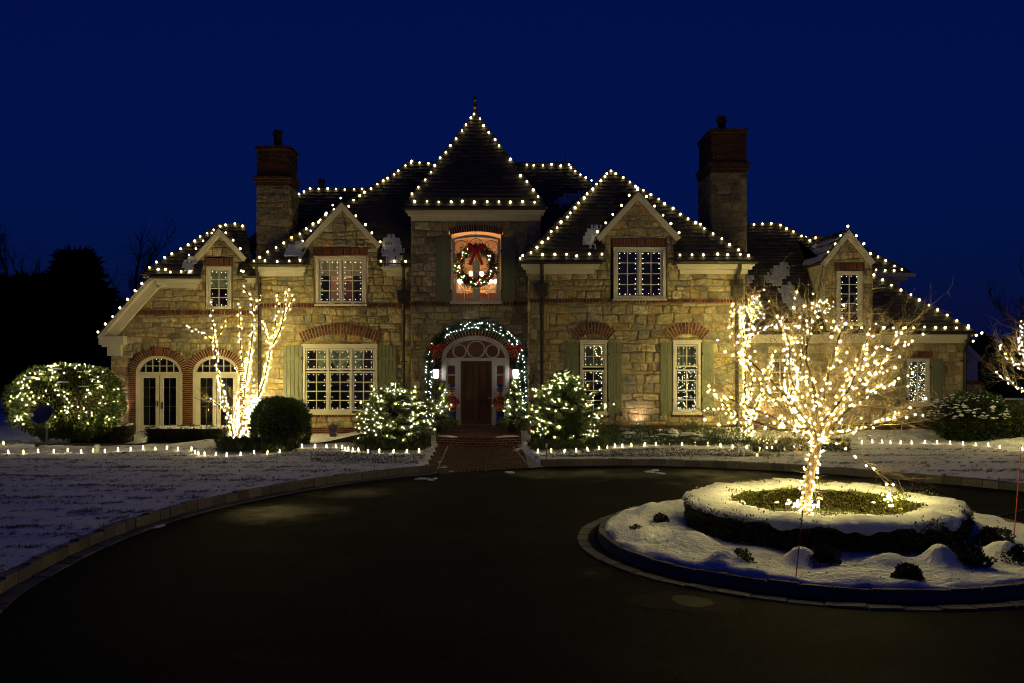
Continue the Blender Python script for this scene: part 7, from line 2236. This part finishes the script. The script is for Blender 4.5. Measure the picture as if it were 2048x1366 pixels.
window_string('tiny lights outlining the narrow window next to the wrapped wall tree', S_W6, ZR)
window_string('tiny lights outlining the small window at the house corner', S_W8, ZRW)
window_string('tiny lights outlining the free standing dormer window behind the branches', S_W9, ZD)
window_string('tiny lights outlining the slim dormer window over the arched doors', S_W10, ZW)
def reflection_lights(label, tlabel, x0, y0, x1, y1, Z, n, seed, shape='cone'):  # added lights and foliage behind a pane, imitating reflected tree lights
    rnd = np.random.default_rng(seed); pts = []
    while len(pts) < n:
        x, y = rnd.uniform(x0, x1), rnd.uniform(y0, y1)
        if rnd.random() < .35 + .65 * (.5 + .5 * math.sin(x * .35 + y * .13)): pts.append(P(x, y, Z + .7 + rnd.uniform(-.15, .15)))
    pts = np.array(pts); c = pts.mean(0); base = (c[0], c[1], pts[:, 2].min() - .3)
    it = thing('reflection_backing', tlabel, 'tree', base)
    q = pts[rnd.integers(0, n, 2600)] + rnd.normal(0, .07, (2600, 3)) + (0, .12, 0)
    v, f, c_ = leaf_cards(q, .09, .016, [(.02, .04, .02)]); mk('foliage', v, f, M['leaf'], it, col=c_, kind='stuff')
    mb = MB(); mb.tube([base, (c[0], c[1] + .1, pts[:, 2].max())], [.03, .01], 6); mb.build('trunk', M['bark'], it)
    t = thing('tree_light_string', label, 'string lights', c); many_bulbs('mini_bulb', pts, .011, E['window'], t, .3)
reflection_lights('tiny added lights imitating reflections in the narrow window next to the wrapped wall tree', 'added foliage backing the imitated reflections in the narrow window next to the wrapped wall tree', 1352, 694, 1394, 818, ZR, 150, 5)
reflection_lights('tiny added lights imitating reflections in the small window at the house corner', 'added foliage backing the imitated reflections in the small window at the house corner', 1818, 726, 1850, 806, ZRW, 170, 6)
pts = [P(1300 + random.gauss(0, 1), 585 + k * 3, ZR + .3) for k in range(2)]

# ================================================================ LOOSE THINGS ON THE LAWN AND DRIVE
# satellite dish
b0 = np.array([*G(93, 890, ZL)[:2], .17]); Zs = b0[1]
t = thing('satellite_dish', 'grey satellite dish on a pole in front of the lit holly bush', 'dish', b0)
mb = MB(); mb.tube([b0, (b0[0] - .0, Zs, wz(852, Zs)), (b0[0] - .06, Zs, wz(838, Zs))], .03, 8); mb.build('pole', M['grey_metal'], t)
dc = P(83, 829, Zs - .12); nrm = np.array([-.28, -.80, .53]); nrm /= np.linalg.norm(nrm)
u = np.cross(nrm, (0, 0, 1)); u /= np.linalg.norm(u); w2 = np.cross(u, nrm)
v = []; f = []
for j, (q, h) in enumerate(((0, -.07), (.35, -.06), (.7, -.03), (.98, .0), (1.0, .012))):
    for k in range(24):
        a = 2 * math.pi * k / 24; v.append(dc + u * q * .41 * math.cos(a) + w2 * q * .36 * math.sin(a) + nrm * h)
nv = len(v); v += [p - nrm * .012 for p in v]
for j in range(4):
    for k in range(24):
        k2 = (k + 1) % 24; f.append((j * 24 + k, j * 24 + k2, (j + 1) * 24 + k2, (j + 1) * 24 + k)); f.append((nv + (j + 1) * 24 + k, nv + (j + 1) * 24 + k2, nv + j * 24 + k2, nv + j * 24 + k))
mk('reflector', v, f, M['grey_metal'], t, smooth=True)
tip = dc + nrm * .40 - w2 * .22
mb = MB(); mb.tube([dc - w2 * .34 , dc - w2 * .34 + nrm * .2, tip], .016, 6); mb.build('feed_arm', M['grey_metal'], t)
mb = MB(); mb.tube([tip, tip - nrm * .12 + w2 * .04], [.05, .035], 8); mb.box(tip - np.array([.07, .03, .05]), tip + np.array([.07, .05, .05])); mb.build('feed_horn', M['pale_plastic'], t)
mb = MB(); mb.box((b0[0] - .02, Zs - .06, wz(856, Zs)), (b0[0] + .11, Zs + .02, wz(846, Zs))); mb.build('switch_box', M['pale_plastic'], t)
# white capped pipe
g = G(194, 903, ZL); mb = MB(); mb.lathe(g[0], g[1], [(.07, .15), (.07, .31), (.075, .31), (.075, .36), (.05, .385), (.01, .39)], 14); tag(mb.build('vent_pipe', M['pale_plastic'], smooth=False), 'stubby white capped pipe among the little lights before the clipped hedge', 'pipe')
# unlit stake lamp by the walk
g = G(1093, 919, ZL); t = thing('stake_lamp', 'thin unlit stake lamp beside the corner of the brick walk', 'stake lamp', (g[0], g[1], .15))
zt = wz(887, g[1]); mb = MB(); mb.tube([(g[0], g[1], .1), (g[0], g[1], zt - .1)], .014, 8); mb.build('stake', M['grey_metal'], t)
mb = MB(); mb.lathe(g[0], g[1], [(.02, zt - .12), (.032, zt - .1), (.034, zt - .02), (.04, zt - .015), (.04, zt)], 10); mb.build('lamp_head', M['pale_plastic'], t)
# driveway markers
for (x, y), (x2, y2), z0, lab in (((1592, 1154), (1609, 985), .2, 'thin orange driveway stake in the island snow before the ring hedge'), ((2027, 1086), (2043, 890), .1, 'thin orange driveway stake leaning by the cable at the picture edge'), ((748, 945), (752, 905), .17, 'thin orange driveway stake on the lawn before the low spruce')):
    g = G(x, y, z0); top = P(x2, y2, g[1] + .05)
    mb = MB(); mb.tube([g, top], .008 if x > 1000 else .006, 6); tag(mb.build('marker_stake', M['orange']), lab, 'stake', 'orange driveway stakes')
cab = [G(x, y, .015) for x, y in ((1905, 1050), (1935, 1045), (1962, 1037), (1985, 1036), (2010, 1029), (2035, 1024), (2070, 1010))]
mb = MB(); mb.tube(smooth(cab, 5), .014, 6); tag(mb.build('extension_cable', M['cable']), 'black extension cable snaking over the asphalt beside the ring hedge', 'cable')

# ================================================================ THE DARK WOOD BEHIND
NIGHT = [(.012, .016, .009), (.018, .022, .012)]
def bare_tree(x, y, H, label, group, seed, nl=7):
    T = Tree(seed); r = T.rnd
    tr = T.limb([(x, y, -.1), (x + r.normal(0, .2), y, H * .3), (x + r.normal(0, .4), y, H * .62), (x + r.normal(0, .6), y, H)], H * .016, .02, 6)
    for _ in range(nl):
        k = r.integers(5, len(tr) - 3); a = r.uniform(0, 6.283); L = H * r.uniform(.22, .42)
        d = np.array([math.cos(a), math.sin(a), 1.3])
        T.limb(grow(tr[k], d, L, 3, .15, .12, r), H * .006, .012, 4)
    T.twigs(9, 6, (H * .07, H * .16), (H * .04, H * .09), (x, y, H * .4), up=.12, rs=.022, rt=.012, t0=.3, spread=.5)
    T.build('bare_tree', label, 'tree', (x, y, -.05), group, M['dark_bark'], M['dark_bark'])
def dark_conifer(x, y, H, R, label, group, seed):
    rnd = np.random.default_rng(seed); n = 7000
    k = rnd.random(n) ** 1.3; lay = np.floor(k * 14) / 14 + rnd.random(n) * .03
    a = np.round(rnd.uniform(0, 6.283, n) * 5 + lay * 9) / 5 + rnd.normal(0, .10, n)
    rad_ = R * (1 - lay ** 1.5) * np.sqrt(rnd.random(n)) * (1 + .3 * np.sin(a * 3 + lay * 31)) + .2
    p = np.stack([x + rad_ * np.cos(a), y + rad_ * np.sin(a), H * (.12 + .88 * lay) + rad_ * .12], -1)
    v, f, c_ = leaf_cards(p, .8, .22, NIGHT, dirs=np.stack([np.cos(a), np.sin(a), .1 + 0 * a], -1))
    t = thing('dark_conifer', label, 'tree', (x, y, -.05), group); mk('crown', v, f, M['matte_leaf'], t, col=c_, kind='stuff')
    mb = MB(); mb.tube([(x, y, -.1), (x, y, H)], [.3, .04], 7); mb.build('trunk', M['dark_bark'], t)
dark_conifer(wx(152, 58), 58, 8.9, 2.7, 'tall black conifer rising above the wood behind the holly bush', None, 101)
dark_conifer(wx(60, 62), 62, 7.6, 3.0, 'broad black conifer in the wood behind the holly bush', 'black conifers in the wood', 102)
dark_conifer(wx(225, 66), 66, 5.2, 2.6, 'lower black conifer in the wood just past the gable end', 'black conifers in the wood', 103)
dark_conifer(wx(-20, 60), 60, 7.4, 3.2, 'black conifer at the picture edge of the wood', 'black conifers in the wood', 104)
bare_tree(wx(282, 62), 62, 10.4, 'tall bare tree against the sky above the sweeping white rake', None, 111, 9)
bare_tree(wx(266, 70), 70, 7.8, 'slimmer bare tree just past the gable end', 'bare trees of the wood', 112)
for i, (x, y, h) in enumerate(((8, 64, 9.6), (42, 72, 9.8), (80, 66, 9.4), (112, 74, 9.8), (185, 76, 8.4), (215, 64, 6.2), (245, 78, 7.6), (-30, 70, 10.5))):
    bare_tree(wx(x, y), y, h, 'dim bare tree in the dark wood behind the holly bush', 'bare trees of the dark wood', 120 + i, 6)
rnd_ = np.random.default_rng(130)
def undergrowth(x0, x1, y0, y1, h, n, seed):
    r = np.random.default_rng(seed); x = r.uniform(x0, x1, n); y = r.uniform(y0, y1, n)
    z = r.random(n) ** 1.1 * h * (.75 + .25 * noise3(np.stack([x, 0 * x, 0 * x], -1), .5, seed))
    v, f, c_ = leaf_cards(np.stack([x, y, z], -1), .9, .5, NIGHT); mk('undergrowth', v, f, M['matte_leaf'], col=c_, kind='stuff')
undergrowth(-44, -23.5, 56, 66, 4.6, 9000, 131); undergrowth(-70, -20, 78, 84, 5.5, 9000, 133)
undergrowth(19, 40, 46, 54, 3.6, 7000, 132)
bare_tree(wx(2010, 52), 52, 5.6, 'dim bare tree behind the garden wall at the house corner', None, 140, 8)
bare_tree(wx(2075, 50), 50, 6.2, 'dim bare tree beyond the wrapped tree cut by the picture edge', None, 141, 8)
# iron fence far to the side
fx = thing('iron_fence', 'low dark iron fence at the far edge of the lawn behind the holly bush', 'fence', (wx(0, 46), 46, -.05))
for k in range(46):
    x = wx(-60, 46) + k * .11; mb = MB(); mb.box((x, 46, -.05), (x + .022, 46.02, 1.25)); mb.build('picket', M['iron'], fx)
mb = MB(); mb.box((wx(-60, 46), 45.99, 1.1), (wx(-60, 46) + 5.1, 46.03, 1.14)); mb.box((wx(-60, 46), 45.99, .15), (wx(-60, 46) + 5.1, 46.03, .19)); mb.build('rail', M['iron'], fx)
